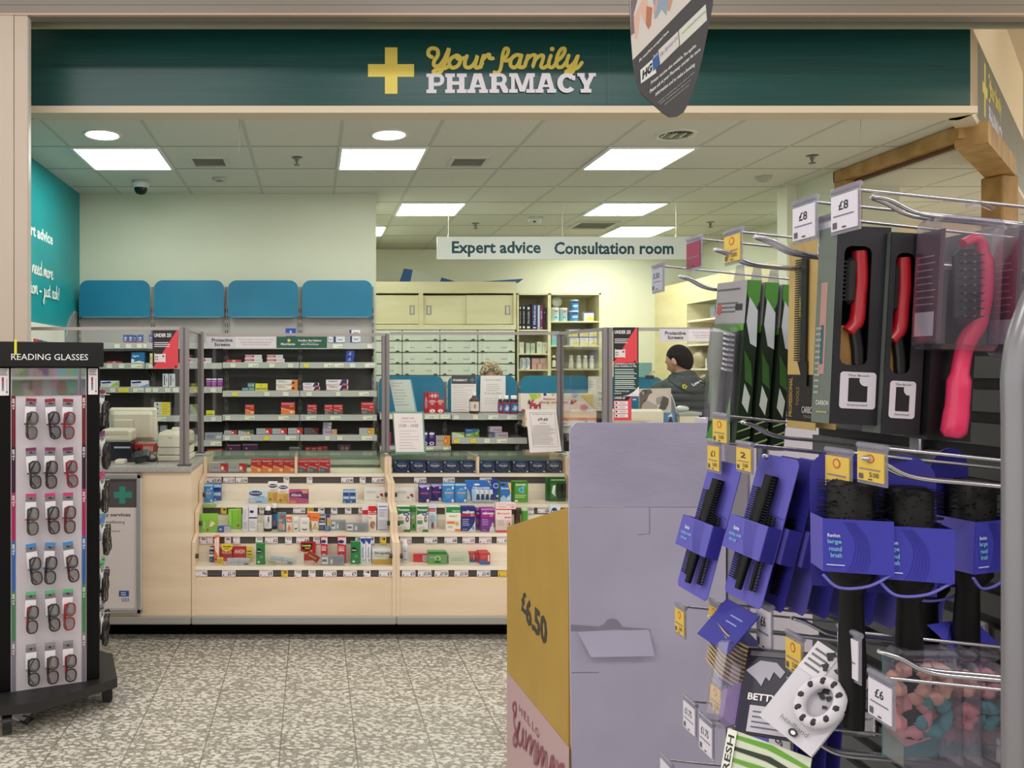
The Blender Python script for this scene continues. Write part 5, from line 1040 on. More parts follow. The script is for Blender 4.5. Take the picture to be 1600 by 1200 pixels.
m.box(X(566, 4.74), X(575.2, 4.74), 4.745, 4.775, z2+.0008, Z(790, 4.745), K('e9dcd8')); f = pface(m, 0, 0, 0, 0, 4.745); f.r(566.2, 804, 575, 797, R1); m.build('medicine_box', label='white plaster box with red band behind the grey flat boxes', cat='medicine box')
for a, b, yt, d, lb in ((480, 490, 801, 4.76, 'back'), (485, 499.5, 801, 4.69, 'front')):
    m = MB(); top = Z(yt, d); xa, xb = X(a, d), X(b, d); m.prism([(xa+.012, d, z2), (xb-.010, d, z2), (xb-.012, d, z2+.07), (xb, d, top), (xa, d, top), (xa+.004, d, z2+.07)], (0, .03, 0), K('e4dcd4'))
    f = Face(m, (xa, d, z2), (xb-xa, 0, 0), (0, 0, top-z2), (0, -1, 0)); f.p([(0, 1), (1, 1), (.95, .55), (.1, .55)], K('e87a34')); f.t('nelsons', .15, .7, .85, .8, K('d83a20'), .03); f.p([(.2, .1), (.5, .5), (.8, .1)], K('c8907a')); f.e(.6, .2, .15, .1, K('c8c84a'))
    m.build('medicine_box', label=f'{lb} orange trapezoid box on the left counter middle shelf', cat='medicine box', group=g2)
row('on the right counter middle shelf', g2, [('green and white mother box', 'preg', 620.5, 641, 791.5, 4.68, z2, .05), ('green and white mother box', 'preg', 651, 669.2, 791.5, 4.68, z2, .05), ('slim dark green box', 'grn', 642, 650.4, 792, 4.71, z2, .06), ('white and red ointment box', 'wred', 670, 682, 788, 4.78, z2, .03),
    ('white, green and orange box', 'ost', 697, 720, 792, 4.70, z2, .05), ('navy vitamin box', 'wel', 720.5, 743, 792, 4.70, z2, .05), ('purple vitamin box', 'wow', 744, 751, 795, 4.74, z2, .05), ('purple vitamin box', 'wow', 751.5, 773, 794.5, 4.68, z2, .055), ('pink and white vitamin box', 'men', 774.5, 799.5, 797, 4.66, z2, .045),
    ('white box with blue drops', 'benb', 860, 876, 790, 4.75, z2, .04), ('pink box lying on top of another', 'men', 775, 806, 786, 4.665, Z(796.5, 4.66), .04)])
def cyl_bottle(name, label, cat, pa, pb, yt, d, zb, body, cap, lab_col, shoulder=.68, group=None, capw=.62, extra=None):
    zb += .0008; x0, x1 = X(pa, d), X(pb, d); r = (x1-x0)/2; x = (x0+x1)/2; h = Z(yt, d)-zb; y = d+r
    t = thing(name, label, cat, (x, y, zb), group)
    m = MB(); m.lathe([(r*.94, zb), (r, zb+.004), (r, zb+h*shoulder), (r*.8, zb+h*(shoulder+.07)), (r*.42, zb+h*(shoulder+.13)), (r*.4, zb+h*.86)], (x, y, 0), body, 18); m.build('bottle_body', t)
    m = MB(); m.lathe([(r*capw, zb+h*.84), (r*capw, zb+h), (r*capw*.9, zb+h+.001), (.0005, zb+h+.001)], (x, y, 0), cap, 16); m.build('cap', t)
    if lab_col:
        m = MB(); vs = []; n = 10; za, zb2 = zb+h*.12, zb+h*(shoulder-.06)
        for k in range(n+1):
            a = math.radians(180+15+150*k/n); vs += [(x+(r+.0006)*math.cos(a), y+(r+.0006)*math.sin(a), za), (x+(r+.0006)*math.cos(a), y+(r+.0006)*math.sin(a), zb2)]
        m.add(vs, [(2*k, 2*k+2, 2*k+3, 2*k+1) for k in range(n)], lab_col, True)
        f = Face(m, (x-r*.5, y-r-.0015, za), (r, 0, 0), (0, 0, zb2-za), (0, -1, 0))
        if extra: draw(f, extra)
        m.build('bottle_label', t)
    return t
cyl_bottle('medicine_bottle', 'front black bottle with white cap on the left middle shelf', 'medicine bottle', 412, 424.5, 792, 4.68, z2, K('15100e'), WT, WT, .72, 'black medicine bottles', .7, [('r', .5, .5, .9, .9, DKG), ('l', .1, .1, .9, .45, 3, GRY)])
cyl_bottle('medicine_bottle', 'back black bottle with blue label on the left middle shelf', 'medicine bottle', 423, 433.4, 788, 4.75, z2, K('15100e'), WT, K('4a70a8'), .66, 'black medicine bottles', .7, [('e', .5, .3, .3, .2, K('d87a8a'))])
for a, b, yt, c1, lb in ((804.5, 814.5, 796, '4a2a18', 'brown jar with patterned label on the right middle shelf'), (815.5, 826, 793, '4f9a38', 'green cylinder tub on the right middle shelf')):
    d = 4.72; x0, x1 = X(a, d), X(b, d); r = (x1-x0)/2; x = (x0+x1)/2
    m = MB(); h = Z(yt, d); m.lathe([(r, z2), (r, h-.02)], (x, d+r, 0), K(c1), 16); m.lathe([(r*1.02, h-.02), (r*1.02, h), (.001, h+.001)], (x, d+r, 0), K('2c1c14' if c1[0] == '4' and c1[1] == 'a' else 'b8cfa8'), 16)
    m.build('tub', label=lb, cat='tub')
# --- tier 3
z3 = ZS[3]; g3 = 'remedies on the lowest counter shelf'
row('on the left counter lowest shelf', g3, [('small navy box', 'nav', 327, 334, 855, 4.60, z3, .03), ('tall orange and white box', 'ore', 334.5, 342.3, 838.5, 4.58, z3, .04), ('red painkiller box', 'and', 344, 363.5, 856, 4.62, z3, .03), ('red painkiller box', 'and', 364, 384.6, 855, 4.62, z3, .03), ('yellow painkiller box', 'yel', 385.2, 394.2, 855.5, 4.60, z3, .02),
    ('flat silver tube box', 'flat', 354.5, 390, 873.5, 4.53, z3, .03), ('tiny yellow box', 'yel', 339.5, 348.5, 872, 4.53, z3, .02), ('green cough syrup box', 'cov', 400, 414, 849.5, 4.54, z3, .035), ('flat cream box', 'gwf', 411.5+3, 432, 873, 4.55, z3, .04),
    ('small white box', 'plain', 460.5, 475, 866.5, 4.56, z3, .05), ('dark red cold remedy box', 'lem', 469.5, 493, 846.5, 4.64, z3, .05),
    ('tall red syrup box', 'cal', 501.5, 512, 840, 4.60, z3, .04), ('tall red syrup box', 'cal', 527.5, 541, 840, 4.575, z3, .045), ('long grey box', 'gry', 501.5, 538, 869, 4.52, z3, .03),
    ('green cough syrup box', 'cov', 548, 563, 847, 4.55, z3, .035), ('white and blue cream box', 'aci', 563.3, 571.4, 841, 4.58, z3, .03), ('white and blue cream box', 'aci', 571.8, 580, 841, 4.58, z3, .03), ('grey and gold throat lozenge box', 'stre', 581.5, 611.3, 858, 4.55, z3, .09)])
for a, b, c, e_, rot, lb, cc in ((422, 459, 870, 878, -9, 'tilted flat blue-white tube box between the green box and white box', 'flat'), (479, 499, 866, 874, -32, 'maroon box lying tilted against the dark red remedy box', 'dred')):
    d = 4.54; p0 = P((a+b)/2, (c+e_)/2, d); m = MB(); m.T = Matrix.Translation(p0) @ Matrix.Rotation(math.radians(-rot), 4, 'Y')
    w = (b-a)/F*d/2; h = (e_-c)/F*d/2*1.1; box_art(m, -w, w, -.01, .02, -h, h, cc); m.build('medicine_box', label=lb, cat='medicine box')
m = MB(); d = 4.59; m.prism([P(a, b, d) for a, b in ((346, 850), (363, 850), (363, 858), (358, 860), (353.5, 862.5), (350, 860), (346, 858))], (0, .003, 0), K('e4c92c')); f = pface(m, 0, 0, 0, 0, d); f.t('Anadin', 348, 855.5, 361.5, 852, INK, .03); f.l(350, 858.5, 359, 856.5, 1, INK)
m.build('shelf_flag', label='yellow pointed flag card above the red painkiller boxes', cat='shelf card')
row('on the right counter lowest shelf', g3, [('small flat red box', 'redf', 646.5, 668, 866.5, 4.60, z3, .03), ('green herbal box', 'grn', 668.8, 698, 862, 4.55, z3, .05), ('flat pale green box', 'gwf', 701, 733.5, 867, 4.55, z3, .07),
    ('red and blue box', 'rbl', 734.5, 742, 864, 4.60, z3, .05), ('red and blue box', 'rbl', 742.6, 749, 864, 4.60, z3, .05), ('red and blue box', 'rbl', 749.6, 766, 864.5, 4.54, z3, .09)])
cyl_bottle('medicine_bottle', 'white bottle with blue text at the left end, lowest shelf', 'medicine bottle', 627.5, 638.8, 845, 4.57, z3, K('d4d6dc'), WT, K('c4c8d4'), .76, None, .6, [('t', 'Gaviscon', .1, .7, .9, .82, K('5a3a6a'), .02), ('r', 0, .05, 1, .1, BLU2)])
# --- wall bays
D = 6.47; gw = 'boxes on the wall shelving'
zA = ZA; zB = ZB
row('on the top shelf of the first wall bay', gw, [('small blue box', 'blb', 192.3, 199.8, 523, D, zA[0], .04), ('small blue box', 'blb', 200.3, 207.8, 523, D, zA[0], .04), ('small blue box', 'blb', 208.3, 213, 523.5, D+.05, zA[0], .04), ('small blue box', 'blb', 215, 223, 523, D, zA[0], .04), ('small blue box', 'blb', 233, 238, 523, D, zA[0], .04)])
row('on the second shelf of the first wall bay', gw, [('flat red box', 'rdf', 167, 190, 564.5, D, zA[1], .04), ('blue curved-logo box', 'igh', 205, 226, 550.5, D, zA[1], .08), ('slim white and yellow box', 'pile', 234, 238.5, 552, D, zA[1], .04)])
row('on the third shelf of the first wall bay', gw, [('white, blue and green allergy box', 'ben2', 157, 185, 595, D, zA[2], .04), ('white and blue allergy box', 'ben3', 204.5, 232, 594.5, D, zA[2], .04)])
row('on the third shelf behind the corner post', gw, [('tall white box', 'wstr', 254, 263, 584, D, zA[2], .04), ('tall white box', 'wstr', 264, 273, 584, D, zA[2], .04)])
row('on the second shelf behind the corner posts', gw, [('white and red box', 'wred2', 285, 309, 559.5, D, zA[1], .05), ('white and red box', 'wred2', 311, 330, 559.5, D, zA[1], .05)])
for k, (yt, yb) in enumerate(((642.6, 649.5), (635.6, 642.4), (628.5, 635.4))):
    row(('at the bottom of the yellow stack', 'in the middle of the yellow stack', 'on top of the yellow stack')[k], gw, [('white and yellow box', 'pile', 240.5, 265.5, yt, D, Z(yb, D), .05)])
row('on the fourth shelf behind the corner posts', gw, [('slim orange box', 'dred', 291, 295.5, 634, D, zA[3], .04), ('dull green box', 'gwh', 296.5, 308, 632, D, zA[3], .04)])
row('on the fifth shelf near the printer', gw, [('pale grey box', 'boxg', 241.5, 247.5, 665.5, D, zA[4], .04), ('pale grey box', 'boxg', 250, 260.5, 665, D, zA[4], .04)])
row('on the third shelf of the second wall bay', gw, [('slim purple box', 'prp', 322.3, 329.8, 591.5, D, zA[2], .04), ('slim purple box', 'prp', 330.4, 338.4, 591.5, D, zA[2], .04), ('slim purple box', 'prp', 339.8, 347.8, 591.5, D, zA[2], .04)])
row('on the fourth shelf of the second wall bay', gw, [('cream card-like box', 'yl2', 322, 335, 641.5, D, zA[3], .03)])
row('on the fifth shelf of the second wall bay', gw, [('white and grey box', 'boxg', 299, 311, 679, D, zA[4], .04), ('white and grey box', 'boxg', 320, 347.5, 676, D, zA[4], .04)])
row('on the second shelf of the third wall bay', gw, [('flat blue and pink box', 'rdf', 354, 376.5, 562, D, zB[1], .04), ('lower white and red box', 'wred2', 382, 410, 560.3, D, zB[1], .05), ('lower white and red packet', 'wred2', 416.5, 444.5, 560.5, D, zB[1], .05),
    ('upper white and red box', 'wred2', 383, 409, 554.5, D, Z(560.2, D), .05), ('upper white and red packet', 'wred2', 417, 442, 554.5, D, Z(560.4, D), .05)])
row('on the top shelf of the third wall bay', gw, [('royal blue box', 'blk', 446, 462.3, 513, D, zB[0], .04)])
row('on the third shelf of the third wall bay', gw, [('grey-green small box', 'grt', 378, 387.6, 605.8, D, zB[2], .04), ('grey-green small box', 'grt', 388.3, 397.6, 605.8, D, zB[2], .04), ('yellow small box', 'yl2', 398.8, 407.8, 599.3, D, zB[2], .04), ('yellow small box', 'yl2', 408.3, 418, 599.3, D, zB[2], .04), ('lower orange and white gel box', 'vol', 431.3, 465, 602, D, zB[2], .05), ('upper orange and white gel box', 'vol', 431.3, 465, 593.4, D, Z(601.9, D), .05), ('topmost grey-green small box', 'grt', 387, 397.5, 598.3, D, Z(605.7, D), .04)])
row('on the third shelf of the fourth wall bay', gw, [('lower small white gel box', 'vol2', 473.5, 500, 604.8, D, zB[2], .04), ('upper small white gel box', 'vol2', 473.2, 498.5, 598.2, D, Z(604.7, D), .04), ('lower large white gel box', 'vol2', 510, 544, 602.4, D, zB[2], .05), ('upper large white gel box', 'vol2', 509.3, 544, 593.3, D, Z(602.3, D), .05)])
row('on the top shelf of the fourth wall bay', gw, [('white sleep aid box', 'nyt', 511, 520, 526, D, zB[0], .04), ('white sleep aid box', 'nyt', 521.5, 539, 525.8, D, zB[0], .04), ('white sleep aid box', 'nyt', 547, 563.5, 525, D, zB[0], .04)])
row('stacked highest on the top shelf', gw, [('second white sleep aid box', 'nyt', 546, 563, 515.5, D, Z(524.9, D)+.001, .04)])
row('on the second shelf of the fourth wall bay', gw, [('lower blue box with white diamond', 'blk', 540, 553, 558.5, D, zB[1], .04), ('upper blue box with white diamond', 'blk', 541, 554, 548, D, Z(558.2, D), .04)])
row('on the fourth shelf of the third wall bay', gw, [('small red swirl box', 'sol', 383, 397.3, 632.5, D, zB[3], .05), ('large red swirl box', 'sol', 439, 461, 628.5, D, zB[3], .05)])
row('on fourth shelf, fourth wall bay', gw, [('small red and grey box', 'solb', 480, 495, 632.5, D, zB[3], .05), ('small red and grey box', 'solb', 507, 520, 632.5, D, zB[3], .05), ('small red and grey box', 'solb', 520.8, 535.6, 632.5, D, zB[3], .05), ('large red and grey box', 'solb', 564.3, 585, 628.5, D, zB[3], .05)])
row('on the fifth shelf of the third wall bay', gw, [('grey box with orange ring', 'nur', 350, 369.3, 673, D, zB[4], .05), ('grey and green box', 'nurg', 372, 396, 672.5, D, zB[4], .05), ('silver and red box', 'nur', 400.5, 424.8, 669.7, D, zB[4], .05), ('silver and red box', 'nur', 425.4, 448.3, 669.7, D, zB[4], .05), ('silver and red box', 'nur', 450, 473, 669, D, zB[4], .05)])
row('on the fifth shelf of the fourth wall bay', gw, [('dark grey and red box', 'nurd', 475, 498, 668.5, D+.06, zB[4], .05), ('pink and grey box', 'pan', 503.6, 517.8, 669.5, D, zB[4], .05), ('box with orange disc', 'nuro', 518.2, 526.5, 671, D, zB[4], .05), ('silver and gold box', 'nurgo', 561.3, 585, 669, D, zB[4], .05)])
row('stacked above the pink and grey box', gw, [('lower flat grey box', 'boxg', 504.6, 518, 664.5, D, Z(669.3, D), .05), ('upper flat grey box', 'boxg', 505, 518.5, 660, D, Z(664.3, D), .05)])
# lowest row seen just above the glass case
for bx0, bx1 in ((x_[1], x_[2]), (x_[2], x_[3]), (x_[3], x_[4])): pass
zl = Z(707.5, D)
def low_shelf(x0, x1, z, lb):
    m = MB(); m.box(x0+.02, x1-.02, SHD+.02, 6.78, z-.02, z-.001, GREYM); m.build('wire_shelf', label=lb, cat='shelf')
row('on the lowest visible shelf of the second wall bay', gw, [('orange and red box', 'dred', 323, 335.7, 701, D, zl, .04), ('orange and red box', 'dred', 336.3, 349, 701, D, zl, .04)])
row('on the lowest visible shelf of the third wall bay', gw, [('dark purple box', 'dpur', 355, 376, 695, D, zl, .05), ('dark purple box', 'dpur', 379, 402.5, 694, D, zl, .05), ('flat dark grey box', 'gly', 452, 469.5, 698.5, D, zl, .05)])
row('on the lowest visible shelf of the fourth wall bay', gw, [('small dark red box', 'dre2', 477, 486, 698.5, D, zl, .05), ('small dark red box', 'dre2', 486.6, 495.2, 698.5, D, zl, .05), ('small dark red box', 'dre2', 495.8, 505, 697.5, D, zl, .05), ('small dark red box', 'dre2', 505.5, 512.5, 696.5, D+.04, zl, .05), ('dark brown patterned box', 'drk', 528, 548, 694.5, D, zl, .05)])
# --- low bays
gl_ = 'remedies on the low shelving'
zc = [zc1, gz(697), zc1-.004, gz(684)]
row('on the low shelf behind the opening hours notice', gl_, [('tall red painkiller box', 'hed', 669.3, 681.8, 624, D, zc[0], .05), ('tall red painkiller box', 'hed', 682.4, 694, 624, D, zc[0], .05)])
row('behind the two red boxes', gl_, [('red box', 'hedt', 663, 668.9, 613.5, D+.05, zc[0], .05)]); row('stacked on the two red boxes', gl_, [('flat red box with white ovals', 'hedt', 666+3, 686, 613.5, D, Z(623.6, D), .05)])
row('on the lower shelf behind the opening hours notice', gl_, [('magenta upright box', 'mag', 603.5, 611, 675.5, D, zc[1], .04), ('slim violet box', 'hedp', 662.5, 668.6, 674.5, D, zc[1], .05), ('slim violet box', 'hedp', 669.3, 680, 674.5, D, zc[1], .05), ('grey and orange box', 'nuro', 681, 703.6, 681, D, zc[1], .05)])
row('on the lower shelf of the PHARMACY bay', gl_, [('pale green flat box', 'gwh', 706.5, 726, 676, D, zc[3], .05), ('blue and green box', 'mig', 727, 749, 670.3, D, zc[3], .05), ('grey box with red script', 'pan', 771.5, 794, 675.7, D, zc[3], .05), ('grey box with purple edge', 'pan', 763.5, 771, 675.7, D+.03, zc[3], .05), ('topmost grey box', 'pan', 763.6, 784.3, 666.5, D, Z(675.4, D), .05)])
cyl_bottle('medicine_bottle', 'brown glass bottle with white cap before the PHARMACY notice', 'medicine bottle', 734.5, 750, 613, 6.48, zc[2], K('4a2416'), WT, K('e6dcd4'), .62, None, .42, [('e', .5, .5, .22, .25, K('d8603a')), ('e', .6, .5, .12, .16, K('e0a0a0'))])
for k, (a, b) in enumerate(((779, 786), (786.4, 797.4), (797.8, 811))):
    d = 6.49+.05*(k == 0); x0, x1 = X(a, d), X(b, d); x = (x0+x1)/2; w = (x1-x0)/2; h = Z(618, d)-zc[2]; z = zc[2]
    t = thing('medicine_jar', ['leftmost', 'middle', 'rightmost'][k]+' of the three red and blue jars with white caps', 'medicine jar', (x, d+w, z), 'red and blue jars')
    m = MB(); m.box(x-w, x+w, d, d+2*w, z, z+h*.62, K('b0283c'), .004); m.lathe([(w*.95, z+h*.6), (w*.9, z+h*.74), (w*.6, z+h*.82)], (x, d+w, 0), K('1a1412'), 14); m.build('jar_body', t)
    m = MB(); m.box(x-w*.9, x+w*.9, d-.001, d, z+h*.08, z+h*.55, K('2f62a8')); f = Face(m, (x-w*.9, d-.001, z+h*.08), (w*1.8, 0, 0), (0, 0, h*.47), (0, -1, 0)); f.p([(.1, .3), (.5, .9), (.9, .6), (.6, .1)], LBL); f.e(.6, .4, .2, .2, WT); m.build('jar_label', t)
    m = MB(); m.lathe([(w*.7, z+h*.8), (w*.7, z+h), (.001, z+h+.001)], (x, d+w, 0), WT, 14); m.build('cap', t)
# ================================================================ notices and things on the counters
def quad_card(name, cat, label, pts, d, col, fn=None, thick=.003, foot=None):
    m = MB(); m.prism([P(*p, d) for p in pts][::-1], (0, thick, 0), col)
    f = pface(m, 0, 0, 0, 0, d)
    if fn: fn(f)
    if foot: m.box(*foot)
    return m.build(name, label=label, cat=cat)
PAP = C('#ece4e2', .6)
def n1(f):
    f.p([(618.5, 706), (615, 645.8), (659.5, 645.8), (662.5, 706)], PAP)
    f.t('OPENING TIMES', 627, 655, 647, 652, C('#b06a60')); f.t('The pharmacy is closed', 626, 660.5, 650, 657, C('#b09a98')); f.t('13:00 - 14:00', 623, 667.5, 653.5, 662.5, C('#8a7f80'), .01)
    f.l(624, 703, 657, 671, 7, C('#b8a8a8'), .14, .5)
quad_card('opening_hours_notice', 'notice', 'green-edged framed notice 13:00 - 14:00 leaning on the glass case', [(613, 643.5), (661.5, 643), (665.5, 708.8), (618, 710)], 5.06, C('#7ba08c', .4), n1)
def n2(f):
    f.t('The Responsible', 612.5, 600.5, 628.5, 598, C('#5a8a90')); f.t('Pharmacist', 613, 604, 624, 602, C('#5a8a90')); f.l(616, 635, 643, 607, 6, C('#8aa0a4'), .16, .5)
    f.p([(640.5, 593.2), (642.5, 594), (651.5, 642), (649, 642)], C('#8ac0cc'))
quad_card('acrylic_notice', 'notice', 'pale slanted acrylic notice rising behind the framed opening hours notice', [(608, 593.2), (641.5, 593.2), (651.5, 644), (655, 708), (624, 708), (618, 643)], 5.16, C('#dfe6dd', .35), n2)
def n3(f):
    for a, b, c, e_ in ((827.5, 644.5, 866.5, 644.8), (866.5, 644.8, 872.5, 698), (872.5, 698, 833.5, 698), (833.5, 698, 827.5, 644.5)):
        f.s_([(a, b), (c, e_)], .0016, C('#6a6466'), 1)
    f.t('The NHS prescription charge', 831, 648.5, 863, 646, C('#6a6466')); f.t('£9.65', 840.5, 657.5, 856, 653, INK, .02); f.t('per item', 844, 662.5, 853.5, 660, C('#6a6466')); f.l(832, 695, 868, 664, 14, C('#a49a98'), .3, .3)
quad_card('price_notice', 'notice', 'white prescription charge notice reading £9.65 leaning near the lilac display', [(821.5, 640.5), (868.5, 639.5), (877.5, 705), (828, 707.5)], 5.06, PAP, n3)
def n4(f):
    f.r(705.3, 599.8, 743.7, 587, C('#4a4350')); f.t('PHARMACY', 708, 595.8, 730.5, 592.2, WT, .04); f.r(736.8, 597.5, 739, 590, C('#4a8a98')); f.r(734, 595, 741.6, 592.6, C('#4a8a98'))
    f.t('Have we got it? We have Pharmacists', 707, 604, 741, 602, INKL, .01); f.t('always here to', 707, 606.6, 724, 604.8, INKL, .01); f.l(707, 638, 738, 608, 8, C('#b4aeb2'), .12, .3); f.t('NHS PHARMACY', 708, 641.5, 730, 639.5, INKL)
quad_card('pharmacy_notice', 'notice', 'white notice with dark PHARMACY heading on the low blue panel', [(705, 587), (744, 587), (744, 643.5), (705, 643.5)], 6.715, PAP, n4)
def n5(f):
    f.t('Customer Notice', 758, 595, 783, 592, C('#6a8a98')); f.l(760, 612, 782, 599, 4, C('#9aa0a2'), .2, .2); f.t("We don't have PARK at", 757, 616, 785, 613, C('#7a8a92')); f.l(757, 632, 786, 621, 3, C('#a8aaac'), .14, .5)
quad_card('customer_notice', 'notice', 'plain white customer notice pinned above the red and blue jars', [(751, 587), (790, 587), (790, 643.5), (750, 643.5)], 6.715, PAP, n5)
# allergy display box
d = 6.365; m = MB(); zb_ = gz(666)+.002
m.box(X(813.5, d), X(927, d), d, d+.07, Z(643, d), Z(615, d), C('#ece0d4', .5)); m.box(X(820, d), X(932, d), d+.001, d+.075, zb_, Z(643, d), C('#e8c8a8', .5))
f = pface(m, 0, 0, 0, 0, d)
def petal(x, y, a, l, w, c):
    ca, sa = math.cos(math.radians(a)), math.sin(math.radians(a)); f.p([(x+l*.5*ca+l*.5*math.cos(t)*ca-w*math.sin(t)*sa, y-(l*.5*sa+l*.5*math.cos(t)*sa+w*math.sin(t)*ca)) for t in [k*math.pi/6 for k in range(12)]], c)
f.p([(826, 615), (838, 615), (840, 622), (832, 627)], K('a8c848')); f.e(842, 618, 3, 4, K('e8b84a')); f.e(851.5, 616.5, 2.6, 2.4, K('2a3a7a')); f.p([(861, 615), (868, 615), (864, 619.5)], K('a8c060')); f.e(875, 616, 2, 1.6, K('2a3a7a')); f.e(817.5, 642, 3.2, 3, K('a03a68'))
for bx_ in (824, 890.5):
    for k, c in enumerate(('2a4a8a', '2a3a6a', '3a5a9a', 'e8b84a', 'e8a03a', 'c84a3a')): petal(bx_+6, 629, 200-k*32, 6, 1.3, K(c))
f.t('Piri', 827.5, 638.5, 845, 629, K('b02a48'), .05); f.t('Relieve your', 849, 625.5, 882, 621.8, K('b04a5a'), .02); f.t('allergy symptoms', 842, 631, 888, 626.5, K('b04a5a'), .015)
f.p([(905, 615), (926.5, 615), (926.5, 636)], K('e8c878')); f.e(912, 637, 6, 5, K('d88a88')); f.p([(893, 615), (905, 615), (897, 622)], K('9ab0d0'))
f.r(821, 656.5, 931.5, 652.5, OR); f.r(821, 665.5, 931.5, 657, WT); f.t('Piriteze', 872, 663, 884, 660, K('c04a4a'), .02); f.r(913, 660, 918, 656, K('b89ac0'))
m.build('allergy_display_box', label='white and orange allergy relief display box with petal logos', cat='display box')
sheet('paper_note', 'paper', 'loose papers with handwriting beside the right corner post', 919, 588, 945, 642, 6.725, C('#e2e0cc', .6), lambda f: (f.l(920, 606, 930, 595, 3, C('#8aa0b8'), .2), f.t('from', 934, 617, 943, 611, INK, .01), f.t('14:', 936, 626, 943, 621, INK, .01), f.l(933, 636, 943, 629, 2, INKL, .2)))

# left counter equipment
WT_Z = .9628; BEI = C('#d9d3bf', .45); BEI2 = C('#cfc8b4', .45); BEI3 = C('#e6e0cc', .4)
d = 4.98; t = thing('till_monitor', 'large beige till monitor seen from behind on the left counter', 'till', (X(205, d), d+.1, WT_Z))
m = MB(); xa, xb = X(166, d), X(241, d); m.box(xa, xb, d+.06, d+.12, Z(692, d), Z(638, d), BEI3, .012); m.box(xa+.02, xb-.012, d+.02, d+.07, Z(689, d), Z(643, d), BEI, .02); m.build('screen_housing', t)
m = MB(); m.box(xa+.04, X(208, d), d-.0, d+.03, Z(688, d), Z(655, d), BEI2, .008); m.build('rear_cover', t)
m = MB(); m.box(xa+.08, xb-.12, d+.05, d+.12, WT_Z, Z(690, d), BEI2, .004); m.box(xa+.03, xb-.06, d, d+.2, WT_Z, WT_Z+.015, BEI2, .004); m.build('stand', t)
d = 4.80; t = thing('receipt_printer', 'cream receipt printer over a dark block at the left of the counter', 'printer', (X(185, d), d+.08, WT_Z))
m = MB(); m.box(X(157, d), X(205, d), d, d+.15, Z(691, d), Z(671, d), BEI3, .014); m.box(X(160, d), X(200, d), d-.004, d, Z(679, d), Z(673, d), BEI, .003); m.build('printer_body', t)
m = MB(); m.box(X(160, d), X(204.5, d), d+.01, d+.14, WT_Z, Z(691.5, d), C('#1b1c2c', .35), .006); m.box(X(178, d), X(203, d), d+.006, d+.01, Z(700.5, d), Z(698, d), C('#c8ccd8', .3)); m.build('base_block', t)
m = MB(); m.box(X(179, 4.62), X(194, 4.62), 4.62, 4.70, WT_Z, Z(719, 4.62), BEI3, .003); m.build('sticky_note_pad', label='small cream note pad at the left counter edge', cat='note pad')
d = 5.05; m = MB(); d = 4.90; m.box(X(205, d), X(243, d), d, d+.06, Z(706.5, d), Z(693.5, d), C('#c9342f', .4), .004); m.box(X(205, d), X(243, d), d+.005, d+.06, WT_Z, Z(706.5, d), C('#e0d4cc', .5), .003); f = pface(m, 0, 0, 0, 0, d)
for k in range(5): f.r(224+3.2*k, 705, 226+3.2*k, 697, C('#e8c8b8'))
f.p([(206, 706), (209, 699), (213, 704), (218, 698), (222, 706)], C('#3a1a2a'))
m.build('red_tray', label='red and cream tray of slips behind the card reader', cat='tray')
t = thing('card_reader', 'black card payment reader with cable on the left counter', 'card reader', (X(222, 4.66), 4.7, WT_Z))
m = MB(); m.T = Matrix.Translation((X(221, 4.64), 4.66, WT_Z+.035)) @ Matrix.Rotation(math.radians(-10), 4, 'Y') @ Matrix.Rotation(math.radians(35), 4, 'X'); m.box(-.045, .045, -.03, .04, -.02, .025, C('#191a1a', .35), .008); m.box(-.03, .03, -.0315, -.029, -.008, .018, C('#3c423f', .2)); 
for k in range(3): m.box(-.024+.018*k, -.012+.018*k, -.033, -.031, -.004, .006, C('#4c504e', .4))
m.build('reader_body', t)
m = MB(); m.tube(smooth_path([P(234, 712, 4.74), P(238, 708, 4.78), P(246, 716, 4.74), P(246, 722, 4.68), P(247, 726, 4.66)]), .003, C('#1d1d1d', .4), 6); m.build('cable', t)
m = MB(); m.box(X(193, 4.68), X(242, 4.72), 4.73, 4.79, WT_Z, WT_Z+.012, C('#151515', .5), .003); m.build('base_plate', t)
d = 4.76; t = thing('label_printer', 'cream desktop printer behind the left corner post', 'printer', (X(270, d), d+.12, WT_Z))
m = MB(); xa, xb = X(245, d), X(294, d); z0_, z1_ = WT_Z, Z(676, d)
m.box(xa, xb, d, d+.26, z0_+.0, Z(712, d), BEI, .006); m.box(xa+.004, xb-.002, d+.004, d+.26, Z(711, d), Z(699, d), BEI, .004); m.box(xa, xb, d+.002, d+.26, Z(698, d), z1_, BEI3, .014); m.build('printer_body', t)
m = MB(); m.box(xa+.01, xb-.01, d-.002, d+.002, Z(698.5, d), Z(681, d), BEI3, .002); m.box(xa+.07, xa+.085, d-.004, d-.002, Z(684.5, d), Z(683.8, d), C('#5a564a')); m.build('front_flap', t)
m = MB(); m.box(xa+.065, xb-.03, d+.12, d+.17, z1_-.01, Z(668, d+.12), BEI3, .004); m.build('paper_guide', t)
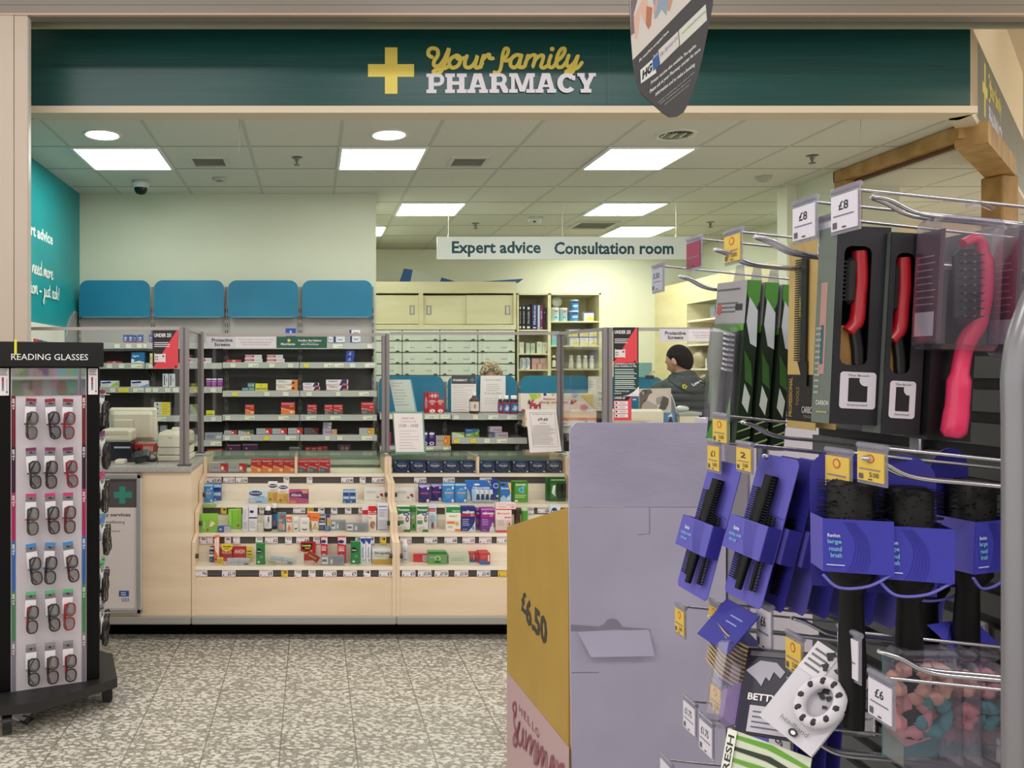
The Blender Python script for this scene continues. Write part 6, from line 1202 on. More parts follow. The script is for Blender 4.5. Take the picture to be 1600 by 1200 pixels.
# white board and leaflets along the teal wall
t = thing('leaflet_board', 'white board with leaflets against the teal wall behind the column', 'board', (-1.95, 5.8, 1.1))
m = MB(); m.box(-1.968, -1.955, 5.2, 6.44, 1.1, 1.83, C('#e2dfd2', .5)); m.build('board', t)
m = MB()
for k in range(8): m.box(-1.954, -1.948, 5.72+.09*k, 5.80+.09*k, 1.45, 1.715-.004*k, C(['#b84a48', '#4a5a90', '#6a7aa0', '#a8b0c0'][k % 4], .5)); m.build('leaflet', t) if False else None
m.build('leaflets', t); 
for o in list(t.children):
    if o.name.startswith('leaflets'): bpy.data.objects.remove(o)
for k in range(8):
    m = MB(); m.box(-1.954, -1.948, 5.72+.09*k, 5.80+.09*k, 1.45, 1.715-.004*k, C(['#b84a48', '#4a5a90', '#6a7aa0', '#a8b0c0'][k % 4], .5)); sub(m, 'leaflet', t)

# right counter equipment
d = 5.0; t = thing('till_monitor', 'cream till monitor seen from behind over the lilac display edge', 'till', (X(1000, d), d+.08, WT_Z))
m = MB(); xa, xb = X(955, d), X(1042, d); m.box(xa, xb, d+.04, d+.09, 1.0, Z(640, d), BEI3, .014); m.build('screen_housing', t)
m = MB(); m.box(X(953, d), X(1016, d), d+.0, d+.04, 1.0, Z(656.5, d), BEI2, .004); m.build('rear_cover', t)
m = MB(); m.box(xa+.08, xb-.08, d+.03, d+.12, WT_Z, 1.02, BEI2, .004); m.build('stand', t)
d = 5.22; t = thing('tall_box', 'pale box with grey lid on the right counter by the man', 'box', (X(1077, d), d+.06, WT_Z))
m = MB(); m.box(X(1062, d), X(1092, d), d, d+.12, WT_Z, Z(649, d), C('#e0d8bc', .5)); m.build('body', t)
m = MB(); m.box(X(1059, d), X(1096, d), d-.01, d+.13, Z(649, d), Z(644, d), C('#a9aaa4', .4), .003); m.build('lid', t)
def blob_bag(name, label, c, r, mat, seed):
    rnd = random.Random(seed); m = MB()
    m.ball(c, r, mat, 12, 8, lambda q: q*(1+.18*math.sin(q.x*90+seed)*math.cos(q.z*110+seed))); return m.build(name, label=label, cat='bag')
blob_bag('plastic_bag', 'crumpled clear plastic bag on top of the grey-lidded box', P(1061, 638.5, 5.26)+Vector((.02, .0, .0)), (.045, .03, .02), C('#c4ccc8', .25), 3)
def n6(f):
    f.p([(1004, 609), (1016, 608), (1020, 613), (1014, 617), (1011, 625), (1010, 645), (998.5, 645), (999, 615)], C('#6f625a')); f.e(1007, 612.5, 4, 3.4, C('#594c45')); f.e(1005, 614, 1.5, 2.6, C('#b8aca2'))
    f.p([(1010, 625), (1018, 629), (1027, 634), (1026, 645), (1000, 645), (1004, 632)], C('#b4a89e')); f.e(1007.5, 626, 1.5, 2, C('#3d352f'))
    f.p([(1030, 622), (1038, 619), (1045, 623), (1044, 632), (1040, 640), (1028, 641), (1032, 632)], C('#57504a')); f.p([(1025, 622), (1036, 618), (1031, 632), (1026, 632)], C('#a89a90')); f.r(1045, 645, 1048.4, 609, C('#cfc4be'))
quad_card('photo_card', 'photo card', 'sepia photo card standing behind the cream monitor on the right', [(998.5, 607.5), (1048.5, 606.5), (1049, 660), (998.5, 660)], 5.24, C('#d6ccc0', .4), n6, foot=None)
m = MB(); m.prism([P(1048.8, 616, 5.25), P(1054, 630, 5.25), P(1060, 662, 5.25), P(1059, 690, 5.25), P(1049, 690, 5.25)][::-1], (0, .01, 0), C('#7b7d80', .4)); m.tube([P(1048.8, 616, 5.25), P(1054, 630, 5.25), P(1060, 662, 5.25)], .003, C('#d8d8d8', .3), 5)
m.build('card_holder', label='grey curved holder beside the sepia photo card', cat='holder')
m = MB(); m.box(X(1042.5, 5.15), X(1054, 5.15), 5.15, 5.20, WT_Z, Z(645, 5.15), C('#5a8ac0', .4)); f = pface(m, 0, 0, 0, 0, 5.15); f.p([(1043, 660), (1048, 650), (1052, 660)], C('#2a2a30')); f.p([(1043, 651), (1049, 646), (1051, 651)], WT); m.build('medicine_box', label='blue and white box between the cream monitor and photo holder', cat='medicine box')
m = MB(); d = 7.4; m.box(X(975, d), X(1019, d), d, d+.01, Z(640, d), Z(566.5, d), C('#8fc0b4', .4), .004); m.build('notice_board', label='pale teal rounded panel behind the right blue header panel', cat='panel')
m = MB(); m.tube([(X(1000, d), d+.026, 0), (X(1000, d), d+.026, Z(600, d))], .012, GREYM, 8); m.box(X(980, d), X(1016, d), d-.1, d+.2, 0, .02, GREYM); m.build('panel_stand', label='grey stand holding the pale teal panel', cat='stand')
sheet('blue_leaflet', 'leaflet', 'small blue leaflet right of the small age check notice', 987.5, 619.5, 996, 628, 5.1, C('#3a62a4', .5), lambda f: f.r(988.5, 625, 994, 623.5, WT))

# ================================================================ dispensary shelf contents
D = 9.66; gs = 'books on the open shelf unit'
ART.update({
 'bkb': ('141214', [('l', .25, .3, .75, .9, 1, WT)]), 'bk1': ('121114', [('t', 'Martindale', .3, .25, .7, .75, K('a8a8b0'), .03, 0, True), ('r', .2, .06, .8, .14, WT), ('r', .3, .84, .7, .93, WT)]),
 'bk2': ('2a2764', [('t', 'Medicines', .3, .2, .7, .95, K('c8c8d8'), .03, 0, True), ('r', .25, .06, .75, .1, WT)]), 'bk3': ('a8bccc', [('r', .2, .1, .8, .9, K('c8d8e0'))]),
 'bk4': ('7a2068', [('t', 'BNF', .3, .45, .7, .8, K('d8b0d0'), .03, 0, True), ('r', .3, .05, .7, .1, WT)]), 'bk5': ('3a1428', [('r', .2, .8, .8, .85, K('8a7a84'))]),
 'pnd': ('e6e4da', [('p', [(.1, .1), (.6, .5), (1, .3), (1, .05)], YE), ('r', 0, .88, 1, 1, K('6a5aa0')), ('l', .3, .6, .8, .75, 2, GRY)]),
 'wbx': ('dcdcc8', [('l', .2, .55, .8, .85, 3, K('8a9088'))]), 'tbx': ('7ac0c4', [('e', .5, .8, .35, .1, K('b83a38')), ('r', .1, .45, .9, .6, K('b8a8c8'))]),
 'pbx': ('c49a90', [('l', .1, .1, .9, .9, 3, K('e0b8b0'))]), 'grbx': ('dcdcc8', [('l', .2, .6, .8, .85, 2, GRY), ('p', [(.5, 0), (1, .35), (1, 0)], K('2f8a64'))])})
row('on the top left shelf of the open unit', gs, [('thick black book', 'bk1', 810.8, 815, 476.5, D, SHZ_L[0], .2), ('thick black book', 'bk1', 815.6, 821.3, 476.5, D, SHZ_L[0], .2), ('thick black book', 'bk1', 822, 829.6, 477.3, D, SHZ_L[0], .2), ('tall navy book', 'bk2', 830.8, 839.6, 475, D, SHZ_L[0], .2), ('slim pale blue book', 'bk3', 840, 843.6, 477, D, SHZ_L[0], .2), ('slim magenta book', 'bk4', 844, 848.2, 477.5, D, SHZ_L[0], .2), ('dark maroon book', 'bk5', 848.8, 853.6, 482.5, D, SHZ_L[0], .2)], 'book', 'book')
gq = 'boxes on the open shelf unit'
row('on the second left shelf of the open unit', gq, [('slim white box', 'wbx', 811.8, 818.6, 534.5, D, SHZ_L[1], .1), ('dull cream box', 'gwf', 822, 828, 536, D, SHZ_L[1], .1), ('dull cream box', 'gwf', 829, 836, 536, D, SHZ_L[1], .1), ('taller white box', 'wbx', 839, 846.8, 534, D, SHZ_L[1], .1), ('white and green box', 'grbx', 847.4, 855.8, 535, D, SHZ_L[1], .1)])
row('on the third left shelf of the open unit', gq, [('dark teal pouch box', 'wstr', 813, 820, 559, D, SHZ_L[2], .1), ('dark teal pouch box', 'wstr', 820.6, 828, 559, D, SHZ_L[2], .1), ('lower pink box', 'pbx', 831, 839, 568, D, SHZ_L[2], .1), ('lower pink box', 'pbx', 839.6, 847.6, 568, D, SHZ_L[2], .1), ('lower pink box', 'pbx', 848.2, 855.3, 568, D, SHZ_L[2], .1)])
row('of the pink pile in the open unit', gq, [('upper pink box', 'pbx', 831, 843, 559.5, D, Z(567.8, D), .1), ('upper pink box', 'pbx', 843.5, 855.5, 559.5, D, Z(567.8, D), .1)])
row('on the top right shelf of the open unit', gq, [('white and yellow feeding box', 'pnd', 912.7, 928, 487.5, D, SHZ_R[0], .12)])
row('on second right shelf, open unit', gq, [('turquoise box', 'tbx', 862.3, 874, 517.5, D, SHZ_R[1], .1)]+[('lower white and yellow box', 'pnd', a, b, 526.3, D, SHZ_R[1], .12) for a, b in ((890.4, 904.8), (906, 919.2), (920.4, 933))])
row('on second right shelf, open unit', gq, [('upper white and yellow box', 'pnd', a, b, 514, D, Z(526, D), .12) for a, b in ((888.5, 903), (906, 919.2), (920.4, 933))])
def tub(label, a, b, yt, zb, c, art, lidc='e6e4da'):
    zb += .0008; x0, x1 = X(a, D), X(b, D); r = (x1-x0)/2; x = (x0+x1)/2; h = Z(yt, D)-zb
    t = thing('formula_tub', label, 'tub', (x, D+r, zb), 'tubs on the open shelf unit')
    m = MB(); m.lathe([(r, zb), (r, zb+h*.9)], (x, D+r, 0), K(c), 18); f = Face(m, (x-r*.7, D-.002+.03*r, zb), (r*1.4, 0, 0), (0, 0, h*.9), (0, -1, 0)); draw(f, art); m.build('tub_body', t)
    m = MB(); m.lathe([(r*1.03, zb+h*.9), (r*1.03, zb+h), (.001, zb+h+.001)], (x, D+r, 0), K(lidc), 18); m.build('lid', t)
ct = [('e', .5, .8, .4, .1, K('d87a5a')), ('l', .1, .5, .9, .62, 1, GRY), ('e', .5, .25, .25, .15, K('4a6a70')), ('e', .5, .2, .15, .12, K('b8dce0'))]
tub('left pale blue tub with white disc resting on it', 862.3, 875, 480.5, SHZ_R[0], 'b8dcdc', ct); tub('pale blue tub second from left on the top right shelf', 875.6, 888, 481, SHZ_R[0], 'a8d0d4', ct)
cb = [('r', .05, .75, .95, .9, NVY), ('r', .1, .35, .9, .55, K('b8d4ec'))]
tub('blue tub at the bottom of the two-tub stack', 891, 905.8, 485.3, SHZ_R[0], '4a8ac4', cb); tub('smaller blue tub on top of the two-tub stack', 892.6, 905.8, 468, Z(485.1, D), '4a8ac4', cb)
m = MB(); m.lathe([(.001, -.006), (.060, -.006), (.063, .0), (.060, .006), (.001, .006)], P(870, 471.5, D+.12), K('e4e4d8'), 24, 'y'); m.build('white_disc', label='round white disc standing on the left pale blue tub', cat='plate')
for k, (a, b) in enumerate(((863, 869), (871, 877), (890, 896.5), (902, 909), (912, 919), (922, 929))):
    cyl_bottle('white_bottle', ('leftmost', 'second from left', 'third from left', 'fourth from left', 'fifth from left', 'rightmost')[k]+' of six bottles on the third right shelf of open unit', 'bottle', a, b, 555.5, D, SHZ_R[2], K(['3a2a20', '5a3a20', 'd8dad0', 'd8dad0', 'c8ccc4', 'd8dad0'][k]), WT, K('e0dcc8'), .7, 'bottles on the open shelf unit', .8)
# boxes on the far right dispensary shelving
rnd = random.Random(4); cols_ = ['e8e6dc', 'd8d0c0', 'c8b8a0', 'e0e4e8', 'b8c4c8', 'd8c4b8', '6a7a8a', 'e8e0b8']
names_ = ['top', 'second', 'third', 'fourth', 'fifth']
for si, z in enumerate(DZ):
    y = 7.5; k = 0
    while y < 8.85:
        w = rnd.uniform(.08, .16); h = rnd.uniform(.07, .17); c = rnd.choice(cols_)
        if not (8.3 < y+w and y < 8.42) and rnd.random() < .75:
            m = MB(); m.box(XS+.06, XS+.2, y, y+w, z+.0005, z+h, K(c)); f = Face(m, (XS+.06, y+w, z), (0, -w, 0), (0, 0, h), (-1, 0, 0)); f.l(.15, .4, .8, .8, 3, K('8a8a80')); f.r(.1, .1, .9, .25, K(rnd.choice(['7a8a9a', 'b86a5a', '6a9a7a', 'c8b45a'])))
            m.build('dispensary_box', label=f'box {["nearest","second nearest","third nearest","fourth nearest","fifth nearest","sixth nearest","seventh nearest","eighth nearest","ninth nearest","tenth nearest"][k]} the pinned papers on the {names_[si]} dispensary shelf', cat='box', group='boxes on the dispensary shelving'); k += 1
        y += w+rnd.uniform(.02, .07)
# paper bag with goods on the dispensary shelf
blob_bag('paper_bag', 'crumpled clear bag on the third dispensary shelf by the man', (XS+.1, 9.12, 1.51+.101), (.08, .1, .10), C('#b8a88a', .4), 5)
# ================================================================ people
SKIN = noisy('skin', '#b98a70', '#c4957b', (1, 1, 1), 30, 3, .55)
def remeshed(mb, vox, name, parent, mat, origin, smooth_it=4):
    me = mb.mesh(name, origin); ob = bpy.data.objects.new(name, me); COL.objects.link(ob)
    r = ob.modifiers.new('r', 'REMESH'); r.mode = 'VOXEL'; r.voxel_size = vox
    s = ob.modifiers.new('s', 'SMOOTH'); s.iterations = smooth_it; s.factor = .5
    dg = bpy.context.evaluated_depsgraph_get(); dg.update()
    nm = bpy.data.meshes.new_from_object(ob.evaluated_get(dg)); ob.modifiers.clear(); ob.data = nm
    nm.materials.clear(); nm.materials.append(mat)
    nm.polygons.foreach_set('use_smooth', [True]*len(nm.polygons)); nm.polygons.foreach_set('material_index', [0]*len(nm.polygons)); nm.update()
    ob.parent = parent; return ob
def hand(m, w, dr, pn, side):
    """w wrist, dr direction of the fingers, pn palm normal"""
    dr = Vector(dr).normalized(); pn = Vector(pn).normalized(); sd = dr.cross(pn)*side
    for k in range(4):
        o = (k-1.5)*.019; m.tube([w+sd*o*.5, w+dr*.05+sd*o, w+dr*.09+sd*o], [.014, .0135, .011], SKIN, 8)
    for k, L_ in enumerate((.066, .075, .070, .054)):
        b = w+dr*.088+sd*((k-1.5)*.0205); c1 = dr*.85+pn*.35; c2 = dr*.45+pn*.8
        m.tube([b, b+c1*L_*.42, b+c1*L_*.42+c2*L_*.55], [.0088, .0082, .0070], SKIN, 7)
    b = w+dr*.025-sd*.028; m.tube([w+dr*.01-sd*.01, b+dr*.02-sd*.008, b+dr*.05-sd*.012+pn*.018, b+dr*.07-sd*.006+pn*.034], [.014, .012, .0100, .0085], SKIN, 7)
def person(loc, H, yaw, head_yaw, pitch, label, jacket_mat, hair_mat, curly=False, decorate=None, trousers='#1c1e22'):
    """built facing +Y, feet at z=0; H standing height"""
    k = H/1.75; R0 = Matrix.Translation(loc) @ Matrix.Rotation(yaw, 4, 'Z') @ Matrix.Scale(k, 4)
    t = thing('person', label, 'person', loc); hy = Matrix.Translation((-.012, .045, 1.60)) @ Matrix.Rotation(head_yaw, 4, 'Z') @ Matrix.Rotation(pitch, 4, 'X')
    m = MB(); m.T = R0; V = Vector
    # legs, trunk, arms
    for s in (-1, 1):
        m.tube([V((s*.09, .01, .90)), V((s*.095, .02, .70)), V((s*.095, .03, .49)), V((s*.095, .01, .30)), V((s*.095, -.01, .09))], [.088, .078, .055, .055, .038], SKIN, 12)
        m.tube([V((s*.095, -.03, .05)), V((s*.10, .06, .04)), V((s*.105, .17, .03))], [.042, .04, .03], SKIN, 10)
        sh = V((s*.175, 0, 1.385)); el = V((s*.255, .05, 1.13)); wr = V((s*.17, .30, 1.06))
        m.tube([V((s*.08, 0, 1.39)), sh, (sh+el)/2, el], [.05, .048, .042, .036], SKIN, 10); m.tube([el, (el+wr)/2, wr], [.038, .036, .026], SKIN, 10)
        hand(m, wr, (-s*.35, .9, -.1), (0, .1, -1), s)
    m.tube([V((0, .01, .86)), V((0, .01, .98)), V((0, .01, 1.15)), V((0, .01, 1.32)), V((0, .01, 1.44))], [.15, .135, .13, .14, .07], SKIN, 14)
    m.tube([V((0, .01, 1.40)), V((0, .02, 1.50)), V((0, .04, 1.58))], [.065, .056, .056], SKIN, 12)
    m.T = R0 @ hy
    def hf(q):   # skull, narrower jaw, face forward (+Y)
        z = q.z; f = 1.0 if z > -.02 else 1-.30*min(1, (-.02-z)/.10)
        return Vector((q.x*f, q.y*(1 if q.y < 0 else (1 if z > -.05 else .98))+(.012 if z < -.05 else 0), z))
    m.ball((0, 0, .015), (.077, .097, .118), SKIN, 20, 14, hf)
    m.tube([(0, .088, .03), (0, .112, -.012), (0, .098, -.022)], [.009, .014, .011], SKIN, 8)      # nose
    m.ball((0, .085, -.052), (.024, .012, .007), SKIN, 10, 6); m.ball((0, .083, -.064), (.020, .012, .007), SKIN, 10, 6)    # lips
    m.ball((0, .070, -.092), (.026, .02, .018), SKIN, 10, 6)
    for s in (-1, 1):
        m.ball((s*.079, -.008, -.004), (.010, .019, .033), SKIN, 10, 8); m.ball((s*.032, .080, .034), (.022, .012, .008), SKIN, 8, 6)
    remeshed(m, .0065*k, 'body', t, SKIN, loc, 3)
    for s in (-1, 1):
        m = MB(); m.T = R0 @ hy; m.ball((s*.031, .082, .014), (.013, .010, .008), C('#e8e4de', .3), 10, 8); m.ball((s*.031, .0895, .014), (.0055, .004, .0055), C('#2a1a12', .2), 8, 6); sub(m, 'eye', t)
        m = MB(); m.T = R0 @ hy; m.tube([(s*.016, .094, .037), (s*.032, .092, .042), (s*.048, .080, .037)], [.003, .004, .0025], hair_mat, 6); sub(m, 'eyebrow', t)
    # hair
    m = MB(); m.T = R0 @ hy
    if curly:
        rd = random.Random(9)
        for i in range(90):
            a = rd.uniform(0, 2*math.pi); e_ = rd.uniform(.08, 1.5); n = Vector((math.cos(a)*math.cos(e_), math.sin(a)*math.cos(e_), math.sin(e_)))
            if n.y > .5 and n.z < .6: continue
            c = Vector((n.x*.09, n.y*.10-.005, .03+n.z*.125)); u = n.orthogonal().normalized(); v = n.cross(u); r = rd.uniform(.014, .022)
            m.tube([c+(u*math.cos(q)+v*math.sin(q))*r+n*(.004*q) for q in [j*.7 for j in range(10)]], [.004+.004*math.sin(math.pi*j/9) for j in range(10)], hair_mat if i % 3 else C('#d8c49a', .6), 6)
        m.ball((0, -.012, .03), (.084, .096, .117), hair_mat, 18, 12, lambda q: q if (q.z > .02 or q.y < .0) else q*.85)
    else:
        def hh(q):
            t_ = min(1, max(0, (.055-q.y)/.10)); line = .05-.150*t_
            if q.z < line: return Vector((q.x*.90, q.y*.90, line-.004+(q.z-line)*.02))
            return q
        m.ball((0, -.008, .018), (.0805, .101, .118), hair_mat, 36, 30, hh)
    sub(m, 'hair', t)
    # clothing
    def prof(z):   # half width, half depth of jacket at height z
        pts = [(.84, .19, .135), (.95, .185, .13), (1.10, .19, .135), (1.25, .205, .145), (1.36, .215, .145), (1.42, .20, .135), (1.455, .155, .11), (1.485, .10, .088), (1.52, .076, .074)]
        for i in range(len(pts)-1):
            if pts[i][0] <= z <= pts[i+1][0]:
                q = (z-pts[i][0])/(pts[i+1][0]-pts[i][0]); return pts[i][1]+(pts[i+1][1]-pts[i][1])*q, pts[i][2]+(pts[i+1][2]-pts[i][2])*q
        return pts[-1][1:]
    def quilt(z): return 1+.075*(abs(math.sin(math.pi*(z-.84)/.058))**.6-.5) if z < 1.40 else 1.0
    m = MB(); m.T = R0; n = 36; vs = []; zs = [.84+i*.0058 for i in range(int((1.52-.84)/.0058)+1)]
    for z in zs:
        a, b = prof(z); q = quilt(z)
        for i in range(n):
            an = 2*math.pi*i/n; c, s = math.cos(an), math.sin(an)
            vs.append((a*q*math.copysign(abs(c)**.8, c), .01+b*q*math.copysign(abs(s)**.9, s), z+(.02*(1-abs(c)) if z > 1.45 else 0)))
    m.add(vs, [(i*n+j, i*n+(j+1) % n, (i+1)*n+(j+1) % n, (i+1)*n+j) for i in range(len(zs)-1) for j in range(n)], jacket_mat, True)
    for s in (-1, 1):
        sh = Vector((s*.155, 0, 1.385)); el = Vector((s*.262, .05, 1.12)); wr = Vector((s*.175, .28, 1.06)); N_ = 40
        def seq(a, b, n): return [a+(b-a)*i/n for i in range(n)]
        pts = smooth_path([tuple(sh), tuple(Vector((s*.20, .0, 1.37))), tuple(Vector((s*.245, .02, 1.25))), tuple(el), tuple((el+wr)/2), tuple(wr)], 9)
        m.tube([Vector(p) for p in pts], [(.078-.034*i/len(pts))*(1+.05*abs(math.sin(i*.75))) for i in range(len(pts))], jacket_mat, 14)
    j = sub(m, 'jacket', t)
    if decorate:
        m = MB(); m.T = R0; decorate(m, prof, quilt); sub(m, 'jacket_print', t)
    m = MB(); m.T = R0; TR = C(trousers, .7)
    for s in (-1, 1): m.tube([Vector((s*.085, .01, .93)), Vector((s*.098, .02, .70)), Vector((s*.1, .03, .48)), Vector((s*.1, .01, .28)), Vector((s*.1, -.01, .07))], [.105, .092, .072, .068, .062], TR, 14)
    m.box(-.16, .16, -.11, .12, .84, .96, TR, .05); sub(m, 'trousers', t)
    for s in (-1, 1):
        m = MB(); m.T = R0; m.tube([Vector((s*.1, -.055, .045)), Vector((s*.1, .06, .042)), Vector((s*.105, .18, .035))], [.044, .048, .034], C('#141414', .4), 10); m.box(s*.1-.045, s*.1+.045, -.09, .21, 0, .018, C('#141414', .4), .006); sub(m, 'shoe', t)
    return t
def logo(m, prof, quilt):
    def S(x, z):
        z += .10
        a, b = prof(z); c = min(.97, abs(x)/(a*1.0)); return Vector((x, .01-b*1.04*math.sqrt(max(0, 1-c**2.3))-.006, z))
    def line(pts, r, mat):
        m.tube([S(x, z) for x, z in smooth_path(pts, 8)], r, mat, 5)
    HG = C('#20402f', .5)
    line([(-.03, 1.375), (-.075, 1.415), (-.135, 1.39), (-.13, 1.33), (-.07, 1.285), (.0, 1.27), (.06, 1.29), (.12, 1.345), (.16, 1.38)], .0045, HG)
    line([(-.03, 1.375), (.01, 1.385), (.06, 1.35), (.13, 1.345)], .003, HG)
    for k in range(5):
        a = 2*math.pi*k/5; c = S(-.075+.012*math.cos(a), 1.315+.012*math.sin(a)); m.ball(c, (.007, .003, .007), C('#d8d838', .5), 8, 5)
    vs, fs = text_geo('Love to help', .03); out = []
    for a, b in vs:
        x = -.01+.17*a; z = 1.312+.062*a+.05*a*a*.3+b*.026; out.append(S(x-b*.008, z))
    m.add(out, fs, C('#d8dcd4', .5))
JACK = noisy('quilted_charcoal_cloth', '#33383a', '#3c4244', (1, 1, 1), 25, 4, .7)
person((2.745, 6.02, 0), 1.70, math.radians(6), math.radians(24), math.radians(-24), 'man seen from behind in a quilted charcoal jacket, head turned left', JACK, noisy('dark_hair', '#0f0b09', '#1d1613', (1, 1, 1), 180, 3, .75, .8, bscale=260, spec=.15), False, logo)
person((1.62, 7.45, 0), 1.555, math.radians(170), math.radians(0), math.radians(-30), 'person with curly fair hair showing just above the low blue panels', C('#3a5a52', .7), C('#a8957a', .6), True)
# ================================================================ reading glasses stand
A0 = Vector((X(17, 3.45), 3.45, 0)); A1 = Vector((X(135, 3.57), 3.57, 0)); dw = (A1-A0).normalized(); WP = (A1-A0).length
RS = Matrix.Translation(A0) @ Matrix.Rotation(math.atan2(dw.y, dw.x), 4, 'Z')     # local x along the front, -y outwards
zt_ = 1.50-(575-577)/F*3.5; zb_ = .125; zm = EYE-(618-577)/F*3.5
BS = (-.055, WP+.058)   # body extents in local x
t = thing('glasses_stand', 'tall black reading glasses stand with white display panels', 'display stand', (RS @ Vector((WP/2, .2, 0))))
def SM():
    m = MB(); m.T = RS; return m
m = SM(); m.box(BS[0], BS[1], .006, .40, .137, zt_+.005, BLACK, .004); m.build('body', t)
m = SM(); zh0, zh1 = EYE-(573.5-577)/F*3.45, EYE-(534-577)/F*3.45; m.box(BS[0]-.012, BS[1]+.012, -.03, .41, zh0, zh1, C('#0b0a0b', .3), .003)
f = Face(m, (0, -.0302, 0), (1, 0, 0), (0, 0, 1), (0, -1, 0)); f.t('READING GLASSES', .0, zh0+.030, WP+.003, zh0+.056, C('#e6e6e6', .5), .0); m.build('header_box', t)
m = SM(); m.box(0, WP, -.001, .006, zb_, zt_, C('#c9c2c9', .45)); m.build('white_panel', t)
m = SM(); m.box(WP+.056, WP+.060, .03, .36, zb_+.02, zt_-.08, C('#d8d2d6', .45)); m.build('white_panel', t)
m = SM(); m.box(.003, WP-.003, -.004, -.001, zm, zt_-.002, C('#e8e8ee', .03, 1.0)); m.build('mirror', t)
for s in (-.048, WP+.008):
    m = SM(); w = .04; m.box(s, s+w, -.004, .006, zm+.002, zt_-.002, C('#e4dde0', .5)); f = Face(m, (s, -.0045, zm), (w, 0, 0), (0, 0, zt_-zm), (0, -1, 0))
    f.l(.08, .72, .9, .96, 4, INK); 
    for k, c in enumerate(('7a1a2a', '6a1a3a', 'a82a6a', '8a2a5a', '3a6aa8', '3f8a5a', '8a8a94')): f.r(.3, .60-.07*k, .5, .66-.07*k, K(c))
    f.r(.78, .1, .82, .62, INK); f.p([(.7, .16), (.8, .08), (.9, .16)], INK); m.build('strength_guide', t)
ST = [('6a1420', '+3.50'), ('35102e', '+3.00'), ('a02458', '+2.50'), ('2f62a0', '+2.00'), ('447a52', '+1.50'), ('7a7282', '+1.00')]
PYL = [624, 698, 770, 846, 924, 1002, 1085]
zs_ = [EYE-(p-577)/F*3.45 for p in PYL]; zs_[0] = zm; zs_[-1] = zb_
for s in (0.002, WP-.019):
    m = SM(); f = Face(m, (0, -.0012, 0), (1, 0, 0), (0, 0, 1), (0, -1, 0))
    for k in range(6):
        f.r(s, zs_[k+1], s+.017, zs_[k], K(ST[k][0])); f.t(ST[k][1], s+.003, zs_[k]-.058, s+.013, zs_[k]-.012, WT, .03, 0, True)
    m.build('strength_strip', t)
m = SM(); m.prism([(-.10, -.13, .096), (.10, -.16, .096), (WP+.13, -.02, .096), (WP+.16, .30, .096), (WP+.02, .50, .096), (-.10, .46, .096), (-.20, .2, .096)], (0, 0, .04), C('#1c1b1b', .45)); m.build('base', t)
for cx_, cy_ in ((-.02, -.09), (WP+.10, .08), (-.12, .36), (WP, .44)):
    m = SM(); m.tube([(cx_-.018, cy_, .0465), (cx_+.018, cy_, .0465)], .046, C('#111111', .35), 14); m.box(cx_-.02, cx_+.02, cy_-.012, cy_+.012, .06, .098, C('#2a2a2a')); m.build('caster', t)
def spectacles(T, label, rim, temple, lens_tint, card_top, group='reading glasses hanging on the front of the stand', flip=0, tilt=0.0, card=True):
    """folded pair hanging vertically; local origin at the peg, x right, z down the panel negative"""
    root = thing('reading_glasses', label, 'glasses', T.translation, group)
    def q():
        m = MB(); m.T = T @ Matrix.Rotation(tilt, 4, 'Y'); return m
    rm = C('#'+rim, .3); tm = C('#'+temple, .35)
    if card:
        m = q(); m.box(-.021, .016, -.024, -.0235, -.085, .0, C('#e9e6ec', .5)); m.box(-.021, .016, -.0245, -.024, -.0, .012, C('#'+card_top, .5)); m.box(-.021, .016, -.0245, -.024, -.018, .0, C('#77757a', .5)); m.box(-.008, .008, -.026, -.0245, -.008, -.003, INK)
        m.box(-.021, .016, -.0246, -.024, -.085, -.079, C('#'+card_top, .5)); m.build('hang_card', root)
    m = q()
    for k, z in enumerate((-.060, -.112)):
        pts = [(.006+.0185*math.copysign(abs(math.cos(a))**.8, math.cos(a)), -.042, z+.023*math.copysign(abs(math.sin(a))**.8, math.sin(a))) for a in [2*math.pi*i/20 for i in range(20)]]
        m.tube(pts, .0027, rm, 6, closed=True)
    m.tube([(-.006, -.042, -.082), (-.009, -.044, -.086), (-.006, -.042, -.090)], .0022, rm, 6); m.build('frame', root)
    for k, z in enumerate((-.060, -.112)):
        m = q(); m.prism([(.006+.0175*math.cos(a), -.0425, z+.022*math.sin(a)) for a in [2*math.pi*i/16 for i in range(16)]], (0, .001, 0), LENS); m.build('lens', root)
    for s_, z0, z1_ in ((0, -.036, -.132), (1, -.137, -.042)):
        m = q(); y = -.034+.006*s_; xx = -.012+.004*s_
        m.tube([(.002, -.040, z0), (xx, y, z0+(z1_-z0)*.08), (xx, y, z0+(z1_-z0)*.7), (xx+.010+.008*flip, y+.004, z1_)], [.0026, .0036, .0034, .003], tm, 6); m.build('temple', root)
    return root
XS3 = [EYE]*3
colx = [X(50, 3.48), 0, 0]
cu = [(50-17)/118*WP*.99, (79-17)/118*WP*1.0, (107-17)/118*WP*1.0]
rims = [['4a4438', '1a1418', '7a1a20'], ['1a1a1e', '2a1a1a', '7a1a28'], ['3a342e', '2a1420', '4a1418'], ['2a2824', '1a1416', '3a1016'], ['2a2022', '1a1416', '8a1a22'], ['1e1a1a', '3a1418', '141214']]
tmps = [['2a2520', '3a1418', 'a82a2c'], ['6a5f48', '1a1416', 'b02a2c'], ['2a2420', '2a1420', '8a2022'], ['1a1816', '1a1416', '6a1a20'], ['a8262c', '1a1416', 'c0282c'], ['1a1416', '3a1418', 'b8282c']]
CT = ['8a2030', '7a2a58', 'c83a78', '3a8ad0', '5ab87a', '8a8890']
desc_r = ['+3.50 row', '+3.00 row', '+2.50 row', '+2.00 row', '+1.50 row', '+1.00 row']; dc = ['left', 'middle', 'right']
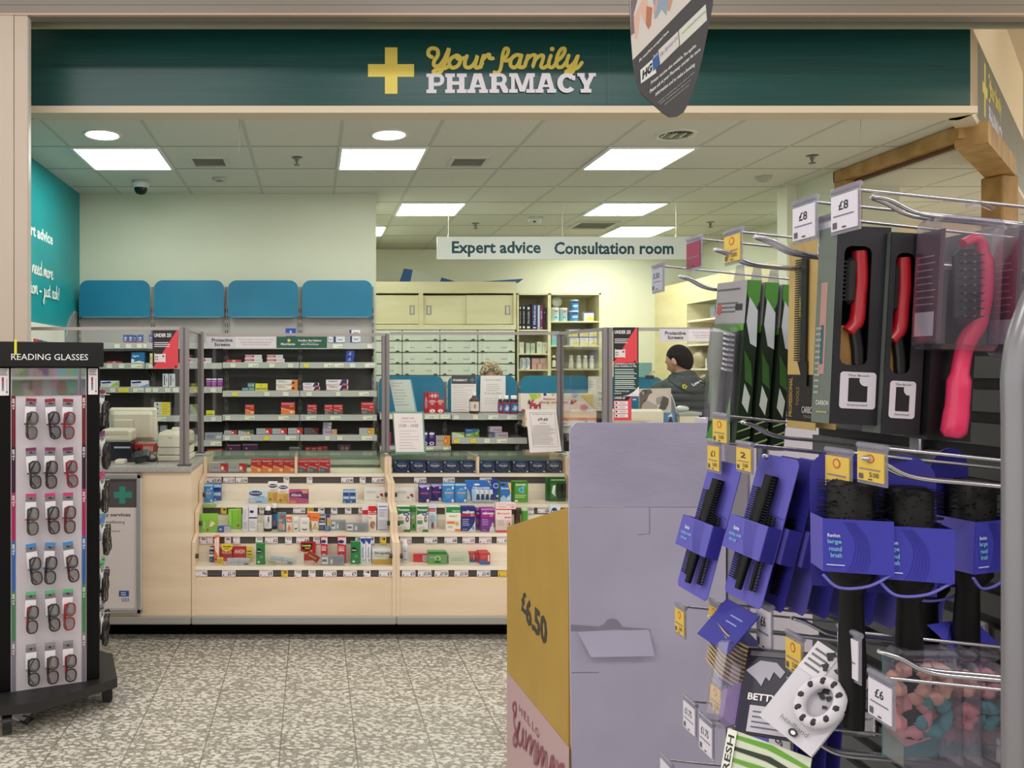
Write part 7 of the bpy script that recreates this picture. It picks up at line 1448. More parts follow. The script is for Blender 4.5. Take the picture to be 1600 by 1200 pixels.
for r in range(6):
    ztop = EYE-((627, 703, 774, 851, 925, 1006)[r]-577)/F*3.5
    for c in range(3):
        T = RS @ Matrix.Translation((cu[c]-.004, 0, ztop-.002*c)) @ Matrix.Scale(1.16, 4)
        spectacles(T, f'{dc[c]} reading glasses in the {desc_r[r]} of the stand front', rims[r][c], tmps[r][c], None, CT[r], flip=(r+c) % 2, tilt=math.radians([4, -3, 2, -5, 3, 0][r]*(1 if c != 1 else -1)))
    m = SM()
    for c in range(3): m.tube([(cu[c], 0, ztop-.004), (cu[c], -.052, ztop-.004)], .0018, C('#c8c8cc', .3, .6), 6)
    m.build('peg', t)
# pairs on the right-hand side, seen edge-on
for r in range(6):
    ztop = EYE-((616, 684, 752, 822, 893, 964)[r]-577)/F*3.6
    for c in range(3):
        T = RS @ Matrix.Translation((WP+.056+.016*c, .09+.09*c, ztop)) @ Matrix.Rotation(math.radians((66, 40, 58)[c]), 4, 'Z') @ Matrix.Scale(1.1, 4)
        spectacles(T, f'{("nearest","middle","farthest")[c]} reading glasses in row {("one","two","three","four","five","six")[r]} of the stand side', '1a1416', '1a1416', None, CT[r], 'reading glasses hanging on the side of the stand', flip=(r+c) % 2, tilt=math.radians([8, -4, 3, -7, 5, 2][r]))
        m = SM(); m.tube([(WP+.06, .07+.11*c, ztop-.004), (WP+.112, .07+.11*c, ztop-.004)], .0018, C('#c8c8cc', .3, .6), 6); m.build('peg', t)
m = SM(); m.box(.012, .022, -.034, -.030, zh1-.055, zh1+.01, C('#dcd23a', .5)); m.build('yellow_tag', t, label=None)
m = MB(); c = P(22, 1112, 3.5); m.prism([(c.x-.03, 3.52, .002), (c.x+.05, 3.46, .002), (c.x+.07, 3.52, .02), (c.x, 3.56, .012)], (0, 0, .003), C('#cfcaca', .5)); m.tube([(c.x+.04, 3.5, .012), (c.x+.09, 3.47, .012), (c.x+.08, 3.43, .01), (c.x+.04, 3.46, .008)], .005, C('#1a1818', .4), 6)
m.build('fallen_glasses', label='crumpled black and white glasses packaging on the floor by the caster', cat='litter')

# ================================================================ lilac cardboard display
LIL = noisy('lilac_cardboard', '#afabc4', '#b7b3cc', (1, 1, 1), 5, 3, .6, .12, bscale=22); LILU = noisy('embossed_lilac_card', '#a8a4be', '#b0acc6', (1, 1, 2.4), 5, 3, .6, .5, bscale=26)
MUS = noisy('mustard_card', '#a98736', '#ae8c3a', (1, 1, 1), 8, 3, .5)
d1 = 1.90; d2 = 2.505; xl, xr = X(889, d1), X(1134, d1)
t = thing('cardboard_display', 'lilac cardboard shipper display with mustard £6.50 side panel', 'display box', ((xl+xr)/2, 2.2, 0))
m = MB(); zt1 = Z(660.5, d1); zf = Z(792, d1)
m.prism([(xl, d1, zf), (xl+.003, d1, zt1-.014), (xl+.017, d1, zt1), (xr-.004, d1, zt1), (xr, d1, zf)], (0, .006, 0), LILU); m.build('header_flap', t)
m = MB(); z0 = 0.0
# back sheet with a die-cut pocket
py = lambda v: Z(v, d1)
pts = [(xl+.012, d1-.0005, z0), (xr, d1-.0005, z0), (xr, d1-.0005, zf-.0015), (xr-.012, d1-.0005, zf-.0015), (xr-.018, d1-.0005, zf-.006), (xr-.027, d1-.0005, zf-.0015), (xl, d1-.0005, zf-.0015)]
m.prism(pts, (0, .006, 0), LIL); 
DK = C('#6d6672', .7)
f = pface(m, 0, 0, 0, 0, d1-.0007, .0003)
f.s_([(1015, 793), (1015, 834), (997, 835.5)], .0012, DK, 1); f.s_([(893, 1051), (936, 1050.5)], .0012, DK, 1)
f.p([(892, 976), (935, 979), (943, 976), (949, 968.5), (957, 966), (965, 969), (972, 979.5), (1016, 983), (1016, 986), (960, 983), (905, 986), (892, 986)], C('#8d8699', .7))
m.build('back_panel', t)
m = MB(); m.prism([P(902, 987, d1-.002), P(1014, 984, d1-.002), P(1023, 1025, d1-.02), P(924, 1027, d1-.02)][::-1], (0, .0015, 0), LIL); m.build('tuck_flap', t)
m = MB(); q0, q1 = Z(793, d1), Z(823, d2); xi = xl
m.prism([(xl, d1+.006, 0), (xl, d2, 0), (xl, d2, q1), (xl, d1+.006, q0)], (.006, 0, 0), MUS)
f = Face(m, (xl-.0003, d2, 0), (0, d1-d2, 0), (0, 0, 1), (-1, 0, 0), .0003)   # u: 0 far edge .. 1 near edge, v metres
def uy(px): return (d2-xl*F/(px-CX))/(d2-d1)
def vz(px, py_): return Z(py_, xl*F/(px-CX))
def sp(px, py_): return (uy(px), vz(px, py_))
f.p([(0, 0), sp(800, 1200)[:1]+(0,), (1, 0), sp(889.5, 1168), (0, vz(799.5, 1060))], C('#b89a9c', .55))
f.t('£', uy(815), vz(816, 955), uy(822.5), vz(821, 928)+.004, INK, .03); f.t('6.50', uy(822), vz(834, 987), uy(855), vz(834, 944), C('#33302c'), .035)
CRI = C('#8e3a50', .5)
for ch, a, b in zip('HELLO', (812, 819, 825.5, 832.5, 837.5), (816.5, 823, 829, 835.5, 843)): f.t(ch, uy(a), vz(a, 1112+(a-812)*1.35), uy(b), vz(a, 1100+(a-812)*1.30), CRI)
def sz(pts, ox=790, oy=1050, s=8.0): return [sp(ox+a/s, oy+b/s) for a, b in pts]
for st_ in ([(135, 560), (105, 480), (100, 420), (120, 385), (140, 420), (138, 500), (115, 560), (120, 660), (150, 780), (150, 880), (130, 925), (110, 870), (125, 790), (165, 720), (185, 640)],
            [(185, 630), (165, 720), (160, 830), (185, 915), (215, 860), (232, 700), (222, 800), (235, 930), (250, 950)], [(262, 740), (262, 850), (265, 985), (275, 900), (315, 800), (330, 870), (320, 1040), (335, 960), (370, 860), (385, 930), (375, 1125), (405, 1140)],
            [(415, 890), (410, 1000), (410, 1135), (430, 1050), (465, 940), (475, 1010), (465, 1190), (480, 1110), (510, 1000), (525, 1060), (520, 1290)], [(565, 1200), (620, 1160), (605, 1060), (585, 1100), (575, 1250), (620, 1330), (650, 1290)], [(655, 1110), (665, 1190), (660, 1380), (670, 1250), (715, 1160), (740, 1180)]):
    f.s_(sz(st_), .0085, CRI, 5)
m.build('side_panel', t)
m = MB(); m.box(xr-.006, xr, d1+.006, d2, 0, zf, C('#a39cb0', .6)); m.build('side_panel', t)
m = MB()
for k, zz in enumerate((.35, .65, .92)): m.box(xl+.007, xr-.007, d1+.008, d2-.01, zz, zz+.006, LIL)
m.build('inner_shelf', t)
for o in list(t.children):
    if o.name.startswith('inner_shelf'): bpy.data.objects.remove(o)
for zz in (.35, .65, .92): m = MB(); m.box(xl+.007, xr-.007, d1+.008, d2-.01, zz, zz+.006, LIL); m.build('inner_shelf', t)
# grey post of the next display and a second box behind
m = MB(); GB = C('#8f8b98', .6); m.box(xr+.006, xr+.05, d1-.0, d1+.5, 0, Z(680, d1), GB); m.build('cardboard_box', label='narrow grey-sided carton right beside the lilac display', cat='box')
m = MB(); da = 2.05; m.box(X(1172, da), X(1290, da), da, da+.3, 0, Z(663, da), C('#cfc9d4', .55)); f = pface(m, 0, 0, 0, 0, da); f.r(1248, 662.8, 1262, 700, C('#4a4648')) if False else None; m.build('cardboard_box', label='white carton top seen beyond the green brush packs', cat='box')

# ================================================================ hair care gondola
XWALL = .95
t = thing('slatwall_gondola', 'dark slatted wall of the hair care aisle fixture', 'display fixture', (1.1, 1.2, 0))
SLAT = C('#4b4c4a', .45); SLATD = C('#1d1d1f', .6)
m = MB(); m.box(XWALL+.012, XWALL+.06, .86, 1.55, 0, 1.70, SLATD); m.build('core', t)
for k in range(30):
    z = .30+k*.0475
    if z+.04 > 1.71: break
    m = MB(); m.box(XWALL, XWALL+.012, .86, 1.55, z, z+.031, SLAT); m.build('slat', t)
m = MB(); m.box(XWALL-.25, XWALL+.06, .86, 1.55, .12, .16, GREYM); m.build('base_shelf', t)
m = MB(); m.box(XWALL+.06, XWALL+.10, .86, 1.55, 0, 1.66, GREYM); m.build('back_frame', t)
# grey bumper tubes
m = MB(); TUB = C('#86858a', .32, .45); x0 = .608; yy = .70
pts = [(x0, yy, .0)]+[(x0, yy, z) for z in (.5, 1.0, 1.42, 1.50)]+[(x0+.012, yy+.002, 1.545), (x0+.04, yy+.01, 1.585), (x0+.09, yy+.03, 1.605), (x0+.2, yy+.06, 1.61), (x0+.42, yy+.10, 1.61)]
m.tube(smooth_path(pts, 5), .0135, TUB, 16); m.build('bumper_tube', label='thick grey upright tube curving over at the right edge', cat='tube')
m = MB(); dd = 1.62; m.tube(smooth_path([P(1192, 520, dd+.03), P(1193, 490, dd+.01), P(1200, 474, dd), P(1222, 469.5, dd), P(1250, 468, dd), P(1290, 468, dd)], 5), .0115, C('#5c5a66', .3, .5), 14); m.tube([P(1192, 519, dd+.03), (X(1192, dd+.03), dd+.03, 0)], .0115, C('#5c5a66', .3, .5), 12)
m.build('bumper_tube', label='dark grey curved tube behind the green brush packs', cat='tube')

CLR = glass_mat('ticket_holder_plastic', '#e6e6ec', .10, .1, .25, '#c9c6d4')
def dtip(px): return 816.0/(px-CX)
hook_n = [0]
def hook(x0, x1, yt, yb, col, txt, label, prong=None, holder=True, dx=0):
    dn, df = dtip(x1), dtip(x0); xt = X(x1, dn)+dx; za = Z(yt, dn); zb = Z(yb, dn)
    yc = (dn+df)/2
    t = thing('peg_hook', label, 'display hook', (XWALL, yc, za-.02), 'chrome peg hooks with ticket arms')
    m = MB(); m.tube([(XWALL-.0075, yc, za-.034), (xt+.012, yc, za-.004), (xt+.002, yc, za-.003)], .0021, CHROME, 8); m.box(XWALL-.008, XWALL-.0015, yc-.012, yc+.012, za-.06, za-.025, CHROME, .002); m.build('ticket_arm', t)
    m = MB()
    if holder:
        m.tube([(xt, dn+.001, za-.002), (xt, df-.001, za-.002)], .0038, CLR, 10); m.box(xt-.0012, xt+.0006, dn, df, zb-.004, za, CLR); sub(m, 'ticket_holder', t)
    m = MB(); cc = {'y': C('#dab952', .5), 'w': C('#d8d4e0', .5), 'm': C('#8f3550', .5), 'g': C('#a9adbd', .5)}[col]
    m.box(xt-.0028, xt-.0014, dn+.0025, df-.0025, zb, za-.009, cc); f = Face(m, (xt-.0028, df-.0025, zb), (0, dn-df+.005, 0), (0, 0, za-.009-zb), (-1, 0, 0), .0002)
    if txt: f.t(txt, .30 if len(txt) < 4 else .15, .56, .68 if len(txt) < 4 else .75, .82, INK, .02)
    if col == 'y' and not txt: f.e(.5, .78, .17, .16, C('#b8603a', .5)); f.e(.5, .78, .11, .11, cc)
    f.l(.1, .36, .9, .46, 1, C('#7a7480', .5)); f.r(.08, .06, .24, .24, C('#5a5560')); f.r(.45, .05, .6, .09, INK)
    if col == 'y': f.t('5.00', .5, .16, .85, .32, INK, .01)
    sub(m, 'price_ticket', t)
    if prong:
        px, py_ = prong; d = yc+.004; a = Vector((X(px, d), d, Z(py_, d))); m = MB(); w = .0065
        for s in (-1, 1):
            m.tube(smooth_path([(XWALL-.003, d+s*w, a.z-.048), (a.x+.13, d+s*w, a.z-.030), (a.x+.055, d+s*w, a.z-.022), (a.x+.02, d+s*w*.9, a.z-.006), (a.x+.004, d+s*w*.6, a.z-.001), (a.x, d, a.z)], 5), .0027, CHROME, 8)
        m.build('prong', t)
    return t
hook(1020, 1038, 410, 452, 'g', '3.50', 'farthest hook with grey £3.50 ticket above the green brush packs', (1062, 432))
hook(1074, 1097, 366, 415, 'm', '', 'hook with magenta ticket in the top row')
hook(1133, 1160, 354, 405, 'y', '', 'hook with yellow ticket in the top row left of the combs', (1117, 390))
hook(1240, 1278, 304, 368, 'w', '£8', 'hook with left £8 ticket above the comb card', (1180, 370))
hook(1262, 1288, 333, 392, 'w', '', 'hook with blank white ticket half behind the left £8 ticket', dx=.014)
hook(1300, 1345, 283, 352, 'w', '£8', 'nearest top hook with £8 ticket above the black brush boxes', (1363, 308))
hook(1115, 1139, 648, 693, 'y', '', 'hook with yellow ticket right above the lilac display top', (1160, 660))
hook(1107, 1127, 690, 737, 'y', '£1', 'hook with lower yellow ticket against the lilac display')
hook(1152, 1177, 693, 738, 'y', '2', 'hook with yellow ticket above the purple comb sets', (1194, 712))
hook(1291, 1332, 705, 768, 'y', '', 'hook with left of the two large yellow £5.00 tickets')
hook(1341, 1387, 698, 757, 'y', '', 'hook with right of the two large yellow £5.00 tickets', (1348, 715))
hook(1056, 1072, 950, 996, 'y', '', 'low hook with yellow ticket farthest left over lilac card', (1108, 963))
hook(1109, 1127, 945, 985, 'y', '', 'low hook with small yellow ticket behind the purple comb card')
hook(1184, 1208, 948, 1022, 'w', '£6', 'hook with tall white ticket beside the stacked tan cards', (1238, 966))
hook(1229, 1256, 998, 1058, 'y', '', 'hook with yellow ticket over the dark sleep mask pack')
hook(1310, 1346, 992, 1066, 'w', '', 'hook with flopping white ticket above the cow print pack')
hook(1358, 1399, 1066, 1137, 'w', '£6', 'hook with £6 ticket left of the scrunchie packs', (1374, 1018))
hook(1069, 1089, 1102, 1152, 'w', '£1.75', 'left hook of the two £1.75 tickets', (1112, 1104))
hook(1094, 1116, 1132, 1187, 'w', '£1.75', 'right hook of the two £1.75 tickets', (1140, 1138))
hook(1111, 1130, 1072, 1120, 'y', '', 'hook with yellow ticket behind the £1.75 tickets')
hook(1203, 1239, 1142, 1212, 'w', '£6', 'bottom hook with £6 ticket over the zebra print pack', (1250, 1152))
hook(1033, 1052, 1196, 1240, 'w', '', 'lowest hook whose ticket is cut by the bottom edge')

def packT(x, y, z, yaw=-90, swing=0, lean=0):
    return Matrix.Translation((x, y, z)) @ Matrix.Rotation(math.radians(yaw), 4, 'Z') @ Matrix.Rotation(math.radians(swing), 4, 'X') @ Matrix.Rotation(math.radians(lean), 4, 'Y')
def PM(T):
    m = MB(); m.T = T; return m
def LF(m, x0, x1, y, z0, z1): return Face(m, (x0, y, z0), (x1-x0, 0, 0), (0, 0, z1-z0), (0, -1, 0))
# --- three green brush packs
for k in range(3):
    T = packT(.744+.030*k, 1.445, 1.655-.004*k, -90, -3, 2.5); lb = ('front', 'middle', 'back')[k]
    t = thing('brush_pack', f'{lb} of three leaf-green carded wet brush packs', 'brush pack', T.translation, 'leaf-green brush packs')
    m = PM(T); m.box(-.052, .052, 0, .0225, -.285, 0, C('#233021', .4)); m.prism([(-.02, .011, 0), (.02, .011, 0), (.012, .011, .03), (-.012, .011, .03)], (0, .001, 0), PLAST)
    f = LF(m, -.052, .052, -.0004, -.285, 0); f.r(0, .74, 1, 1, C('#9b9a9e', .5)); f.l(.05, .80, .8, .88, 3, C('#5a5a60')); f.e(.14, .83, .08, .035, C('#b8504a')); f.r(.68, .82, .9, .86, INK); f.l(.05, .94, .9, .965, 1, C('#5a5a60'))
    f.p([(0, .74), (1, .74), (1, .70), (.2, .66), (0, .72)], C('#5a9a30')); f.e(.32, .22, .24, .09, C('#c9cfc4', .5)); f.l(.2, .18, .44, .26, 3, C('#8a9288')); f.p([(.55, .02), (.75, .3), (.85, .02)], C('#6aa040')); f.p([(0, 0), (.25, .14), (.5, 0)], C('#3f7a34')); f.p([(0, .5), (.12, .4), (.1, .2), (0, .25)], C('#4f8a30'))
    # printed near side
    g = Face(m, (.0524, 0, -.285), (0, .0225, 0), (0, 0, .285), (1, 0, 0), .0002)
    rd = random.Random(k); g.p([(0, 1), (1, 1), (1, .88), (.6, .8), (0, .92)], C('#4a8a34')); g.p([(.2, .9), (.9, .82), (1, .6), (.5, .62), (.1, .75)], C('#c4cbd0')); g.p([(.1, .58), (.7, .5), (.9, .36), (.3, .4)], C('#3a6a2c')); g.p([(.3, .38), (.8, .3), (.7, .2), (.2, .26)], C('#d4dcd0'))
    for q in range(6): g.p([(0, .02+.03*q), (1, .05+.03*q), (1, .062+.03*q), (0, .028+.03*q)], C(['#a8c878', '#1f3a1c'][q % 2]))
    m.build('card', t)
    m = PM(T); m.box(-.042, .046, -.017, -.0005, -.25, -.075, PLAST, .007); m.build('blister', t)
    m = PM(T); BC = C('#c9c9ce' if k == 0 else '#1b241d', .4); m.tube([(0, -.010, -.245), (0, -.010, -.20), (.0, -.011, -.165), (0, -.012, -.14), (0, -.012, -.09)], [.011, .013, .017, .022, .018], C('#7c827e' if k == 0 else '#141b15', .4), 10)
    for q in range(8): m.prism([(-.014, -.021, -.150+.0088*q), (.034, -.016, -.158+.0088*q), (.034, -.016, -.155+.0088*q), (-.014, -.021, -.1445+.0088*q)], (0, .010, 0), BC)
    m.build('brush', t)
# --- comb on tan card (two, one behind the other)
def comb(m, x, y, z0, z1, w, mat, n=46, side=-1):
    m.box(x, x+w*.42*-side, y-.003, y, z0, z1, mat)
    for k in range(n): zz = z0+(z1-z0)*(k+.5)/n; m.box(x, x+side*w*.58, y-.0022, y-.0008, zz-(z1-z0)/n*.3, zz+(z1-z0)/n*.25, mat)
for k in range(2):
    T = packT(.742+.022*k, 1.232-.012*k, 1.697+.002*k, -90, -1, 0)
    t = thing('comb_card', f'{("front","back")[k]} black comb on tan card with black PROFESSIONAL TOOLS band', 'comb', T.translation, 'combs on tan cards')
    m = PM(T); m.box(-.036, .036, 0, .0012, -.287, 0, C('#b3995f', .55)); f = LF(m, -.036, .036, -.0002, -.287, 0); f.r(0, .04, 1, .285, C('#12100f', .4)); f.t('PROFESSIONAL', .08, .06, .2, .27, C('#a8843a'), .02, 0, True); f.t('TOOLS', .34, .12, .45, .22, C('#8a6f38'), .01, 0, True); f.t('CARBON', .55, .085, 1.0, .12, C('#c4c0b8'), .01); f.t('TECHNOLOGY', .62, .06, .98, .075, C('#8a8880'))
    m.build('card', t)
    if k == 0:
        m = PM(T); mt = C('#14130f', .3); comb(m, .004, -.002, -.185, -.03, .030, mt, 44); m.prism([(.004-.010, -.003, -.185), (.018, -.003, -.185), (.018, -.003, -.222), (.010, -.003, -.222)], (0, .002, 0), mt); m.box(-.002, .003, -.0042, -.003, -.118, -.088, C('#a8a03a', .4)); m.build('comb', t)
# --- black boxed brushes
def bbox(k, x0, x1, y0, ztop, zbot, lean):
    T = Matrix.Translation((x0, y0, ztop)) @ Matrix.Rotation(math.radians(lean), 4, 'Y'); w = x1-x0; h = ztop-zbot; dp = .036
    t = thing('brush_box', ('left black windowed brush box with white sticker', 'right black windowed brush box with white sticker', 'plain black brush box behind the pink brush pack')[k], 'brush box', (x0, y0, zbot), 'black brush boxes')
    BK = C('#1e1d23', .4); m = PM(T); u0, u1, v0, v1 = w*.14, w*.66, -h*.70, -h*.10
    if k < 2:
        th = .0015; m.box(0, u0, 0, th, -h, 0, BK); m.box(u1, w, 0, th, -h, 0, BK); m.box(u0, u1, 0, th, -h, v0, BK); m.box(u0, u1, 0, th, v1, 0, BK)
        for cx_, cz_, sx, sz_ in ((u0, v0, 1, 1), (u1, v0, -1, 1), (u0, v1, 1, -1), (u1, v1, -1, -1)): m.prism([(cx_, 0, cz_), (cx_+sx*.008, 0, cz_), (cx_+sx*.0025, 0, cz_+sz_*.0025), (cx_, 0, cz_+sz_*.008)], (0, th, 0), BK)
        m.box(0, w, dp-.0015, dp, -h, 0, C('#16151a', .5)); m.box(w-.0015, w, .0015, dp-.0015, -h, 0, BK); m.box(0, .0015, .0015, dp-.0015, -h, 0, C('#5a625c', .4)); m.box(.0015, w-.0015, .0015, dp-.0015, -.0015, 0, BK); m.box(.0015, w-.0015, .0015, dp-.0015, -h, -h+.0015, BK)
        f = LF(m, 0, w, -.0002, -h, 0); f.rr(.16, .08, .84, .265, .004, C('#d2ccd6', .5)); f.rr(.32, .115, .68, .235, .001, C('#17151a')); f.e(.64, .225, .12, .03, C('#d2ccd6', .5)); f.t('The Brush', .3, .243, .7, .253, INK); f.t('Guaranteed', .3, .095, .68, .105, INK)
    else:
        m.box(0, w, 0, dp, -h, 0, C('#17161a', .4))
    g = Face(m, (-.0003, dp, -h), (0, -dp, 0), (0, 0, h), (-1, 0, 0), .0002)
    if k == 0:
        g.r(0, 0, 1, 1, C('#5f6a62', .45)); g.r(.25, .25, .6, .72, C('#a88078', .5)); g.r(.3, .3, .5, .5, C('#1f5560', .5)); g.l(.08, .14, .4, .5, 12, C('#8a948a')); g.t('CARBON', .25, .09, .95, .115, C('#c4c8c0'), .02); g.r(.3, .05, .9, .06, C('#9a8f60'))
    m.build('carton', t)
    if k < 2:
        m = PM(T); m.box(u0-.003, u1-.004, .010, .012, v0-.01, v0+h*.20, C('#94703a', .5)); m.build('inner_card', t)
        m = PM(T); RD = C('#a81824', .3); m.tube(smooth_path([(u1-.008, .012, v1-.004), (u1-.005, .012, v1-.04), (u1-.006, .012, v0+.085), (u1-.009, .010, v0+.055), (u1-.020, .009, v0+.040)], 6), .0085, RD, 10); m.tube([(u1-.013, .008, v0+.046), (u1-.008, .008, v0+.02), (u1-.004, .008, v0-.03)], [.007, .007, .006], C('#0c0b0d', .4), 10); m.box(u1-.024, u1-.010, .006, .022, v0+.075, v1-.012, C('#120c0e', .5), .005)
        for q in range(int((v1-v0-.09)/.0052)): m.box(u1-.036, u1-.024, .010, .018, v0+.08+q*.0052, v0+.082+q*.0052, C('#1c1416', .5))
        m.build('brush', t)
bbox(0, X(1310, 1.0), X(1393, 1.0), 1.0, Z(352, 1.0), Z(662, 1.0), 2.6)
bbox(1, X(1396, .99), X(1456, .99), .992, Z(362, .99), Z(678, .99), 3.2)
bbox(2, X(1462, .985), X(1530, .985), .985, Z(420, .98), Z(688, .98), 3.0)
# --- pink paddle brushes in clear packs
for k in range(2):
    x = .738+.082*k; y = .945-.01*k; zt2 = 1.682-.01*k
    t = thing('brush_pack', ('left', 'right')[k]+' pink paddle brush in a clear plastic pack', 'brush pack', (x, y, 1.4), 'pink brushes in clear packs')
    m = MB(); m.T = Matrix.Translation((x, y, zt2)) @ Matrix.Rotation(math.radians(3), 4, 'Y'); m.box(-.004, .070, 0, .05, -.158, -.002, PLAST, .006); m.tube([(.02, .0, .008), (.035, 0, .012), (.05, 0, .006)], .003, PLAST, 6); m.build('clear_case', t)
    m = MB(); m.T = Matrix.Translation((x, y, zt2)) @ Matrix.Rotation(math.radians(3), 4, 'Y'); MG = C('#46102c', .45)
    m.box(.0, .030, .044, .047, -.148, -.018, MG); m.box(-.002, .0, .004, .047, -.148, -.018, MG); f = LF(m, 0, .030, .0438, -.148, -.018); f.l(.1, .35, .7, .85, 9, C('#b890a8'), .15); f.p([(.0, .78), (.6, .92), (.6, .70), (.0, .52)], C('#c9c0cc')); f.p([(.12, .74), (.45, .82), (.45, .74), (.12, .62)], C('#46102c')); f.r(.0, .02, .55, .28, C('#c9c3cc', .5)); f.l(.05, .04, .5, .26, 4, C('#6a6068'))
    g = Face(m, (-.0022, .047, -.148), (0, -.043, 0), (0, 0, .13), (-1, 0, 0)); g.l(.1, .3, .8, .8, 8, C('#b890a8'), .15); g.r(.1, .04, .8, .26, C('#c9c3cc', .5)); m.build('insert_card', t)
    PKM = C('#d8325f', .3); m = MB(); m.T = Matrix.Translation((x, y, zt2)) @ Matrix.Rotation(math.radians(2), 4, 'Y')
    m.tube(smooth_path([(.034, .022, -.032), (.052, .022, -.026), (.060, .022, -.05), (.061, .022, -.09), (.055, .022, -.125), (.042, .022, -.15), (.036, .022, -.185), (.034, .022, -.225), (.030, .022, -.262)], 4), [.006]*8+[.009]*8+[.010]*5+[.009]*4+[.012]*4+[.013]*3+[.008], PKM, 12); m.build('brush_body', t)
    m = MB(); m.T = Matrix.Translation((x, y, zt2)); BKP = C('#17171a', .4); m.box(.022, .054, .014, .032, -.128, -.040, BKP, .007)
    rd = random.Random(2)
    for i in range(9):
        for j in range(3): px, pz = .024+.011*j, -.048-.009*i; m.tube([(px, .015, pz), (px-.002, .006, pz)], .0008, BKP, 4); m.ball((px-.002, .005, pz), .0015, C('#8a5a60', .3), 6, 4)
    m.build('brush_pad', t)
# --- purple comb sets
PURC = C('#5a55b2', .5); PURD = C('#2f2c90', .5); PURB = C('#3f3fb0', .45)
def comb_set(T, label, detail=True, group='purple carded comb sets', shade=PURC):
    t = thing('comb_set', label, 'comb set', T.translation, group)
    m = PM(T); r = .012; w = .05; h = .215
    pts = [(-w, 0, -h+.006), (-w+.006, 0, -h), (w-.006, 0, -h), (w, 0, -h+.006)]+[(w-r+r*math.cos(a), 0, -r+r*math.sin(a)) for a in [math.pi/2*i/5 for i in range(6)]]+[(-w+r+r*math.cos(a), 0, -r+r*math.sin(a)) for a in [math.pi/2+math.pi/2*i/5 for i in range(6)]]
    m.prism(pts, (0, .0012, 0), shade); f = LF(m, -w, w, -.0002, -h, 0); f.s_([(.02, .6), (.5, .62), (.98, .6)], .0006, PURD); m.build('card', t)
    if detail:
        mt = C('#050508', .45, 0, 0, .3)
        m = PM(T); m.T = T @ Matrix.Translation((-.022, -.004, 0)); comb(m, 0, 0, -.19, -.05, .026, mt, 40); m.build('comb', t)
        m = PM(T); m.T = T; m.tube([(.008, -.009, -.03), (.006, -.010, -.10), (.0, -.009, -.20)], [.009, .008, .005], mt, 8)
        for i in range(16): m.box(.008, .026, -.012, -.009, -.036-.0042*i, -.0342-.0042*i, mt)
        m.build('brush', t)
        m = PM(T); m.T = T @ Matrix.Translation((.030, -.005, 0)); comb(m, 0, 0, -.195, -.085, .016, mt, 24, 1); m.build('comb', t)
    m = PM(T); m.box(-w, w, -.020, -.0185, -.150, -.100, PURC); m.box(w-.0015, w, -.0185, 0, -.150, -.100, PURD); m.box(-w, -w+.0015, -.0185, 0, -.150, -.100, PURC); f = LF(m, -w, w, -.0202, -.150, -.100)
    if detail:
        for q in range(6): f.s_([(.62+.04*q, .02), (.52+.05*q, .4), (.44+.06*q, .97)], .0008, PURD, 4)
        f.t('Revlon', .2, .60, .36, .72, C('#c8d4ec'), .03); f.t('styling comb', .12, .40, .46, .52, C('#7ac0dc'), .01); f.t('trio set', .16, .26, .36, .36, C('#7ac0dc'), .01)
    m.build('band', t); return t
comb_set(packT(.655, 1.292, Z(722, 1.29), -90, -15, 0), 'farthest purple comb set card beside the lilac display')
for k in range(9):
    comb_set(packT(.675+.0245*k, 1.178-.004*k, Z(713, 1.18)-.0025*k, -90, -15+.9*k, 0), ('front purple comb set with black comb and brush',) [0] if k == 0 else f'{("second","third","fourth","fifth","sixth","seventh","eighth","ninth")[k-1]} purple comb set card in the near row', k < 2, shade=PURC if k % 2 == 0 else PURD)
# --- large banded brushes
def band_brush(T, label, hh=.33, bristles=True, tilt=0):
    t = thing('hair_brush_pack', label, 'brush pack', T.translation, 'large brushes in purple sleeves'); w = .036; mt = C('#040406', .5, 0, 0, .3)
    m = PM(T); r = .030; m.prism([(-w, .02, -.17), (w, .02, -.17)]+[(w*math.cos(a), .02, -.030+.030*math.sin(a)) for a in [math.pi*i/10 for i in range(11)]], (0, .001, 0), PURD); m.build('card', t)
    m = PM(T); m.box(-w, w, -.034, -.0325, -.142, -.080, PURB); m.box(-w, -w+.0015, -.0325, .02, -.142, -.080, PURC); m.box(w-.0015, w, -.0325, .02, -.142, -.080, PURD); f = LF(m, -w, w, -.0342, -.142, -.080)
    for q in range(6): f.s_([(.30+.03*q, .95), (.46+.035*q, .6), (.42+.045*q, .2), (.34+.05*q, .03)], .0007, PURD, 4)
    f.t('Revlon', .06, .66, .24, .73, C('#c8d4ec'), .03); f.t('large', .06, .52, .26, .62, C('#7ac0dc'), .02); f.t('round', .08, .40, .26, .49, C('#7ac0dc'), .02); f.t('brush', .1, .28, .26, .37, C('#7ac0dc'), .02); f.r(.04, .13, .3, .15, C('#c8d4ec')); m.build('sleeve', t)
    m = PM(T); m.tube(smooth_path([(-w, -.033, -.146), (-.02, -.034, -.160), (.01, -.034, -.156), (w, -.03, -.140)], 5), .0018, C('#6a68c8', .4), 6); m.build('loop', t)
    m = PM(T); m.tube([(0, -.006, -.036), (0, -.006, -.042), (0, -.006, -.150), (0, -.006, -.17), (0, -.006, -.25), (0, -.006, -hh)], [.018, .0245, .0245, .012, .015, .012], mt, 16)
    rd = random.Random(5)
    for i in range(320):
        a = rd.uniform(0, 2*math.pi); z = rd.uniform(-.145, -.038); m.tube([(.022*math.cos(a), -.006+.022*math.sin(a), z), (.0345*math.cos(a), -.006+.0255*math.sin(a), z+rd.uniform(-.002, .002))], .0006, mt, 3, False)
    m.build('brush', t)
band_brush(packT(X(1325, .99), .99, Z(703, .99), -18, -2), 'left large round brush with purple sleeve')
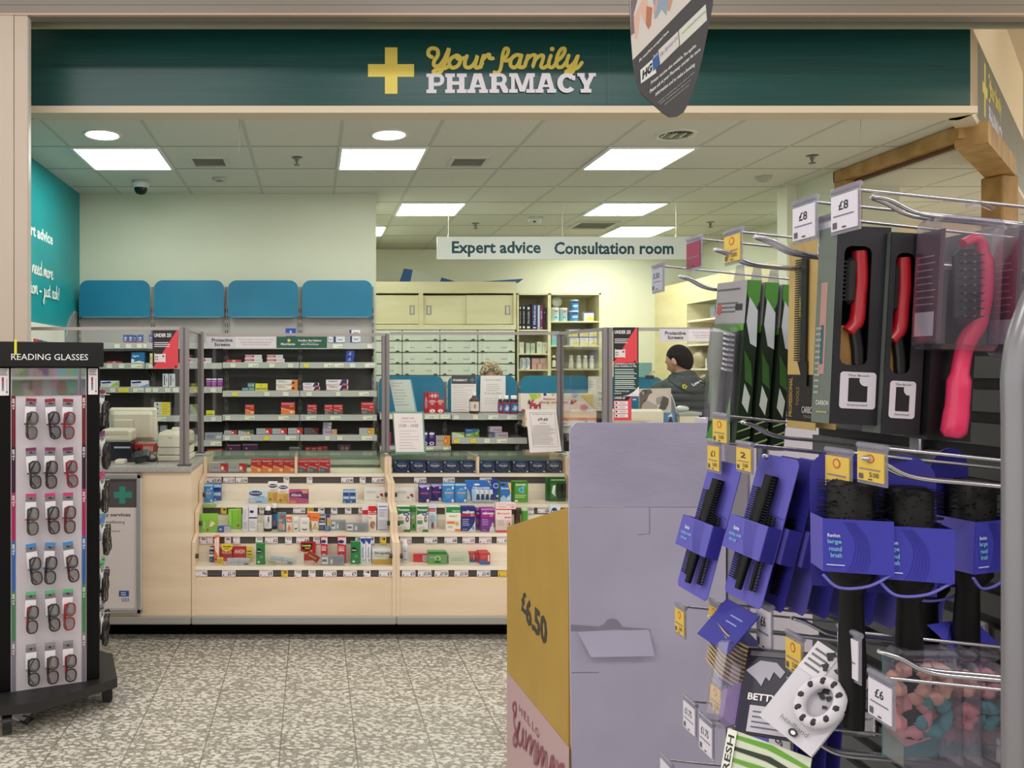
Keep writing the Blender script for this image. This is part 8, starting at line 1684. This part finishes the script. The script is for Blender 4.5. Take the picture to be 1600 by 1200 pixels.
band_brush(packT(X(1416, .975), .975, Z(712, .975), -20, -1), 'middle large round brush with purple sleeve')
band_brush(packT(X(1462, 1.03), 1.05, Z(735, 1.04), -10, 0), 'large brush behind the middle purple sleeve')
band_brush(packT(X(1512, 1.0), 1.0, Z(703, 1.0), 20, 2), 'right large brush with purple sleeve nearest the slatted wall')
# --- stacked tan-backed cards
for k in range(11):
    d = 1.17; zc_ = Z(990, d)-k*.0058; xa_, xb_ = X(1136, d)-.0012*k, X(1188, d)-.0012*k; n_ = 10
    m = MB(); top = [Vector((xa_+(xb_-xa_)*i/n_, d-.012*math.sin(math.pi*i/n_), zc_-.016*i/n_-.006*math.sin(math.pi*i/n_))) for i in range(n_+1)]; D_ = Vector((.01, .06, .004)); h_ = Vector((0, 0, -.0034))
    m.add(top+[v+D_ for v in top]+[v+h_ for v in top]+[v+D_+h_ for v in top], [(i, i+1, n_+2+i, n_+1+i) for i in range(n_)]+[(2*n_+2+i, 3*n_+3+i, 3*n_+4+i, 2*n_+3+i) for i in range(n_)]+[(i, 2*n_+2+i, 2*n_+3+i, i+1) for i in range(n_)]+[(0, n_+1, 3*n_+3, 2*n_+2)], C('#c2ac86', .6))
    if k in (0, 10):
        o_ = Vector((0, 0, .0004)) if k == 0 else Vector((0, -.0004, -.0036)); m.add([v+o_ for v in top]+[v+o_+D_ for v in top]+([v+o_*2.2 for v in top] if k else []), [(i, i+1, n_+2+i, n_+1+i) for i in range(n_)]+([(i, 2*n_+2+i, 2*n_+3+i, i+1) for i in range(n_)] if k else []), PURD)
    m.build('hair_tie_card', label='topmost purple-faced card of the stacked tan cards' if k == 0 else ('lowest' if k == 10 else f'{("","second","third","fourth","fifth","sixth","seventh","eighth","ninth","tenth")[k]} from top')+' of the stacked tan-backed cards', cat='hair accessory card', group='stacked tan-backed cards')
m = PM(packT(X(1160, 1.19), 1.19, Z(948, 1.19), -90, -40)); m.box(-.045, .045, 0, .0015, -.07, 0, PURD); f = LF(m, -.045, .045, -.0002, -.07, 0); f.l(.4, .5, .8, .8, 2, C('#8a94d8'), .2); m.build('hair_tie_card', label='dark blue card hanging above the stacked tan cards', cat='hair accessory card')
# --- dark sleep mask pack in a clear box
T = packT(X(1205, 1.13), 1.13, Z(1035, 1.10), -62, -38, -14)
t = thing('sleep_mask_pack', 'clear pack with dark navy leopard print card and lilac mask', 'accessory pack', T.translation)
m = PM(T); m.box(-.058, -.032, -.040, 0, -.115, 0, PLAST, .006); m.build('clear_case', t)
m = PM(T); m.box(-.03, .068, -.004, .001, -.115, .006, C('#17162c', .45)); f = LF(m, -.03, .068, -.0045, -.115, .006); f.p([(.02, .72), (.2, .85), (.42, .84), (.55, .74), (.50, .66), (.40, .73), (.36, .62), (.30, .66), (.26, .55), (.18, .62)], C('#a9a8b4')); f.t('BETTY', .1, .38, .5, .46, WT, .03); f.r(.05, .9, .8, .96, C('#5a5a60')); f.r(.15, .02, .95, .32, C('#c4c0ca')); f.l(.2, .05, .85, .28, 4, C('#5a5a62'), .3)
for q in range(14): f.e(.6+.035*(q % 6)*1.1, .5+.06*(q//3)*.7, .012, .012, C('#8a8aa8'))
f.e(.62, .42, .12, .08, C('#b8c0c8')); m.build('print_card', t)
m = PM(T); m.prism([(-.056, -.004, -.06), (-.032, -.004, -.045), (-.032, -.004, -.105), (-.045, -.004, -.112), (-.056, -.004, -.10)], (0, .003, 0), C('#8d7aa6', .7)); m.build('mask', t)
# --- cow print pack
T = packT(X(1322, 1.0), 1.0, Z(1040, .98), -50, -30, 24)
t = thing('cow_print_pack', 'white pack with black cow spots under the flopping ticket', 'accessory pack', T.translation)
m = PM(T); m.box(-.035, .035, -.004, .001, -.12, 0, C('#c9c6ce', .5)); f = LF(m, -.035, .035, -.0045, -.12, 0); rd = random.Random(11)
f.r(0, .66, .42, 1, C('#d6d2d8')); f.l(.05, .7, .38, .95, 4, C('#6a6870'))
for q in range(16):
    cx_, cz_ = rd.uniform(.3, .9), rd.uniform(.25, .95); rr_ = rd.uniform(.03, .07); f.p([(cx_+rr_*(1+.5*math.sin(3*a+q))*math.cos(a), cz_+rr_*.6*(1+.5*math.sin(2*a+q))*math.sin(a)) for a in [2*math.pi*i/9 for i in range(9)]], INK)
f.t('headband', .3, .12, .8, .17, C('#6a6a70')); f.e(.6, .08, .08, .04, INK); f.e(.6, .08, .04, .02, WT)
m.build('print_card', t)
m = PM(T); pts = [(.012+.019*math.cos(a), -.016, -.062+.027*math.sin(a)) for a in [2*math.pi*i/18 for i in range(18)]]; m.tube(pts, .0075, C('#d0ccd4', .8), 8, closed=True)
for q in range(10): a = 2*math.pi*q/10+.2; m.ball((.012+.019*math.cos(a), -.0215, -.062+.027*math.sin(a)), (.004, .003, .005), INK, 6, 4)
m.build('headband', t)
# --- flipped blue card
m = MB(); m.prism([P(1449, 977, 1.02), P(1486, 971, 1.02), P(1478, 1003, 1.0)], (0, .0015, 0), PURB); m.prism([P(1478, 1003, 1.0), P(1486, 971, 1.02), P(1530, 976, 1.04), P(1566, 1012, 1.04), P(1517, 1008, 1.0), P(1503, 1034, 1.0)], (0, .0015, 0), PURB); m.box(X(1566, 1.05)-.004, XWALL-.0015, 1.045, 1.05, Z(1016, 1.05), Z(1012, 1.05), CHROME)
m.build('folded_card', label='bright blue folded card caught on a rod near the tube', cat='card')
# --- scrunchie packs
for k in range(3):
    x0, x1 = ((1420, 1512), (1514, 1542), (1544, 1578))[k]; d = .935+.012*k; a, b = X(x0, d), X(x1, d); zt3, zb3 = Z(1040, d), Z(1215, d)
    t = thing('scrunchie_pack', ('left clear pack of pink scrunchies', 'middle pack with teal and pink print', 'right pack with teal and pink print by the tube')[k], 'hair accessory pack', (a, d, zb3), 'scrunchie packs')
    m = MB(); m.box(a, b, d-.0, d+.05, zb3, zt3, PLAST, .008); m.box(a, b, d+.01, d+.04, zt3, zt3+.012, PLAST, .004); m.build('clear_case', t)
    m = MB(); m.box(a+.002, b-.001, d+.044, d+.047, zb3+.003, zt3-.004, C('#4d7f86', .6)); f = LF(m, a+.002, b-.001, d+.0436, zb3+.003, zt3-.004)
    f.p([(0, .3), (.5, .55), (1, .5), (1, .2), (.4, .1)], C('#c8909a')); f.p([(.5, .8), (1, .95), (1, .75), (.7, .65)], C('#b8b878')); 
    for q in range(3): f.e(.25+.28*q, .95, .11, .025, WT)
    m.build('insert_card', t)
    rd = random.Random(k)
    for j in range(4 if k == 0 else 2):
        cx_ = a+(b-a)*(.26 if k == 0 and j % 2 == 0 else .62 if k == 0 else .5); cz_ = zt3-.028-.026*(j//2 if k == 0 else j)*1.5; R_ = min(.017, (b-a)*.4)
        m = MB(); cc = C(['#c99a8e', '#d4a89a', '#c88a90', '#4f8a90'][(j+k) % 4], .85)
        pts = [(cx_+R_*math.cos(q)*(1+.14*math.sin(7*q)), d+.022+.004*math.sin(5*q), cz_+R_*1.1*math.sin(q)*(1+.14*math.cos(6*q))) for q in [2*math.pi*i/28 for i in range(28)]]
        m.tube(pts, [.0075+.0022*math.sin(i*2.1) for i in range(28)], cc, 8, closed=True); m.build('scrunchie', t)
# --- bottom packs
for k in range(6):
    m = PM(packT(.66+.018*k, 1.22-.004*k, Z(1108, 1.2), -90, -4, 0)); m.prism([(-.045, 0, -.17), (.045, 0, -.17), (.045, 0, -.01), (.03, 0, 0), (-.03, 0, 0), (-.045, 0, -.01)], (0, .0012, 0), PURD if k else PURC)
    m.build('clip_card', label=f'{("front","second","third","fourth","fifth","last")[k]} dark blue card in the bottom row by the £1.75 tickets', cat='hair accessory card', group='dark blue cards in the bottom row')
T = packT(X(1215, 1.0), 1.02, Z(1172, 1.0), -55, -20, 0)
m = PM(T); m.box(-.05, .05, 0, .002, -.14, 0, C('#c8d0b8', .5)); f = LF(m, -.05, .05, -.0004, -.14, 0)
for q in range(9): f.p([(0, .96-.1*q), (.55, .99-.1*q), (1, .92-.1*q), (1, .89-.1*q), (.5, .94-.1*q), (0, .93-.1*q)], C('#23301c' if q % 2 else '#5f9a2c'))
f.r(0, .35, .12, 1, C('#e0e4d8')); f.t('REFRESH', .02, .4, .1, .95, INK, .02, 0, True); m.build('zebra_pack', label='green and white zebra striped pack at the bottom edge', cat='accessory pack')
